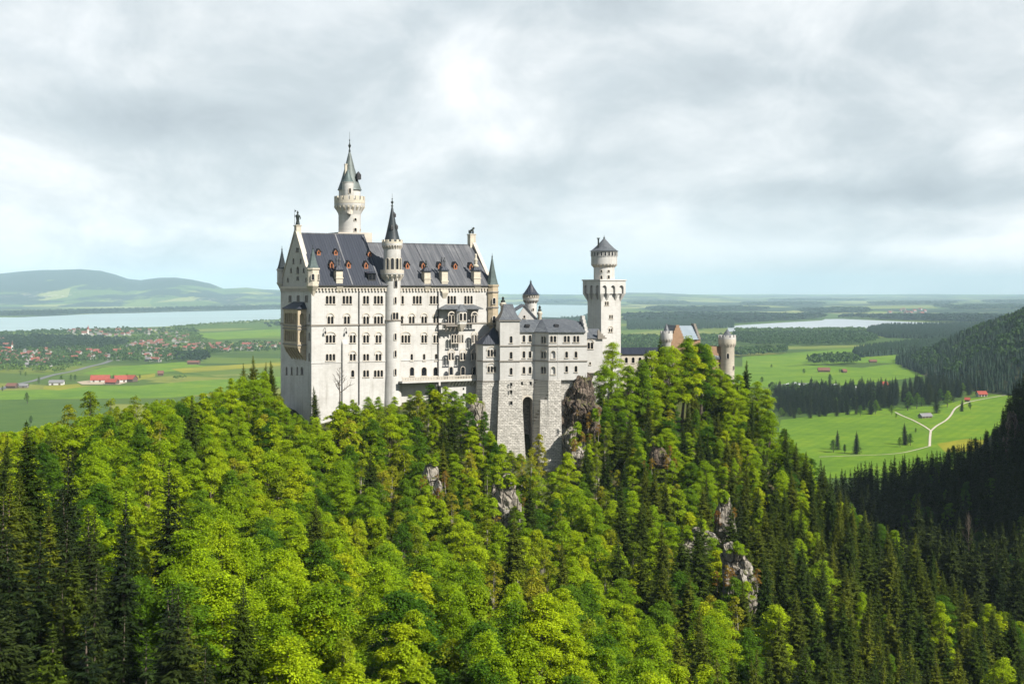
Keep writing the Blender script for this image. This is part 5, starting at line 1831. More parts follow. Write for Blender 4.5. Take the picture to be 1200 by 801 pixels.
# ---- long low gallery behind the trees
GF = Frame(728, 445, 6, 150)
GL = tag(GF.root('gallery_building'), 'long low cream gallery with dark roof behind the ridge trees', 'castle range')
gz_ = lambda py: GF.z(py, 5, 0)
ug = GF.u(790)
w_ = MB().box(0, ug, 0, 8, 0, gz_(414.8)).build('wall', M_CREAM, GL)
fg = Facade(GL, lambda p, q, t: (p, t, q), M_TRIM)
for px in (734, 742, 750, 758, 768, 778):
    fg.window(GF.u(px), gz_(425), gz_(418.5), 1, 1.0)
carve(w_, fg.cut)
m = MB()
m.hull([(-0.4, -0.5, gz_(414.8) + 0.01), (ug + .4, -0.5, gz_(414.8) + 0.01), (-0.4, 8.5, gz_(414.8) + 0.01), (ug + .4, 8.5, gz_(414.8) + 0.01), (-0.4, 4, gz_(407.5)), (ug + .4, 4, gz_(407.5))])
m.build('roof', M_SLATE, GL)

# ================================================================= GATEHOUSE
TF = Frame(786, 470, 14, 142)
TG = tag(TF.root('gatehouse'), 'brick gatehouse with stepped gables and pale blue metal roof among trees', 'gatehouse')
tz = lambda py: TF.z(py, 5, 0)
u1_, u2_, u3_ = TF.u(802.5), TF.u(818, 0), TF.u(843, 0)
# stepped brick gable block on the left
m = MB()
m.box(0, u1_, 0, 7, 0, tz(400))
gb = m.build('wall', M_BRICK, TG)
m = MB()
hw_ = u1_ / 2
for i in range(6):
    k = 1 - i / 6.5
    m.box(hw_ - hw_ * k, hw_ + hw_ * k, 0.003 * i, 0.9 - 0.003 * i, tz(400) + (0.003 if i == 0 else (i) * 1.0 - 0.01), tz(400) + (i + 1) * 1.0)
m.build('stepped_gable', M_BRICK, TG)
m = MB()
m.hull([(0.2, 0.9, tz(400)), (u1_ - .2, 0.9, tz(400)), (0.2, 12, tz(400)), (u1_ - .2, 12, tz(400)), (hw_, 0.9, tz(381)), (hw_, 12, tz(381))])
m.build('roof', M_GREYROOF, TG)
# main block with the metal roof
m = MB()
m.box(u1_ + 0.003, u2_ + 1.5, 1.5, 12, 0, tz(398))
m.build('wall', M_BRICK, TG)
m = MB()
m.hull([(u1_ - 2, 0.9, tz(398) + 0.01), (u2_ + 0.6, 0.9, tz(398) + 0.01), (u1_ - 2, 12.5, tz(398) + 0.01), (u2_ + 0.6, 12.5, tz(398) + 0.01), (u1_ - 2, 6.5, tz(382)), (u2_ + 0.6, 6.5, tz(382))])
m.build('roof', M_BLUEROOF, TG, label='pale blue metal roof')
m = MB()
for i in range(6):
    m.box(u2_ + 0.61 + 0.002 * i, u2_ + 1.5 - 0.002 * i, 1.2 + i * 0.85, 12.4 - i * 0.85, tz(398) + (0.003 if i == 0 else i * 0.95 - 0.01), tz(398) + (i + 1) * 0.95)
m.build('stepped_gable', M_DTRIM, TG)
# lower orange wing to the right
m = MB()
m.box(u2_ - 0.5, u3_, -1.5, 6, 0, tz(406))
ow = m.build('brick_wing', M_BRICK, TG)
fo = Facade(ow, lambda p, q, t: (p, -1.5 + t, q), M_CREAM)
for px, py in ((823, 411), (829, 411), (823, 424), (830, 424), (838, 426)):
    fo.window(TF.u(px, -1.5), tz(py + 3.5), tz(py - 3.5), 1, 1.0)
carve(ow, fo.cut)
m = MB()
m.hull([(u2_ + 2, -1.9, tz(421)), (u3_ + 1, -1.9, tz(421)), (u2_ + 2, -1.51, tz(421)), (u3_ + 1, -1.51, tz(421)), (u2_ + 3.5, -1.51, tz(415)), (u3_ + 1, -1.51, tz(418))])
m.build('porch_roof', M_SLATE, ow)
m = MB()
m.box(TF.u(812, -4), TF.u(834, -4), -4, -1.6, -8, tz(443.5))
fw = m.build('forework', M_WALL, TG)
ff = Facade(fw, lambda p, q, t: (p, -4 + t, q), M_TRIM)
for px in (818.5, 825.5):
    ff.window(TF.u(px, -4), tz(456), tz(447), 1, 1.2)
carve(fw, ff.cut)


def gate_tower(px, py_par, py_top, py_apex, py_bot, rpx, mat, v, n_m=10, cone_k=0.86, win=()):
    u_ = TF.u(px, v)
    zt_ = lambda py: TF.z(py, u_, v)
    r = rpx * TF.mpp(u_, v)
    m = MB()
    m.lathe(u_, v, [(r, zt_(py_bot)), (r, zt_(py_par + 3)), (r + 0.55, zt_(py_par)), (r + 0.6, zt_(py_par - 0.5)), (r + 0.6, zt_((py_par + py_top) / 2 - 0.5)), (r - 0.2, zt_((py_par + py_top) / 2 - 0.4))], 28)
    t = m.build('corner_tower', mat, TG, smooth=35)
    m = MB()
    corbel_ring(m, u_, v, r + 0.02, r + 0.58, zt_(py_par + 4), zt_(py_par - 0.2), n_m + 4, 0.42)
    m.build('corbel', M_TRIM, t)
    m = MB()
    crenel_ring(m, u_, v, r + 0.6, zt_((py_par + py_top) / 2) - 0.01, zt_(py_top), n_m, 0.4, 0.6)
    m.build('parapet', M_WALL, t)
    spire('cone_roof', t, u_, v, zt_(py_top + 2.2), zt_(py_apex - 0.5), r * cone_k, M_GREYROOF, 20, 1.08, 0)
    for a, p0, p1 in win:
        drum_window(t, TF, u_, v, r, a, zt_(p1), zt_(p0), 0.9, M_TRIM)
    return t


gate_tower(781, 397, 387.5, 379.5, 440, 5.3, M_WALL, -0.5, 9, win=((-1.7, 393.5, 396.5),))
gate_tower(852.2, 402.5, 392.3, 386, 470, 8.3, M_CREAM, -1.5, 12, win=((-1.9, 413.5, 419.5), (-0.9, 428, 433)))
# ------------------------------------------------------------------ village, farms and woods in the valley
rv = random.Random(11)


def house_mesh(name, w, d, e, r, roof, dark=False):
    m = MB()
    m.box(-w / 2, w / 2, -d / 2, d / 2, 0, e, 0)
    m.loft([[(x, -d / 2, e + 0.01), (x, d / 2, e + 0.01), (x, 0, r)] for x in (-w / 2, w / 2)], 0)
    o = 0.7
    k = (r - e) / (d / 2)
    for s in (-1, 1):
        m.loft([[(x, s * (d / 2 + o), e - o * k + 0.05), (x, 0, r + 0.05), (x, 0, r + 0.4), (x, s * (d / 2 + o), e - o * k + 0.4)] for x in (-w / 2 - o, w / 2 + o)], 1)
    for sx in (-0.3, 0.0, 0.3):
        for z0 in (1.0, 3.6):
            if z0 + 1.4 < e:
                m.box(sx * w - 0.5, sx * w + 0.5, -d / 2 - 0.06, -d / 2 - 0.01, z0, z0 + 1.3, 2)
    m.box(w * 0.2, w * 0.2 + 0.7, -0.5, 0.3, r - 0.6, r + 1.2, 0)
    return m.mesh(name, [M_VWALL if not dark else M_WOOD, roof, M_GLASS])


HM = {'red': [house_mesh('house', 12, 9.5, 5.4, 9.2, M_VRED), house_mesh('house', 16, 11, 6.0, 10.6, M_VRED)],
      'brown': [house_mesh('house', 13, 10, 5.2, 9.3, M_BROWNROOF), house_mesh('house', 11, 9, 5.6, 9.0, M_BROWNROOF)],
      'grey': [house_mesh('house', 14, 10, 5.6, 9.2, M_GREYTILE)]}


def inpoly(x, y, P):
    c = False
    n = len(P)
    for i in range(n):
        x1, y1 = P[i]
        x2, y2 = P[(i + 1) % n]
        if (y1 > y) != (y2 > y) and x < (x2 - x1) * (y - y1) / (y2 - y1) + x1:
            c = not c
    return c


def scatter_px(P, n, rng, dmin=0.0):
    """points of the valley floor inside a photo polygon, even in the picture"""
    xs = [p[0] for p in P]
    ys = [p[1] for p in P]
    out = []
    tries = 0
    while len(out) < n and tries < n * 60:
        tries += 1
        px, py = rng.uniform(min(xs), max(xs)), rng.uniform(min(ys), max(ys))
        if inpoly(px, py, P):
            w = flat(px, py)
            if dmin and any((w.x - q.x) ** 2 + (w.y - q.y) ** 2 < dmin * dmin for q in out):
                continue
            out.append(w)
    return out


VILLAGE = [
    ('near', [(-10, 416), (40, 411), (90, 410), (150, 412), (195, 410), (205, 418), (195, 424), (150, 424), (110, 421), (85, 424), (60, 430), (20, 431), (-10, 430)], 95, 'in the near part of the lakeside village'),
    ('middle', [(150, 402), (215, 399), (245, 404), (330, 403), (335, 411), (290, 411), (235, 413), (205, 409), (150, 409)], 80, 'in the eastern part of the lakeside village'),
    ('shore', [(70, 388), (130, 386.5), (200, 388), (228, 391), (215, 396), (175, 398), (140, 395), (90, 393)], 60, 'in the village quarter next to the lake shore'),
    ('west', [(-20, 396), (20, 402), (25, 408), (-20, 408)], 12, 'at the dark wood west of the village'),
]
nh = 0
for key, P, n, where in VILLAGE:
    for p in scatter_px(P, n, rv, 26):
        c = rv.choices(['red', 'brown', 'grey'], [0.46, 0.42, 0.12])[0]
        o = bpy.data.objects.new('house', rv.choice(HM[c]))
        link(o)
        o.location = (p.x, p.y, 0.3)
        s = rv.uniform(0.95, 1.35)
        o.scale = (s, s, s)
        o.rotation_euler.z = rv.choice([0.2, 0.35, 1.75, 1.9, -0.4]) + rv.uniform(-0.12, 0.12)
        tag(o, f'small white house with {c} roof {where}', 'house', f'{c}-roofed houses {where}')
        nh += 1
# scattered houses beyond the right lake
for p in scatter_px([(1018, 366), (1070, 362), (1100, 364), (1080, 369), (1030, 369)], 14, rv, 60):
    o = bpy.data.objects.new('house', rv.choice(HM['red']))
    link(o)
    o.location = (p.x, p.y, 0.3)
    o.scale = (2, 2, 2)
    o.rotation_euler.z = rv.uniform(0, 3)
    tag(o, 'tiny far red-roofed house beyond the pale grey lake', 'house', 'far houses beyond the grey lake')

# village church
p = flat(101, 393.5)
CH = tag(empty('church', (p.x, p.y, 0.3), 0.3), 'village church with pointed tower standing out above the roofs near the lake', 'church')
MB().box(-18, 4, -6, 6, 0, 12).loft([[(x, -6, 12.01), (x, 6, 12.01), (x, 0, 19)] for x in (-18, 4)]).build('wall', M_WHITE, CH)
m = MB()
m.loft([[(x, -6.8, 11.6), (x, 0, 19.3), (x, 6.8, 11.6), (x, 6.8, 12.2), (x, 0, 20), (x, -6.8, 12.2)] for x in (-18.5, 4)])
m.build('roof', M_BROWNROOF, CH)
t = MB().box(4.01, 11, -3.5, 3.5, 0, 27).build('tower', M_WHITE, CH)
m = MB()
m.lathe(7.5, 0, [(5.2, 27.01), (3.6, 30), (1.6, 36), (0.1, 46)], 8, a0=math.pi / 8)
m.build('spire', M_REDROOF, t)
p = flat(12, 412)
CH2 = tag(empty('church', (p.x, p.y, 0.3), 0.3), 'small white church with a slim tower at the left edge of the village', 'church')
MB().box(-14, 3, -5, 5, 0, 9).loft([[(x, -5, 9.01), (x, 5, 9.01), (x, 0, 14)] for x in (-14, 3)]).build('wall', M_WHITE, CH2)
MB().loft([[(x, -5.8, 8.6), (x, 0, 14.3), (x, 5.8, 8.6), (x, 5.8, 9.2), (x, 0, 15), (x, -5.8, 9.2)] for x in (-14.5, 3)]).build('roof', M_REDROOF, CH2)
t = MB().box(3.01, 8, -2.5, 2.5, 0, 20).build('tower', M_WHITE, CH2)
MB().lathe(5.5, 0, [(3.7, 20.01), (2.6, 22), (2.4, 25), (0.1, 31)], 8, a0=math.pi / 8).build('spire', M_BROWNROOF, t)


# farm buildings
def barn(px, py, wpx, h, r, dep, rz, roof, wallm, label, doors=2, name='barn'):
    p = flat(px, py)
    w = wpx * p.y / FPX
    b = tag(empty(name, (p.x, p.y, 0.4), rz), label, 'barn' if name == 'barn' else 'house')
    MB().box(-w / 2, w / 2, 0, dep, 0, h).loft([[(x, 0, h + 0.01), (x, dep, h + 0.01), (x, dep / 2, r)] for x in (-w / 2, w / 2)]).build('wall', wallm, b)
    o = 1.1
    k = (r - h) / (dep / 2)
    m = MB()
    m.loft([[(x, -o, h - o * k + 0.06), (x, dep / 2, r + 0.06), (x, dep + o, h - o * k + 0.06), (x, dep + o, h - o * k + 0.6), (x, dep / 2, r + 0.6), (x, -o, h - o * k + 0.6)] for x in (-w / 2 - o, w / 2 + o)])
    m.build('roof', roof, b)
    for i in range(doors):
        c = -w / 2 + w * (i + 0.5) / doors
        MB().box(c - 1.9, c + 1.9, -0.12, -0.01, 0.01, min(h - 0.6, 3.6)).build('door', M_WOOD, b)
    n = max(2, int(w / 6))
    for i in range(n):
        c = -w / 2 + w * (i + 0.5) / n
        if h > 5.0:
            MB().box(c - 0.6, c + 0.6, -0.1, -0.01, h - 2.0, h - 0.8).build('window', M_GLASS, b)
    return b


barn(117, 447.6, 21, 4.5, 13, 20, 0.2, M_REDROOF, M_WHITE, 'largest red-roofed barn of the farm, leftmost beside the dirt yard', 3)
barn(129, 450.3, 13, 4.5, 10, 16, -0.2, M_REDROOF, M_WOOD, 'low red-roofed barn in front of the farm, between the two larger ones', 2)
barn(142, 447.8, 13, 5.5, 13, 17, 0.5, M_REDROOF, M_WHITE, 'red-roofed farmhouse with trees beside it, right of the low barn', 2)
barn(151, 447.6, 10, 6, 13, 18, -0.3, M_REDROOF, M_WOOD, 'smallest red-roofed barn at the right end of the farm', 1)
barn(65.5, 451.2, 16, 5, 9, 18, 0.15, M_GREYTILE, M_WHITE, 'long grey-roofed shed beside the country road', 2)
barn(12, 455, 11, 4.5, 9, 15, -0.1, M_BROWNROOF, M_WOOD, 'brown-roofed hut at the left edge beside the road', 1)
barn(27, 454.5, 9, 4, 7, 12, 0.1, M_GREYTILE, M_GREYWOOD, 'low grey shed next to the brown-roofed hut', 1)
barn(188, 440.2, 6, 5, 10, 14, 0.2, M_BROWNROOF, M_WOOD, 'small brown hay hut alone in the yellow field', 1)
barn(226, 427, 13, 5, 9, 18, 0.0, M_BROWNROOF, M_WOOD, 'brown shed at the field edge below the village', 2)
barn(966, 436, 13, 4.5, 9.5, 12, -0.05, M_BROWNROOF, M_WOOD, 'long dark brown barn in the flat meadow', 3)
barn(990.5, 436.8, 4.5, 4, 8, 10, 0.3, M_BROWNROOF, M_WOOD, 'small dark hut beside the long brown barn', 1)
barn(1023.5, 425, 8, 4, 7.5, 10, 0.0, M_BROWNROOF, M_WOOD, 'far brown hay barn near the wood edge', 1)
barn(1116, 412.5, 10, 5, 11, 16, 0.1, M_REDROOF, M_WHITE, 'far red-roofed farm at the foot of the wooded mountain', 2)
barn(1152, 464.8, 10.5, 4.5, 9, 11, 0.12, M_REDROOF, M_WHITE, 'red-roofed white house at the end of the gravel path', 3, 'cottage')
barn(1133.5, 470.5, 5, 3.2, 6, 7, -0.4, M_REDROOF, M_WOOD, 'little red-roofed shed below the white cottage', 1)
barn(1038, 455, 6, 6, 12, 12, 0.2, M_REDROOF, M_WHITE, 'red-roofed house hidden between dark conifers', 1, 'cottage')
barn(1086.5, 489.8, 15, 3.0, 6.2, 8, 0.42, M_GREYTILE, M_GREYWOOD, 'weathered grey wooden hay hut in the bright meadow', 3)

# parked cars and campers behind the conifers
def car_mesh(name, mat, van):
    m = MB()
    if van:
        m.hull([(x, y, z) for x in (-3, 3) for y in (-1.05, 1.05) for z in (0.5, 1.6)] + [(x, y, 2.9) for x in (-3, 2.2) for y in (-1, 1)], 0)
        m.box(2.35, 2.75, -0.95, 0.95, 1.75, 2.2, 1)
    else:
        m.hull([(x, y, z) for x in (-2.2, 2.2) for y in (-0.88, 0.88) for z in (0.35, 0.85)], 0)
        m.hull([(x, y, 0.86) for x in (-1.9, 1.2) for y in (-0.84, 0.84)] + [(x, y, 1.45) for x in (-1.4, 0.4) for y in (-0.7, 0.7)], 1)
    for x in (-1.4, 1.4):
        for y in (-0.9, 0.9):
            m.tube([(x, y - 0.1, 0.33), (x, y + 0.1, 0.33)], 0.33, 10, 1)
    return m.mesh(name, [mat, M_GLASS])


M_CARW = plain('white_car_paint', (0.75, 0.76, 0.78), 0.3, var=0.02)
M_CARS = plain('silver_car_paint', (0.45, 0.47, 0.5), 0.3, 0.3, var=0.02)
CARS = [(car_mesh('parked_car', M_CARW, False), 'small white car in the car park behind the conifers', 'white parked cars'),
        (car_mesh('parked_car', M_CARS, False), 'small silver car in the car park behind the conifers', 'silver parked cars'),
        (car_mesh('camper_van', M_CARW, True), 'white camper van in the car park behind the conifers', 'white camper vans')]
CARPARK = [(905, 451.5), (935, 448.5), (960, 449.5), (1005, 455), (1005, 460), (985, 460), (950, 458), (915, 458)]
poly_sheet('car_park', CARPARK, 0.7, M_ASPHALT, label='asphalt car park behind the conifers')
for p in scatter_px(CARPARK, 95, rv, 7):
    me, lb, gr = rv.choices(CARS, [0.35, 0.25, 0.4])[0]
    o = bpy.data.objects.new(me.name.split('.')[0], me)
    link(o)
    o.location = (p.x, p.y, 0.71)
    o.rotation_euler.z = rv.choice([0.2, 1.77])
    tag(o, lb, 'camper van' if 'camper' in lb else 'car', gr)
# ------------------------------------------------------------------ trees
def np_mesh(name, V, F, mat):
    """V (n,3), F (m,k) all faces with k corners"""
    me = bpy.data.meshes.new(name)
    k = F.shape[1]
    me.vertices.add(len(V))
    me.vertices.foreach_set('co', np.ascontiguousarray(V, dtype=np.float32).ravel())
    me.loops.add(F.size)
    me.loops.foreach_set('vertex_index', np.ascontiguousarray(F, dtype=np.int32).ravel())
    me.polygons.add(len(F))
    me.polygons.foreach_set('loop_start', np.arange(0, F.size, k, dtype=np.int32))
    me.polygons.foreach_set('loop_total', np.full(len(F), k, dtype=np.int32))
    me.materials.append(mat)
    me.update(calc_edges=True)
    return me


def leaf_mesh(name, C, U, V, mat):
    n = len(C)
    P = np.stack([C - U, C + V + U * 0.15, C + U, C - V + U * 0.15], axis=1).reshape(-1, 3)
    return np_mesh(name, P, np.arange(4 * n).reshape(n, 4), mat)


def unit(a):
    return a / np.maximum(np.linalg.norm(a, axis=-1, keepdims=True), 1e-9)


def sprays(rng, cen, out, nrm, n_leaf, rad_, size, jit):
    """flat leafy twigs: each a fan of leaves around a centre, lying across nrm and reaching along out"""
    m = len(cen)
    nrm = unit(nrm)
    out = unit(out - nrm * np.sum(out * nrm, axis=1, keepdims=True) + 1e-6)
    side = np.cross(nrm, out)
    a = rng.uniform(0, 2 * np.pi, (m, n_leaf))
    r = rad_[:, None] * np.sqrt(rng.uniform(0.02, 1, (m, n_leaf)))
    lx, ly = r * np.cos(a) * 1.15, r * np.sin(a) * 0.85
    droop = -0.22 * r * r / rad_[:, None]
    C = cen[:, None] + out[:, None] * lx[..., None] + side[:, None] * ly[..., None]
    C[..., 2] += droop + rng.normal(0, 0.10, r.shape)
    ln = unit(nrm[:, None] + rng.normal(0, jit, C.shape))
    d = unit(out[:, None] * (0.4 + np.cos(a))[..., None] + side[:, None] * np.sin(a)[..., None] + rng.normal(0, 0.3, C.shape))
    d = unit(d - ln * np.sum(d * ln, axis=-1, keepdims=True))
    s = size * rng.uniform(0.65, 1.3, r.shape)[..., None]
    return C.reshape(-1, 3), (d * s).reshape(-1, 3), (np.cross(ln, d) * s * 0.55).reshape(-1, 3)


def trunk_mb(rng, H, r0, top, limbs, lean=0.0):
    m = MB()
    pts, rr = [], []
    ax, ay = rng.normal(0, 0.25), rng.normal(0, 0.25)
    for i in range(7):
        t = i / 6
        pts.append((ax * math.sin(t * 2.4) + lean * t, ay * math.sin(t * 3.0), -1.5 + (top + 1.5) * t))
        rr.append(r0 * (1.25 if i == 0 else 1) * (1 - 0.82 * t))
    m.tube(pts, rr, 7)
    for p in limbs:
        t = rng.uniform(0.3, 0.75)
        k = int(t * 6)
        a = Vector(pts[k])
        b = Vector(p)
        mid = a.lerp(b, 0.5) + Vector((0, 0, -0.05 * (b - a).length))
        m.tube([a, mid, b], [r0 * 0.42 * (1 - t * 0.5), r0 * 0.25, r0 * 0.07], 5)
    return m


def broadleaf(seed, H=17.0, Rr=4.6, base=0.22, lobes=28, spr=34, leaves=44, size=0.135, mat=None, narrow=1.0, sparse=1.0, bark=None, layered=0.75):
    rng = np.random.default_rng(seed)
    lc, lr = [], []
    for i in range(lobes):
        t = (i + rng.uniform(0.1, 0.9)) / lobes
        z = H * (base + (0.94 - base) * t)
        prof = math.sin(math.pi * min(1, (t * 0.74 + 0.26))) ** 0.9
        rr = Rr * narrow * prof * rng.uniform(0.2, 0.92)
        ph = i * 2.39996 + rng.uniform(-0.5, 0.5)
        lc.append((rr * math.cos(ph), rr * math.sin(ph), z))
        lr.append(Rr * rng.uniform(0.24, 0.44) * (0.75 + 0.25 * narrow) * (1.0 if t < 0.85 else 0.7))
    lc.append((0, 0, H * 0.9))
    lr.append(Rr * 0.26)
    lc, lr = np.array(lc), np.array(lr)
    CEN, OUT, NRM, RAD = [], [], [], []
    for c, r in zip(lc, lr):
        n = int(spr * sparse * (r / (Rr * 0.43)) ** 2)
        d = unit(rng.normal(0, 1, (n, 3)))
        d[:, 2] = np.where(d[:, 2] < -0.35, -d[:, 2] * 0.6, d[:, 2])
        d = unit(d)
        p = c + d * (r * rng.uniform(0.62, 1.08, (n, 1))) * np.array([1, 1, 0.64])
        out = p - np.array([0, 0, 0.0])
        out[:, 2] = -0.1
        out[:, :2] += rng.normal(0, 0.8, (n, 2))
        CEN.append(p)
        OUT.append(out)
        NRM.append(d * (1.05 - layered) + np.array([0, 0, 1.0]) * layered + rng.normal(0, 0.16, (n, 3)))
        RAD.append(rng.uniform(0.6, 1.15, n) * Rr / 4.6)
    C, U, V = sprays(rng, np.concatenate(CEN), np.concatenate(OUT), np.concatenate(NRM), leaves, np.concatenate(RAD), size, 0.33)
    crown = leaf_mesh('crown', C, U, V, mat)
    limbs = [tuple(c * np.array([0.8, 0.8, 1.0])) for c in lc[::2]]
    tr = trunk_mb(rng, H, 0.02 * H * (0.8 if narrow < 0.8 else 1), H * 0.86, limbs).mesh('trunk', bark or M_BARK, smooth=60)
    return crown, tr, H, Rr * max(narrow, 0.6)


def spruce(seed, H=24.0, Rr=4.0, bare=0.05, mat=None, dens=1.0, droop=0.30, step=0.55, fine=0.26):
    rng = np.random.default_rng(seed)
    Z, PH, LL, TT = [], [], [], []
    z = H * bare
    lop = rng.uniform(0, 6.28)
    while z < H - 0.15:
        t = (z - H * bare) / (H * (1 - bare))
        Lb = Rr * ((1 - t) ** 0.85) * (0.72 + 0.28 * min(1, t * 6)) + 0.05
        nb = max(4, int((5 + 4 * (1 - t)) * dens))
        p0 = rng.uniform(0, 6.28)
        band = rng.uniform(0.82, 1.12)
        for b in range(nb):
            ph = p0 + 2 * math.pi * b / nb + rng.normal(0, 0.22)
            L_ = Lb * band * rng.uniform(0.55, 1.2) * (1 + 0.14 * math.cos(ph - lop))
            if rng.uniform() < 0.09:
                L_ *= 0.45
            Z.append(z)
            PH.append(ph)
            LL.append(L_)
            TT.append(t)
        z += step * rng.uniform(0.75, 1.25) * (1.0 - 0.62 * t)
    Z, PH, LL, TT = map(np.array, (Z, PH, LL, TT))
    seg = np.maximum(2, np.ceil(LL / fine)).astype(int)
    ix = np.repeat(np.arange(len(Z)), seg)
    k = np.arange(len(ix)) - np.repeat(np.cumsum(seg) - seg, seg)
    q = (k + rng.uniform(0.3, 1.0, len(ix))) / seg[ix]
    L_ = LL[ix]
    r = L_ * q
    o = np.stack([np.cos(PH[ix]), np.sin(PH[ix]), np.zeros(len(ix))], axis=1)
    s = np.stack([-o[:, 1], o[:, 0], o[:, 2]], axis=1)
    up = np.array([0, 0, 1.0])
    zz = Z[ix] + r * (0.06 + 0.35 * TT[ix]) - droop * r * r / np.maximum(L_, 0.8) + 0.3 * L_ * np.maximum(0, q - 0.7)
    c = o * r[:, None] + up * zz[:, None]
    C, U, V = [], [], []
    size = np.clip(L_ / 1.5, 0.22, 1.0)
    for sg, dn in ((-1, 0.25), (1, 0.25), (0, 0.15), (-0.5, 0.9), (0.5, 0.9)):
        wl = (0.15 + 0.40 * (1 - q) + (0.12 if sg == 0 else 0)) * size * rng.uniform(0.65, 1.3, len(ix)) * (fine / 0.26) ** 0.5
        d = unit(o * 0.7 + s * sg * 0.95 - up * (dn * rng.uniform(0.5, 1.6, len(ix)))[:, None] + rng.normal(0, 0.12, o.shape))
        n = unit(up + o * 0.3 + rng.normal(0, 0.35, o.shape))
        n = unit(n - d * np.sum(n * d, axis=1, keepdims=True))
        C.append(c + d * (wl * 0.8)[:, None])
        U.append(d * wl[:, None])
        V.append(np.cross(n, d) * ((0.045 + 0.13 * wl) * (fine / 0.26) ** 0.5)[:, None])
    a = rng.uniform(0, 3.14, 5)
    C.append(np.stack([np.zeros(5), np.zeros(5), H - 0.5 + 0.12 * np.arange(5)], axis=1))
    U.append(np.tile([0, 0, 0.22], (5, 1)))
    V.append(np.stack([np.cos(a), np.sin(a), np.zeros(5)], axis=1) * 0.05)
    crown = leaf_mesh('crown', np.concatenate(C), np.concatenate(U), np.concatenate(V), mat or M_NEEDLE)
    m = MB()
    m.tube([(0, 0, -2.0), (0.05, 0, H * 0.3), (0, 0.05, H * 0.7), (0, 0, H * 0.97)], [0.014 * H, 0.011 * H, 0.006 * H, 0.02], 7)
    return crown, m.mesh('trunk', M_BARK, smooth=60), H, Rr


TREES = {}
TREES['leaf'] = [broadleaf(10 + i, mat=M_LEAF, H=h, Rr=r) for i, (h, r) in enumerate(((20, 4.0), (19, 4.4), (22, 3.9), (21, 3.6)))]
TREES['maple'] = [broadleaf(20 + i, mat=M_LEAF_LIME, H=h, Rr=r, size=0.17, leaves=46, layered=0.6, lobes=18, base=0.27) for i, (h, r) in enumerate(((19, 3.6), (18, 3.9), (21, 3.5), (20, 3.2)))]
TREES['deep'] = [broadleaf(30 + i, mat=M_LEAF_DEEP, H=h, Rr=r) for i, (h, r) in enumerate(((19, 3.9), (21, 3.6), (18, 4.1), (18, 3.4)))]
TREES['slim'] = [broadleaf(50 + i, mat=M_LEAF_OLIVE, H=h, Rr=r, base=0.34, lobes=17, spr=20, leaves=30, size=0.165, narrow=0.55, sparse=0.85, bark=M_PALEBARK, layered=0.6) for i, (h, r) in enumerate(((17, 3.6), (19, 3.4), (15, 3.4), (18, 3.2)))]
TREES['russet'] = [broadleaf(70 + i, mat=M_LEAF_RUST, H=h, Rr=r, base=0.25, lobes=10, spr=20, leaves=28, size=0.165, narrow=0.7, sparse=0.8, bark=M_PALEBARK, layered=0.55) for i, (h, r) in enumerate(((11, 3.2), (9, 3.4)))]
TREES['spruce'] = [spruce(90 + i, H=h, Rr=r) for i, (h, r) in enumerate(((24, 4.6), (26, 4.6), (22, 4.4), (25, 4.2), (20, 4.3), (23, 3.8), (24, 5.0)))]
TREES['fir'] = [spruce(110 + i, H=h, Rr=r, mat=M_FIR, dens=0.9, step=0.75) for i, (h, r) in enumerate(((25, 4.3), (27, 4.5), (23, 4.0)))]
BIG_SPRUCE = [spruce(150 + i, H=36, Rr=r, mat=mm) for i, (r, mm) in enumerate(((6.2, M_NEEDLE), (5.6, M_NEEDLE), (6.0, M_FIR)))]
TREES['bush'] = [broadleaf(130 + i, mat=M_LEAF, H=5.0, Rr=2.8, base=0.12, lobes=8, spr=26, leaves=26, size=0.16, layered=0.55) for i in range(3)]

KINDNAME = {'leaf': 'beech_tree', 'maple': 'maple_tree', 'deep': 'dark_broadleaf_tree', 'slim': 'slender_tree', 'russet': 'russet_tree', 'spruce': 'spruce_tree', 'fir': 'fir_tree', 'bush': 'bush'}
KINDCAT = {'leaf': 'tree', 'maple': 'tree', 'deep': 'tree', 'slim': 'tree', 'russet': 'tree', 'spruce': 'spruce', 'fir': 'fir tree', 'bush': 'bush'}
KINDTXT = {'leaf': 'bright green layered beech', 'maple': 'loose yellow-green maple', 'deep': 'deeper green broadleaf tree', 'slim': 'slender pale-stemmed olive tree', 'russet': 'small russet-leaved tree', 'spruce': 'pointed olive-green spruce', 'fir': 'dark pointed fir', 'bush': 'low bright green bush'}


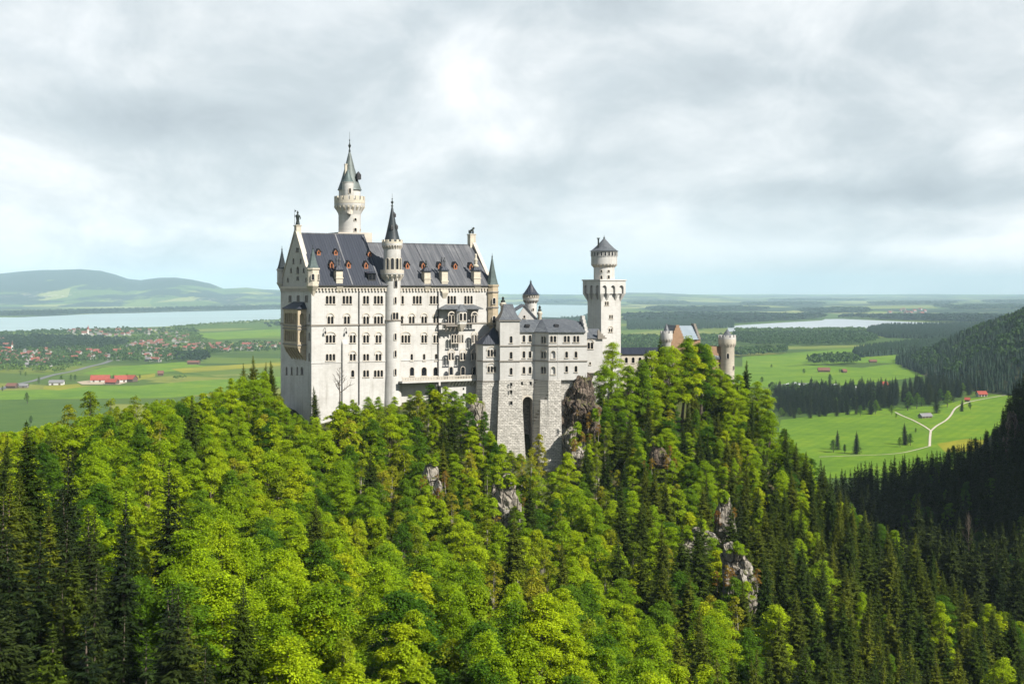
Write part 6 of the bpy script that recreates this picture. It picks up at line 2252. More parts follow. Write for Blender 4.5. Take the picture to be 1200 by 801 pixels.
def region(px, py, d):
    if d > 470 and px > 930:
        return 'on the shaded mountain side right of the gorge' if py > 560 or px < 1120 else 'at the top edge of the shaded mountain side'
    if py < 500:
        if px < 200:
            return 'on the left crest in front of the valley fields'
        if px < 345:
            return "on the crest left of the palace's end wall"
        if px < 420:
            return "at the foot of the palace's left corner"
        if px < 560:
            return 'at the palace foot below the terrace'
        if px < 690:
            return 'at the foot of the rusticated wing'
        if px < 780:
            return 'on the ridge below the square tower'
        if px < 870:
            return 'on the ridge in front of the gatehouse'
        return 'on the ridge right of the gatehouse tower'
    if py < 590:
        if px < 150:
            return 'on the upper slope at the left edge'
        if px < 350:
            return 'on the upper slope left below the palace'
        if px < 560:
            return 'on the rocky slope below the palace'
        if px < 690:
            return 'below the dark archway of the wing'
        if px < 820:
            return 'on the rocks below the square tower'
        if px < 960:
            return 'on the slope below the gatehouse'
        return 'on the outer ridge slope above the gorge'
    if py < 690:
        if px < 170:
            return 'among the dark spruces at the left edge'
        if px < 400:
            return 'on the middle of the bright left slope'
        if px < 620:
            return 'in the thin wood under the palace rocks'
        if px < 780:
            return 'in the mixed wood under the stone wing'
        if px < 930:
            return 'around the bare rocks of the right ridge'
        return 'on the conifer slope falling to the gorge'
    if px < 280:
        return 'in the bottom left corner of the forest'
    if px < 520:
        return 'in the bright canopy nearest the viewer'
    if px < 760:
        return 'in the bottom middle of the forest'
    if px < 960:
        return 'at the bottom below the ridge rocks'
    return 'in the bottom right conifer stand'


PLACED = []      # x, y, z, scale, kind, height, radius, label


def plant(x, y, kind, H, rng, z=None, label=None, tone=None, wide=1.0):
    PLACED.append([x, y, ground(x, y) - 0.3 if z is None else z, kind, H, label, rng.random(), rng.random() * 6.28, wide])


def top_put(px, py, d, kind, label=None, Hmin=6, Hmax=32, wide=1.0, rng=random.Random(5), H=None):
    """a tree whose tip the photo shows at (px, py), rooted in the ground at distance d"""
    w = wpos(px, py, d)
    g = ground(w.x, w.y)
    h = min(max(w.z - g, Hmin), Hmax) if H is None else H
    PLACED.append([w.x, w.y, w.z - h, kind, h, label, rng.random(), rng.random() * 6.28, wide])


rt = random.Random(77)
# --- trees one can pick out in the photo
top_put(40, 492, 145, 'spruce', 'tallest dark spruce at the left edge, its tip above the crest', 18, 40, 1.35)
top_put(0, 560, 125, 'spruce', 'broad dark spruce cut by the left picture edge', 18, 34, 1.3)
top_put(105, 592, 140, 'spruce', 'dark spruce right of the tallest one at the left edge', 16, 34, 1.1)
top_put(147, 628, 128, 'spruce', 'dark spruce behind the lower left bright beech', 16, 34, 1.1)
top_put(75, 650, 112, 'spruce', 'shaded spruce standing before the tallest one on the left', 16, 30, 1.2)
top_put(20, 690, 100, 'fir', 'blackish fir in the lowest left corner', 16, 30, 1.3)
top_put(120, 720, 98, 'fir', 'dark fir with soft boughs at the bottom left', 14, 30, 1.3)
top_put(215, 690, 108, 'fir', 'single dark fir amid bright beeches at the bottom left', 14, 30, 1.2)
top_put(62, 735, 96, 'spruce', 'low dark spruce at the bottom left, right of the blackish fir', 14, 30, 1.3)
top_put(165, 745, 100, 'fir', 'low dark fir at the bottom edge beside the soft-boughed fir', 14, 30, 1.2)
top_put(-30, 610, 118, 'spruce', None, 14, 34, 1.3)
top_put(60, 590, 135, 'spruce', 'dark spruce close behind the tallest left one', 14, 34, 1.2)
for i, (px, py, d, k) in enumerate(((300, 416, 335, 'spruce'), (290, 425, 330, 'spruce'), (312, 424, 338, 'spruce'), (322, 422, 342, 'spruce'), (281, 438, 320, 'leaf'), (268, 440, 318, 'leaf'), (306, 430, 322, 'leaf'))):
    top_put(px, py, d, k, f'{"dark spruce" if k == "spruce" else "green tree"} in the clump just left of the palace end wall', 8, 22, 0.9)
top_put(103, 452, 285, 'slim', 'slim light tree sticking out of the left crest, tallest there', 8, 24)
top_put(76, 466, 265, 'slim', 'slim light tree on the left crest above the farm fields', 8, 24)
top_put(125, 462, 285, 'slim', 'slim light tree on the crest right of the tallest slim one', 8, 24)
top_put(160, 460, 295, 'slim', None, 8, 22)
top_put(371, 452, 335, 'spruce', "small spruce standing against the palace's left corner", 6, 16, 0.9)
top_put(715, 395, 392, 'leaf', 'tall bright tree right in front of the square tower', 10, 26, 1.0)
top_put(703, 424, 378, 'leaf', 'bright tree at the left foot of the square tower', 8, 24)
top_put(733, 424, 385, 'leaf', 'bright round tree between the square tower and the gallery', 8, 24)
top_put(769, 392, 415, 'spruce', 'spruce with its tip between square tower and gatehouse', 10, 28)
top_put(757, 410, 405, 'spruce', 'spruce in front of the gallery roof', 10, 28)
top_put(748, 418, 395, 'deep', 'dark green tree below the gallery roof', 10, 28)
top_put(783, 402, 410, 'leaf', 'yellow-green tree below the left gatehouse turret', 10, 26)
top_put(799, 395, 418, 'deep', 'green tree in front of the stepped brick gable', 10, 26)
top_put(812, 390, 425, 'leaf', 'bright tree under the pale blue gatehouse roof', 10, 26, 0.9)
top_put(826, 398, 428, 'leaf', 'bright tree right of the gatehouse roof', 10, 26, 0.9)
for px, py, d, k in ((740, 418, 398, 'deep'), (763, 405, 410, 'leaf'), (776, 405, 416, 'deep'), (790, 402, 414, 'leaf'), (806, 400, 420, 'maple'), (821, 397, 424, 'deep'), (833, 404, 430, 'leaf'), (752, 424, 402, 'maple'), (728, 420, 398, 'leaf'), (843, 425, 436, 'maple'), (852, 433, 432, 'deep'), (860, 435, 434, 'leaf')):
    top_put(px, py, d, k, None, 10, 26, 1.15)
top_put(838, 428, 432, 'leaf', 'yellowish tree in front of the orange brick wing', 6, 20, 0.8)
top_put(850, 436, 430, 'leaf', 'yellowish tree at the foot of the gatehouse tower', 6, 20, 0.8)
top_put(871, 422, 452, 'spruce', 'dark spruce just right of the gatehouse tower', 8, 24)
top_put(886, 442, 440, 'leaf', 'bright tree right of the spruce by the gatehouse tower', 8, 22)
top_put(897, 452, 430, 'leaf', None, 8, 22)
top_put(862, 452, 420, 'leaf', None, 8, 22)
top_put(912, 477, 425, 'spruce', None, 8, 22)
top_put(903, 478, 410, 'leaf', None, 8, 22)
for px, py, d in ((505, 447, 338), (520, 449, 334), (492, 455, 336), (531, 455, 334), (478, 460, 338), (462, 462, 340), (445, 462, 340), (430, 463, 340), (415, 466, 340), (398, 468, 338), (540, 466, 332), (548, 478, 330)):
    top_put(px, py, d, 'leaf' if rt.random() < 0.7 else 'deep', None, 5, 13, 1.0)
top_put(556, 492, 331, 'spruce', 'small spruce at the foot of the annex', 5, 13)
top_put(566, 478, 330, 'deep', 'little green tree below the castle annex', 5, 12, 0.8)
top_put(632, 503, 325, 'slim', 'thin light-green tree in front of the dark archway', 8, 18, 0.9)
top_put(622, 520, 322, 'slim', 'lower thin tree beside the one before the archway', 8, 18, 0.9)
top_put(665, 525, 322, 'leaf', None, 6, 16)
top_put(1108, 700, 255, 'leaf', 'pale green tree alone among the dark conifers at the lower right', 8, 18, 0.75)
top_put(1168, 765, 232, 'leaf', 'bright tree at the bottom right among spruces', 8, 18, 0.9)
top_put(1012, 690, 262, 'leaf', 'bright slim tree in the lower right conifers, left of the pale one', 8, 18, 0.65)
for px, py, d, k in ((1085, 590, 520, 'deep'), (1062, 600, 515, 'deep'), (1110, 585, 510, 'deep'), (1040, 612, 520, 'deep'), (1130, 570, 520, 'deep'), (1150, 620, 470, 'deep')):
    top_put(px, py, d, k, 'dull green leafy tree in the shaded gorge among firs', 8, 20, 1.0)

SKY = [(-80, 508), (0, 503), (20, 500), (45, 494), (70, 488), (100, 478), (140, 470), (200, 462), (240, 452), (275, 442), (300, 436), (325, 440), (335, 458), (352, 474), (372, 482), (384, 470), (400, 467), (430, 465), (470, 460), (480, 458), (500, 450), (522, 450), (534, 460), (545, 480), (556, 494), (570, 488), (580, 496), (595, 512), (612, 528), (622, 520), (640, 540), (656, 545), (663, 525), (672, 520), (686, 488), (694, 440), (706, 420), (716, 402), (728, 414), (740, 424), (752, 415), (768, 396), (780, 408), (800, 404), (820, 396), (834, 404), (840, 430), (850, 440), (865, 440), (880, 446), (895, 455), (910, 480), (930, 505), (945, 520), (960, 530), (975, 548), (990, 565), (1010, 592), (1040, 606), (1070, 618), (1100, 648), (1130, 676), (1160, 695), (1200, 722), (1290, 775)]
SKY2 = [(900, 592), (975, 552), (987, 543), (1005, 539), (1020, 537), (1060, 529), (1100, 524), (1128, 515), (1145, 506), (1160, 496), (1170, 482), (1178, 462), (1188, 444), (1200, 424), (1260, 340), (1400, 200)]


def pick_kind(px, py, r):
    if py < 500 and px < 345:
        w = dict(leaf=.68, deep=.16, slim=.13, spruce=.03)
    elif py > 570 and px < (py - 560) * 0.95:
        w = dict(leaf=.12, spruce=.28, fir=.52, deep=.08)
    elif px < 330 and py > 690:
        w = dict(leaf=.62, spruce=.1, fir=.12, deep=.16)
    elif px < 430:
        w = dict(leaf=.66, deep=.16, slim=.16, spruce=.02)
    elif px < 620 and py < 560:
        w = dict(leaf=.30, deep=.2, slim=.30, russet=.14, spruce=.08)
    elif px < 720 and py < 720:
        w = dict(leaf=.32, deep=.14, slim=.40, russet=.06, spruce=.09)
    elif px < 780 and py >= 720:
        w = dict(leaf=.56, deep=.16, slim=.26, spruce=.04)
    elif px < 880:
        w = dict(leaf=.32, deep=.14, slim=.16, russet=.14, spruce=.24)
    elif px < 960 and py < 620:
        w = dict(leaf=.42, deep=.12, slim=.06, spruce=.40)
    elif px < 960:
        w = dict(leaf=.30, deep=.08, slim=.04, russet=.03, spruce=.55)
    else:
        w = dict(leaf=.05, deep=.08, spruce=.87)
    ks = list(w)
    k = r.choices(ks, [w[k] for k in ks])[0]
    return 'maple' if k == 'leaf' and r.random() < 0.48 else k


HR = dict(leaf=(14, 21), maple=(12, 20), deep=(13, 20), slim=(12, 19), russet=(5, 10), spruce=(16, 26), fir=(18, 27), bush=(3, 5))


def near_castle(x, y):
    for F_, u0, u1, v0, v1 in ((PF, -3.5, L + 3, -7, W + 12), (WF, -4, uC1 + 2.0, -3.6, 40), (AF, -3.5, 8, -2.6, 12), (QF, -3, S + 3, -3, S + 3), (CF, -3, uc + 3, -2, 12), (GF, -2, ug + 2, -2.5, 10), (TF, -3, u3_ + 6, -6, 16)):
        X, Y = x - F_.x0, y - F_.y0
        u, v = X * F_.c + Y * F_.s, -X * F_.s + Y * F_.c
        if u0 < u < u1 and v0 < v < v1:
            return True
    return False


def scatter_forest():
    r = random.Random(2024)
    y = 78.0
    while y < 780:
        step = 4.5 if y < 300 else 5.0
        if y > 480:
            step = 5.2
        half = y * 0.46
        x = -half - 6
        while x < half + 8:
            X, Y = x + r.uniform(-2.2, 2.2), y + r.uniform(-2.2, 2.2)
            x += step * (0.9 if True else 1)
            if Y > 460 and X < 0.20 * Y:
                continue
            if near_castle(X, Y):
                continue
            g = ground(X, Y)
            if g < 2 and Y > 600:
                continue
            px, pg = pix((X, Y, g))
            if px < -90 or px > 1290:
                continue
            far = Y > 470 or (Y > 335 and px > 1075)
            if far:
                kind = 'fir' if r.random() < 0.9 else ('deep' if r.random() < 0.55 else 'spruce')
            else:
                kind = pick_kind(px, pg - FPX * 11 / Y, r)
            H = r.uniform(*HR[kind])
            if Y > 330 and not far:
                H *= 0.85
            sky = SKY2 if far else SKY
            rp = 2.4 * FPX / Y
            if kind == 'spruce' and not far and CZ - (interp(px, sky) + 3 - HOR) / FPX * Y - g < 11:
                kind = r.choice(['leaf', 'deep', 'slim'])
            lim = max(interp(px - rp, sky), interp(px, sky), interp(px + rp, sky)) if kind in ('leaf', 'maple', 'deep', 'bush') else max(interp(px - rp * .3, sky), interp(px + rp * .3, sky))
            zmax = CZ - (lim + r.uniform(0, 7) - HOR) / FPX * Y
            H = min(H, zmax - g)
            if H < (5.0 if kind in ('leaf', 'maple', 'deep', 'slim', 'russet') else 9.0):
                if H > 2.2 and kind != 'fir' and not far:
                    kind, H = 'bush', H
                else:
                    continue
            PLACED.append([X, Y, g - 0.3, kind, H, None, r.random(), r.random() * 6.28, r.uniform(0.82, 1.25)])
        y += step * 0.92


scatter_forest()


def scatter_bushes(n, x0, x1, y0, y1, hmin, hmax, seed):
    r = random.Random(seed)
    for _ in range(n):
        X, Y = r.uniform(x0, x1), r.uniform(y0, y1)
        if near_castle(X, Y):
            continue
        g = ground(X, Y)
        px = pix((X, Y, g))[0]
        rp = 1.6 * FPX / Y
        zmax = CZ - (max(interp(px - rp, SKY), interp(px, SKY), interp(px + rp, SKY)) + r.uniform(0, 5) - HOR) / FPX * Y
        H = min(r.uniform(hmin, hmax), zmax - g)
        if H < 1.6 and 545 < px < 656:
            H = r.uniform(1.6, 2.8)
        if H >= 1.6:
            PLACED.append([X, Y, g - 0.3, 'bush' if H < 5.5 else r.choice(['leaf', 'deep', 'slim']), H, None, r.random(), r.random() * 6.28, r.uniform(1.0, 1.4)])


scatter_bushes(90, -75, 45, 296, 352, 2.5, 6.5, 1)
scatter_bushes(60, 0, 100, 280, 400, 2.5, 7.5, 2)
scatter_bushes(40, 80, 160, 300, 470, 3, 8, 3)

# shrubs and small trees that grow on and below the rock faces
rk = random.Random(31)
for px, py, d, w, h in ((682, 487, 357, 5, 10), (676, 520, 353, 3.5, 12), (550, 503, 338, 5, 15), (592, 600, 287, 4.5, 13), (505, 563, 292, 3.6, 8), (437, 515, 318, 2.6, 8), (408, 540, 302, 5, 3), (864, 684, 263, 4.6, 14), (816, 645, 287, 5.5, 6), (850, 615, 307, 2.6, 12), (772, 535, 347, 5, 6)):
    p = wpos(px, py, d)
    for i in range(13):
        side = rk.choice((-1, 1)) if px not in (682, 676) else rk.choice((-0.3, 1))
        X, Y = p.x + side * w * rk.uniform(0.3, 0.95), p.y - rk.uniform(-1.0, 3.4)
        H = rk.uniform(1.6, 4.6)
        PLACED.append([X, Y, p.z + h * rk.uniform(-0.62, 0.18) - H * 0.4, rk.choice(['bush', 'russet', 'russet']), H, None, rk.random(), rk.random() * 6.28, 1.0])
    for i in range(0 if px in (682, 676) else 3):
        H = rk.uniform(2.0, 3.4)
        PLACED.append([p.x + w * rk.uniform(-0.4, 0.4), p.y + rk.uniform(0, 2), p.z + h * 0.44 - 0.4, 'bush', H, None, rk.random(), rk.random() * 6.28, 1.0])

# --- keep what shows: walk from near to far over a coarse picture raster
CW, CHh = 300, 210
cover = np.zeros((CHh, CW), bool)
PLACED.sort(key=lambda t: t[1])
KEEP = []
yy_, xx_ = np.mgrid[0:CHh, 0:CW]
for t in PLACED:
    x, y, z, kind, H, label, r1, rz, wide = t
    var = TREES[kind][int(r1 * len(TREES[kind])) % len(TREES[kind])]
    if kind in ('spruce', 'fir') and H > 28.5:
        var = BIG_SPRUCE[2] if kind == 'fir' else BIG_SPRUCE[int(r1 * 2) % 2]
    sc = H / var[2]
    R_ = var[3] * sc * wide
    px, pt = pix((x, y, z + H))
    pb = pix((x, y, z))[1]
    rpx = R_ * FPX / y
    cx_, top, bot, rw = px / 4, pt / 4, pb / 4, max(rpx / 4, 0.6)
    if cx_ + rw < -14 or cx_ - rw > CW + 14 or top > CHh + 1:
        continue
    i0, i1 = max(int(cx_ - rw), 0), min(int(cx_ + rw) + 1, CW)
    j0, j1 = max(int(top), 0), min(int(bot) + 1, CHh)
    if i0 >= i1 or j0 >= j1:
        if -12 <= cx_ <= CW + 12:
            KEEP.append((t, var, sc, px, pt, rpx * (pb - pt)))
        continue
    sub_x, sub_y = xx_[j0:j1, i0:i1] + 0.5, yy_[j0:j1, i0:i1] + 0.5
    q = np.clip((sub_y - top) / max(bot - top, 0.5), 0, 1)
    if kind in ('spruce', 'fir'):
        half = rw * np.clip(q * 1.15, 0.06, 1)
    else:
        half = rw * np.where(q < 0.85, np.sin(np.pi * np.clip(q * 0.8 + 0.14, 0, 1)) ** 0.5, 0.1)
    inside = np.abs(sub_x - cx_) <= half
    vis = inside & ~cover[j0:j1, i0:i1]
    tot = max(inside.sum(), 1)
    if label or vis.sum() >= max(3, 0.10 * tot):
        KEEP.append((t, var, sc, px, pt, float(vis.sum())))
        core = np.abs(sub_x - cx_) <= half * 0.82
        cover[j0:j1, i0:i1] |= core & (q > 0.06)

CAP = 290
by_kind = {}
for k in KEEP:
    by_kind.setdefault(k[0][3], []).append(k)
print('TREES', {k: len(v) for k, v in by_kind.items()}, 'of', len(PLACED))


def put_tree(t, var, sc, label, group, name, cat):
    x, y, z, kind, H, _, r1, rz, wide = t
    e = empty(name, (x, y, z), rz)
    e.scale = (sc * wide, sc * wide, sc)
    e.rotation_euler = (math.sin(rz * 7.3) * 0.05, math.cos(rz * 5.1) * 0.05, rz)
    tag(e, label, cat, group)
    c = bpy.data.objects.new('crown', var[0])
    link(c, e)
    k = bpy.data.objects.new('trunk', var[1])
    link(k, e)
    return e


LEFT = []
for kind, lst in by_kind.items():
    lst.sort(key=lambda k: (0 if k[0][5] else 1, -k[5]))
    for i, (t, var, sc, px, pt, a) in enumerate(lst):
        if i >= CAP:
            if kind in ('fir', 'spruce'):
                LEFT.append((t, var, sc))
            continue
        mid = pt + 0.3 * t[4] * FPX / t[1]
        where = region(px, mid, t[1])
        own = t[5]
        size = '' if kind == 'bush' else ('tall ' if t[4] > HR[kind][0] + 0.62 * (HR[kind][1] - HR[kind][0]) else ('low ' if t[4] < HR[kind][0] else ''))
        lab = own or f'{size}{KINDTXT[kind]} {where}'
        put_tree(t, var, sc, lab, own if own else f'{KINDTXT[kind]}s {where}', KINDNAME[kind], KINDCAT[kind])


# --- low-detail trees merged into woods that read as one mass
def cone_template(rng, tiers=5, n=7):
    V, F = [], []
    for k in range(tiers):
        z0 = 0.10 + 0.9 * k / tiers * 0.93
        z1 = min(1.0, z0 + 0.9 / tiers * 1.9)
        r = 0.5 * (1 - (k / tiers)) ** 0.85 + 0.04
        o = len(V)
        for i in range(n * 2):
            a = 2 * math.pi * i / (n * 2) + k
            rr = r * ((1.0 if i % 2 else 0.62) * rng.uniform(0.8, 1.15))
            V.append((rr * math.cos(a), rr * math.sin(a), z0 - (0.03 if i % 2 else 0)))
        V.append((0, 0, z1))
        for i in range(n * 2):
            F.append((o + i, o + (i + 1) % (n * 2), o + n * 2))
    return np.array(V), np.array(F)


def blob_template(rng, n=46):
    C = unit(rng.normal(0, 1, (n, 3)))
    C[:, 2] = np.abs(C[:, 2]) * 0.9 - 0.25
    P = C * np.array([0.42, 0.42, 0.42]) * rng.uniform(0.75, 1.1, (n, 1)) + np.array([0, 0, 0.55])
    nrm = unit(C + rng.normal(0, 0.5, (n, 3)) + np.array([0, 0, 0.4]))
    d = unit(np.cross(nrm, rng.normal(0, 1, (n, 3))))
    e = np.cross(nrm, d)
    s = 0.17
    V = np.stack([P - d * s, P + e * s, P + d * s], axis=1).reshape(-1, 3)
    V2 = np.stack([P - d * s, P + d * s, P - e * s], axis=1).reshape(-1, 3)
    V = np.concatenate([V, V2])
    return V, np.arange(len(V)).reshape(-1, 3)


rgn = np.random.default_rng(3)
CONES = [cone_template(rgn, 5, 6) for _ in range(4)]
CONES_S = [cone_template(rgn, 3, 4) for _ in range(4)]
def fir_template(seed):
    me, tr, H, _ = spruce(seed, H=24, Rr=4.2, mat=M_FIR, dens=0.75, step=0.95, fine=0.6)
    V = np.zeros(len(me.vertices) * 3, dtype=np.float32)
    me.vertices.foreach_get('co', V)
    bpy.data.meshes.remove(me)
    bpy.data.meshes.remove(tr)
    return V.reshape(-1, 3) / H, np.arange(len(V) // 3).reshape(-1, 4)


FIRS_M = [fir_template(300 + i) for i in range(3)]
BLOBS = [blob_template(rgn, 46) for _ in range(3)]
BLOBS_S = [blob_template(rgn, 18) for _ in range(3)]


def wood(name, items, mat, label, templates):
    """items: x, y, z, height, width"""
    VV, FF = [], []
    off = 0
    for x, y, z, h, w in items:
        V, F = templates[rgn.integers(len(templates))]
        a = rgn.uniform(0, 6.28)
        c, s = math.cos(a), math.sin(a)
        P = np.stack([(V[:, 0] * c - V[:, 1] * s) * w + x, (V[:, 0] * s + V[:, 1] * c) * w + y, V[:, 2] * h + z], axis=1)
        VV.append(P)
        FF.append(F + off)
        off += len(V)
    if not VV:
        return
    o = bpy.data.objects.new(name, np_mesh(name, np.concatenate(VV), np.concatenate(FF), mat))
    link(o)
    return tag(o, label, kind='stuff')


def solo(px, py, h, kind, label, wide=1.0, group=None, z=0.0):
    """single tree in the valley, foot at (px, py)"""
    p = flat(px, py)
    var = TREES[kind][rt.randrange(len(TREES[kind]))]
    sc = h / var[2]
    t = [p.x, p.y, z, kind, h, label, 0, rt.random() * 6.28, wide]
    put_tree(t, var, sc, label, group, KINDNAME[kind], KINDCAT[kind])


bp = [(905, 468), (960, 462), (1030, 460), (1100, 452), (1200, 430), (1215, 452), (1140, 461), (1100, 470), (1035, 474), (985, 484), (915, 486)]
wood('conifer_band', [(p.x, p.y, -0.4, h, h * 1.5) for p in scatter_px(bp, 330, random.Random(6), 8) for h in (rt.uniform(20, 34),)], M_FIR, 'dark conifers closing the gaps of the band above the bright meadow', FIRS_M)
if LEFT:
    wood('distant_firs', [(t[0], t[1], t[2], t[4], t[4]) for t, var, sc in LEFT], M_FIR, 'dense dark conifers filling the shaded mountain side', FIRS_M)

# meadow trees on the right (each one stands apart)
for px, py, h, k, lb in ((981, 527, 17, 'fir', 'dark tree pair, left one, in the bright meadow'), (977, 530, 11, 'deep', 'low dark tree beside the pair in the bright meadow'), (990, 531, 8, 'deep', 'bushy tree between the two dark meadow trees'), (1003, 532, 19, 'fir', 'dark slim tree at the lower left of the bright meadow'), (1061, 521, 19, 'fir', 'tall dark tree near the fork of the gravel path'), (1067, 522, 11, 'deep', 'bushy green tree beside the tall one near the path fork'), (1073, 507, 5, 'deep', 'single shrub in the meadow left of the path fork'), (1055, 524, 9, 'deep', 'round bush at the foot of the tall meadow tree'),
                         (1045, 486, 11, 'deep', 'green tree where the left path leaves the wood'), (1050, 490, 6, 'deep', 'low round bush at the left path end'), (1097, 484, 24, 'fir', 'big conifer standing beside the grey hay hut'), (1127, 482, 14, 'fir', 'dark conifer just under the cottage path'), (1137, 480, 9, 'deep', 'round tree under the little red shed'), (1064, 481, 22, 'deep', 'large round green tree at the meadow edge'), (1074, 479, 19, 'deep', 'lighter broad tree at the wood edge'), (1026, 485, 16, 'deep', 'pale green tree in front of the conifer wood'), (1008, 487, 12, 'deep', 'light bushy tree at the meadow end of the wood'), (1110, 477, 20, 'leaf', 'light green tree between path and conifers'),
                         (942, 438, 9, 'deep', 'round tree alone left of the long brown barn'), (973, 449, 14, 'deep', 'round tree in front of the car park'), (984, 436.5, 7, 'deep', 'round bush between the barn and the hut'), (893, 449, 10, 'deep', 'small tree left of the car park'), (1073, 418, 26, 'fir', 'dark tree alone at the foot of the far wooded slope'),
                         (880, 414, 10, 'deep', 'bushy tree in the pale far field'), (904, 431, 7, 'deep', 'small shrub in the far meadow')):
    solo(px, py, h * 1.4, k, lb, 1.55 if k == 'fir' else 1.25)
# by the left farm
for px, py, h, k, lb in ((46, 450.5, 17, 'deep', 'leftmost of the row of trees along the country road'), (59, 449.5, 11, 'deep', 'round tree at the grey-roofed shed'), (72, 448, 16, 'deep', 'grey-green tree right of the grey-roofed shed'), (83, 446.5, 15, 'deep', 'dark tree of the pair in front of the barn'), (88, 446.5, 14, 'deep', 'right tree of the dark pair in front of the barn'), (107, 445, 12, 'deep', 'tree at the left end of the largest barn'), (133, 446, 13, 'deep', 'tree between the low barn and the farmhouse'), (149, 445.5, 15, 'deep', 'dark tree behind the farmhouse'), (155, 447, 10, 'deep', 'tree at the right end of the farm'), (164, 444, 10, 'deep', 'round tree alone right of the farm'), (32, 473, 20, 'deep', 'big round tree alone in the cloud-shaded pasture'), (3, 459, 12, 'deep', 'bushy tree at the left picture edge by the hut'), (30, 441, 12, 'deep', 'tree group by the road, tall one'), (24, 440, 9, 'deep', 'tree group by the road, lower one'), (36, 498, 14, 'deep', 'shrubby tree at the bottom of the cloud-shaded pasture')):
    solo(px, py, h, k, lb, 1.15)

# conifer band behind the bright meadow: individual trees
BAND = [(905, 470), (930, 462), (960, 464), (1000, 466), (1030, 462), (1060, 460), (1100, 452), (1150, 440), (1200, 430), (1215, 452), (1165, 462), (1140, 464), (1120, 470), (1100, 474), (1060, 478), (1035, 480), (1020, 486), (985, 490), (950, 490), (915, 490)]
pts = scatter_px(BAND, 265, rt, 10)
pts.sort(key=lambda p: p.y)
for i, p in enumerate(pts):
    px, py = pix(p)
    h = rt.uniform(24, 38) if py < 480 else rt.uniform(17, 28)
    kind = 'fir'
    var = TREES['fir'][rt.randrange(3)]
    t = [p.x, p.y, -0.3, 'fir', h, None, 0, rt.random() * 6.28, rt.uniform(1.25, 1.7)]
    if rt.random() < 0.14:
        var, h = TREES['deep'][rt.randrange(4)], h * 0.6
        put_tree(t, var, h / var[2], 'leafy tree mixed into the conifer band above the bright meadow', 'leafy trees in the conifer band above the meadow', 'valley_tree', 'tree')
    else:
        put_tree(t, var, h / var[2], ('tall ' if h > 25 else '') + 'dark conifer in the band above the bright meadow', 'dark conifers in the band above the bright meadow', 'valley_conifer', 'conifer')

# woods that read as one mass
def fill(P, n, rng_, hmin, hmax, wk, dmin=0):
    return [(p.x, p.y, -0.5, h, h * wk * rng_.uniform(0.8, 1.25)) for p in scatter_px(P, n, rng_, 0) for h in (rng_.uniform(hmin, hmax),)]


rw = random.Random(8)
items = []
n1 = 0
# the mountain foot
for _ in range(9000):
    x, y = rw.uniform(800, 1500), rw.uniform(2060, 3450)
    h0 = foot_h(x, y)
    px, py = pix((x, y, h0))
    if h0 > -1 and 1050 < px < 1290 and py < 480:
        h = rw.uniform(10, 28)
        items.append((x, y, h0 - 0.5, h, h * 0.32))
wood('mountain_foot_conifers', items[::1], M_FARFIR, 'dense conifers on the far wooded mountain foot', CONES)
items = []
for _ in range(2600):
    x, y = rw.uniform(800, 1500), rw.uniform(2060, 3200)
    h0 = foot_h(x, y)
    px, py = pix((x, y, h0))
    if h0 > 6 and 1050 < px < 1290 and mnoise.noise(Vector((x / 120, y / 120, 0))) > 0.0:
        items.append((x, y, h0 - 0.5, rw.uniform(19, 28), rw.uniform(14, 20)))
wood('mountain_foot_leaf_trees', items, M_FARTREE, 'lighter leafy trees mixed into the far wooded mountain foot', BLOBS)

FAR_WOODS = [
    ([(1018, 386), (1040, 382.5), (1100, 381), (1172, 381), (1180, 388), (1160, 396), (1110, 398), (1040, 396), (1015, 391)], 5200, 'dark conifer wood on the far side of the meadows'),
    ([(999, 416), (1010, 411), (1060, 405), (1110, 400), (1145, 397), (1150, 405), (1130, 411), (1100, 413), (1060, 415), (1010, 419)], 3200, 'dark wood strip along the meadow edge'),
    ([(860, 393), (920, 391), (1000, 389), (1015, 392), (1030, 399), (1010, 404), (940, 406), (880, 405), (865, 402)], 1500, 'loose wood between the far meadows'),
    ([(862, 388.8), (930, 388.5), (1010, 387.5), (1016, 390), (930, 391.5), (862, 392)], 700, 'trees along the near shore of the grey lake'),
    ([(945, 425), (980, 420), (1005, 421), (1007, 427), (980, 428), (950, 428)], 130, 'grove in the middle of the far meadow'),
    ([(862, 414), (920, 411), (922, 415), (862, 419)], 160, 'broken hedge wood in the far meadow'),
    ([(905, 461), (950, 462), (1000, 462), (1000, 466), (930, 468), (905, 470)], 100, 'trees behind the car park'),
    ([(690, 400), (735, 397), (790, 396), (860, 396), (860, 402), (800, 404), (735, 406), (690, 408)], 1000, 'far wood behind the square tower'),
    ([(735, 376), (800, 374), (860, 374), (860, 384), (800, 386), (735, 386)], 2600, 'wide far wood in the blue distance'),
    ([(640, 377), (655, 374.5), (664, 373), (690, 373), (690, 384), (640, 384)], 500, 'dark trees on the lake shore behind the wing roof'),
    ([(700, 412), (735, 409), (860, 407), (860, 411), (740, 416), (700, 418)], 260, 'hedge of trees in the far fields'),
]
for P, n, lb in FAR_WOODS:
    con = 'conifer' in lb or 'dark' in lb or 'wide' in lb
    wood('far_wood', fill(P, n, rw, 16, 27, 0.42 if con else 0.7), M_FARFIR if con else M_FARTREE, lb, CONES_S if con else BLOBS_S)
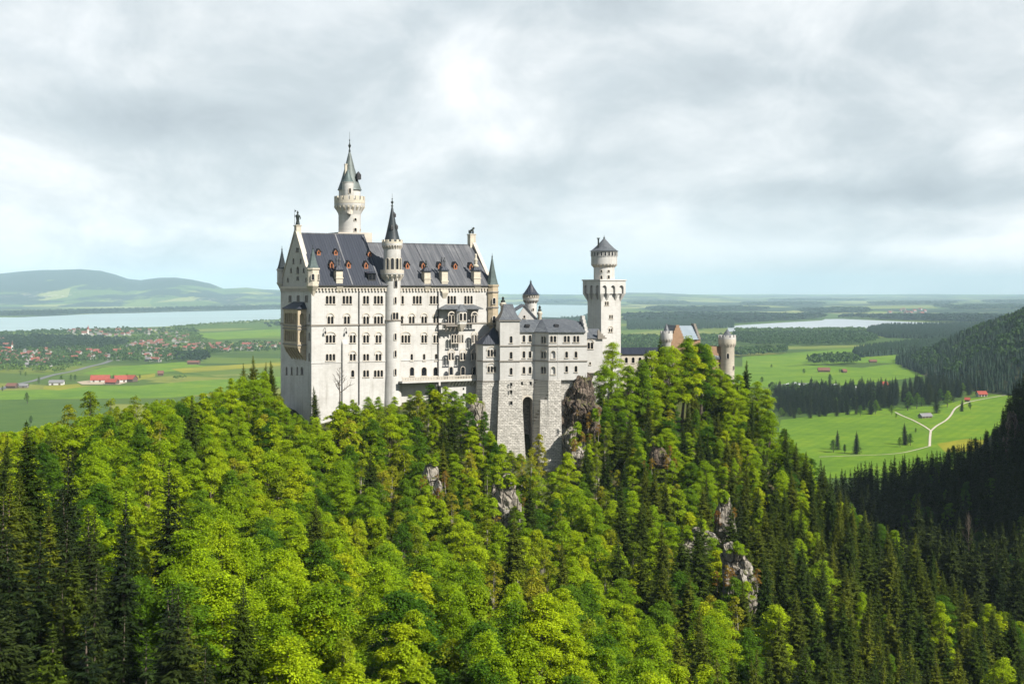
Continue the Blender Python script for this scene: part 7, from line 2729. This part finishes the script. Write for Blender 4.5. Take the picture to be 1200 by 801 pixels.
VERY_FAR = [
    ([(985, 372.5), (1060, 371.8), (1130, 372), (1230, 374), (1230, 380), (1150, 379), (1100, 376.5), (1058, 375.3), (1010, 373)], 900),
    ([(735, 371), (800, 369.5), (870, 371), (960, 371.3), (965, 373), (915, 376), (866, 378.5), (800, 377), (735, 376)], 900),
    ([(760, 362), (860, 361), (900, 363), (840, 365), (770, 365)], 420),
    ([(940, 364), (1010, 363), (1015, 366.2), (950, 367)], 300),
    ([(1100, 359), (1230, 358), (1230, 362), (1120, 363)], 420),
    ([(870, 356), (960, 355.2), (960, 357), (880, 358)], 260),
    ([(1020, 355), (1120, 354.3), (1110, 356.5), (1030, 357)], 260),
    ([(740, 354.8), (800, 354), (800, 356.5), (750, 357)], 220),
    ([(1150, 353), (1230, 352), (1230, 354.5), (1160, 355)], 220),
    ([(900, 351.4), (1010, 350.8), (1010, 352.2), (920, 352.6)], 260),
    ([(735, 350.5), (830, 350), (830, 351.6), (740, 352)], 260),
    ([(640, 352), (690, 351.5), (690, 354), (640, 355)], 200),
]
for P, n in VERY_FAR:
    wood('far_wood', [(p.x, p.y, -4, h, w) for p in scatter_px(P, n, rw, 0) for h, w in ((rw.uniform(28, 46), rw.uniform(70, 150) * p.y / 10000),)], M_FARFIR, 'dark blue wood patch far out in the plain', BLOBS_S)
VIL_WOODS = [
    ([(-20, 396), (40, 394), (100, 395), (150, 398), (150, 404), (120, 409), (60, 410), (20, 411), (-20, 404)], 1500, 'dark wooded rise in the middle of the village'),
    ([(-20, 391.5), (60, 388), (90, 386), (160, 385), (230, 386.5), (235, 391), (160, 392), (60, 393), (-20, 396)], 520, 'shore trees between village and lake'),
    ([(-20, 412), (100, 408), (200, 406), (245, 404), (335, 402), (335, 412), (240, 416), (200, 426), (110, 424), (60, 432), (-20, 432)], 1250, 'garden trees crowded between the village houses'),
    ([(205, 416), (243, 414), (246, 421), (235, 424), (205, 424)], 200, 'dark grove at the right end of the village'),
    ([(140, 398), (230, 391), (245, 402), (150, 402)], 300, 'trees between the two village quarters'),
    ([(200, 384), (250, 379.5), (330, 375), (330, 377.5), (250, 381.5), (205, 386)], 190, 'trees along the lake shore in the green plain'),
    ([(-20, 430), (60, 434), (95, 430), (70, 437), (-20, 436)], 90, 'hedge below the village'),
    ([(310, 380), (335, 377), (335, 382), (315, 384)], 60, 'dark trees at the lake beside the palace'),
    ([(205, 445), (225, 443), (226, 444), (206, 446)], 4, 'two far bushes in the field'),
]
for P, n, lb in VIL_WOODS:
    con = 'dark' in lb
    wood('village_trees', fill(P, n, rw, 9, 19, 0.85), M_FARTREE if not con else M_FARFIR, lb, BLOBS_S)
# far shore woods of the left lake and beyond
wood('far_wood', fill([(-100, 371.5), (0, 368.5), (60, 366.5), (160, 364), (330, 359), (330, 362), (160, 366.3), (60, 369.5), (0, 371), (-100, 373.5)], 2600, rw, 22, 40, 0.8), M_FARFIR, 'dark shore woods across the turquoise lake', BLOBS_S)
# ------------------------------------------------------------------ rock faces that show between the trees
def rock(px, py, d, w, h, dep, seed, mat, label, tilt=0.0):
    p = wpos(px, py, d)
    bm = bmesh.new()
    bmesh.ops.create_icosphere(bm, subdivisions=5, radius=1.0)
    for v in bm.verts:
        c = v.co.copy()
        k = (abs(c.x) ** 3 + abs(c.y) ** 3 + abs(c.z) ** 3) ** (1 / 3)
        c = c / k
        q = Vector((c.x * w / 2, c.y * dep / 2, c.z * h / 2))
        s0 = Vector((seed * 7.1, seed * 3.3, 0))
        # vertical ribs, stepped ledges, broken edges
        rib = mnoise.ridged_multi_fractal(Vector((q.x / 2.4, q.y / 2.4, q.z / 9)) + s0, 0.9, 2.2, 5, 1.0, 2.0) - 1.0
        blk = mnoise.cell(Vector((q.x / 1.7, q.y / 1.7, q.z / 2.6)) + s0) - 0.5
        fine = mnoise.fractal(q / 1.3 + s0, 0.9, 2.1, 5)
        wob = mnoise.fractal(Vector((0, 0, q.z / 5)) + s0, 1.0, 2.0, 3)
        k = 1 + 0.13 * rib + 0.20 * blk + 0.10 * fine
        taper = 1.05 - 0.32 * c.z
        q.x = q.x * k * taper + wob * w * 0.28
        q.y *= k * taper
        q.z += (0.045 * blk + 0.03 * fine) * h
        v.co = q
    me = bpy.data.meshes.new('rock_face')
    bm.to_mesh(me)
    bm.free()
    me.materials.append(mat)
    o = bpy.data.objects.new('rock_face', me)
    link(o)
    o.location = (p.x, p.y + dep * (0.26 if seed < 3 else 0.42), p.z)
    o.rotation_euler = (0, tilt, random.Random(seed).uniform(-0.3, 0.3))
    return tag(o, label, 'rock')


ROCKS = [
    (679, 476, 361, 8.4, 18, 8, 1, M_BROWNROCK, 'brown mossy rock face under the right half of the wing', 0),
    (671, 524, 357, 4.4, 11, 6, 2, M_ROCK, 'narrow pale rock below the brown mossy face', 0),
    (552, 505, 342, 6.5, 17, 5, 3, M_ROCK, 'sheer pale rock left of the annex foot', 0.12),
    (592, 600, 288, 6, 16, 6, 4, M_ROCK, 'pale cliff patch below the wing, between two trees', 0.1),
    (505, 563, 292, 3.6, 8, 4, 5, M_ROCK, 'small grey rock among trees under the palace', -0.1),
    (437, 517, 319, 2.4, 5, 3, 6, M_BROWNROCK, 'reddish rock sliver under the palace windows', 0.15),
    (408, 540, 302, 5, 3, 4, 7, M_BROWNROCK, 'low reddish rock ledge on the slope under the palace', 0),
    (864, 682, 264, 6, 16, 6, 8, M_ROCK, 'pale crag on the right ridge, lowest of three', -0.12),
    (816, 640, 287, 7.5, 8, 6, 9, M_ROCK, 'grey crag on the right ridge under the rusty shrubs', 0.1),
    (850, 612, 307, 4, 14, 5, 10, M_ROCK, 'narrow tall crag on the right ridge', 0.05),
    (772, 535, 347, 5, 6, 4, 11, M_BROWNROCK, 'shaded rock outcrop under the ridge spruces', 0),
    (1190, 512, 552, 5, 22, 8, 13, M_BROWNROCK, 'dark rock wall on the shaded mountain side', 0),
    (838, 470, 436, 6, 10, 6, 14, M_ROCK, 'pale rock under the gatehouse forework', 0),
]
for a in ROCKS:
    rock(*a)

# bare tree in front of the palace wall
rb = random.Random(4)
def bare_tree(px, py_top, py_bot, d, name, label, mat, spread=1.0):
    base = wpos(px, py_bot, d)
    H = (py_bot - py_top) / FPX * d
    e = tag(empty(name, base, 0.0), label, 'tree')
    m = MB()
    pts = [(0, 0, -2), (0.1, 0, H * 0.2), (-0.15, 0.1, H * 0.45), (0.1, 0, H * 0.7), (0, 0, H)]
    m.tube(pts, [0.22, 0.18, 0.13, 0.08, 0.02], 7)
    tr = m.build('trunk', mat, e, smooth=60)
    m = MB()
    def br(p, dirv, L_, r, lev):
        q = [p]
        dd = dirv.copy()
        for i in range(4):
            dd = (dd + Vector((rb.gauss(0, .14), rb.gauss(0, .14), 0.10))).normalized()
            q.append(q[-1] + dd * L_ / 4)
        m.tube(q, [r, r * .8, r * .6, r * .45, r * .2], 5)
        if lev:
            for i in (1, 2, 3, 4):
                for _ in range(2):
                    nd = (dd + Vector((rb.gauss(0, .8), rb.gauss(0, .8), rb.gauss(0.1, .5)))).normalized()
                    br(q[i], nd, L_ * 0.55, r * 0.5, lev - 1)
    for i in range(11):
        t = 0.25 + 0.068 * i
        a = i * 2.4
        br(Vector((0, 0, H * t)), Vector((math.cos(a) * spread, math.sin(a) * spread, 0.55)).normalized(), H * 0.42 * (1.1 - t), 0.12 * (1.1 - t) + 0.03, 1)
    m.build('branches', mat, e)
    return e


bare_tree(398, 430, 470, 338, 'bare_tree', 'leafless tree with dark forked branches before the palace wall', M_BARK)
bare_tree(1135, 600, 655, 430, 'dead_tree', 'dead bare grey tree trunk in the shaded gorge', M_BARK, 0.25)

# ------------------------------------------------------------------ air: one even box of haze over the whole valley
hz_m, N = new_mat('valley_haze')
vol = N.n('ShaderNodeVolumePrincipled', ins={'Color': (0.63, 0.85, 0.99, 1), 'Density': 3.5e-5, 'Anisotropy': -0.2})
N.n('ShaderNodeOutputMaterial', ins={'Volume': vol.outputs[0]})
hb = MB().box(-34000, 34000, -4000, 49000, -14, float(GZ.max()) + 60)
hz_o = hb.build('haze', hz_m)
tag(hz_o, kind='stuff')
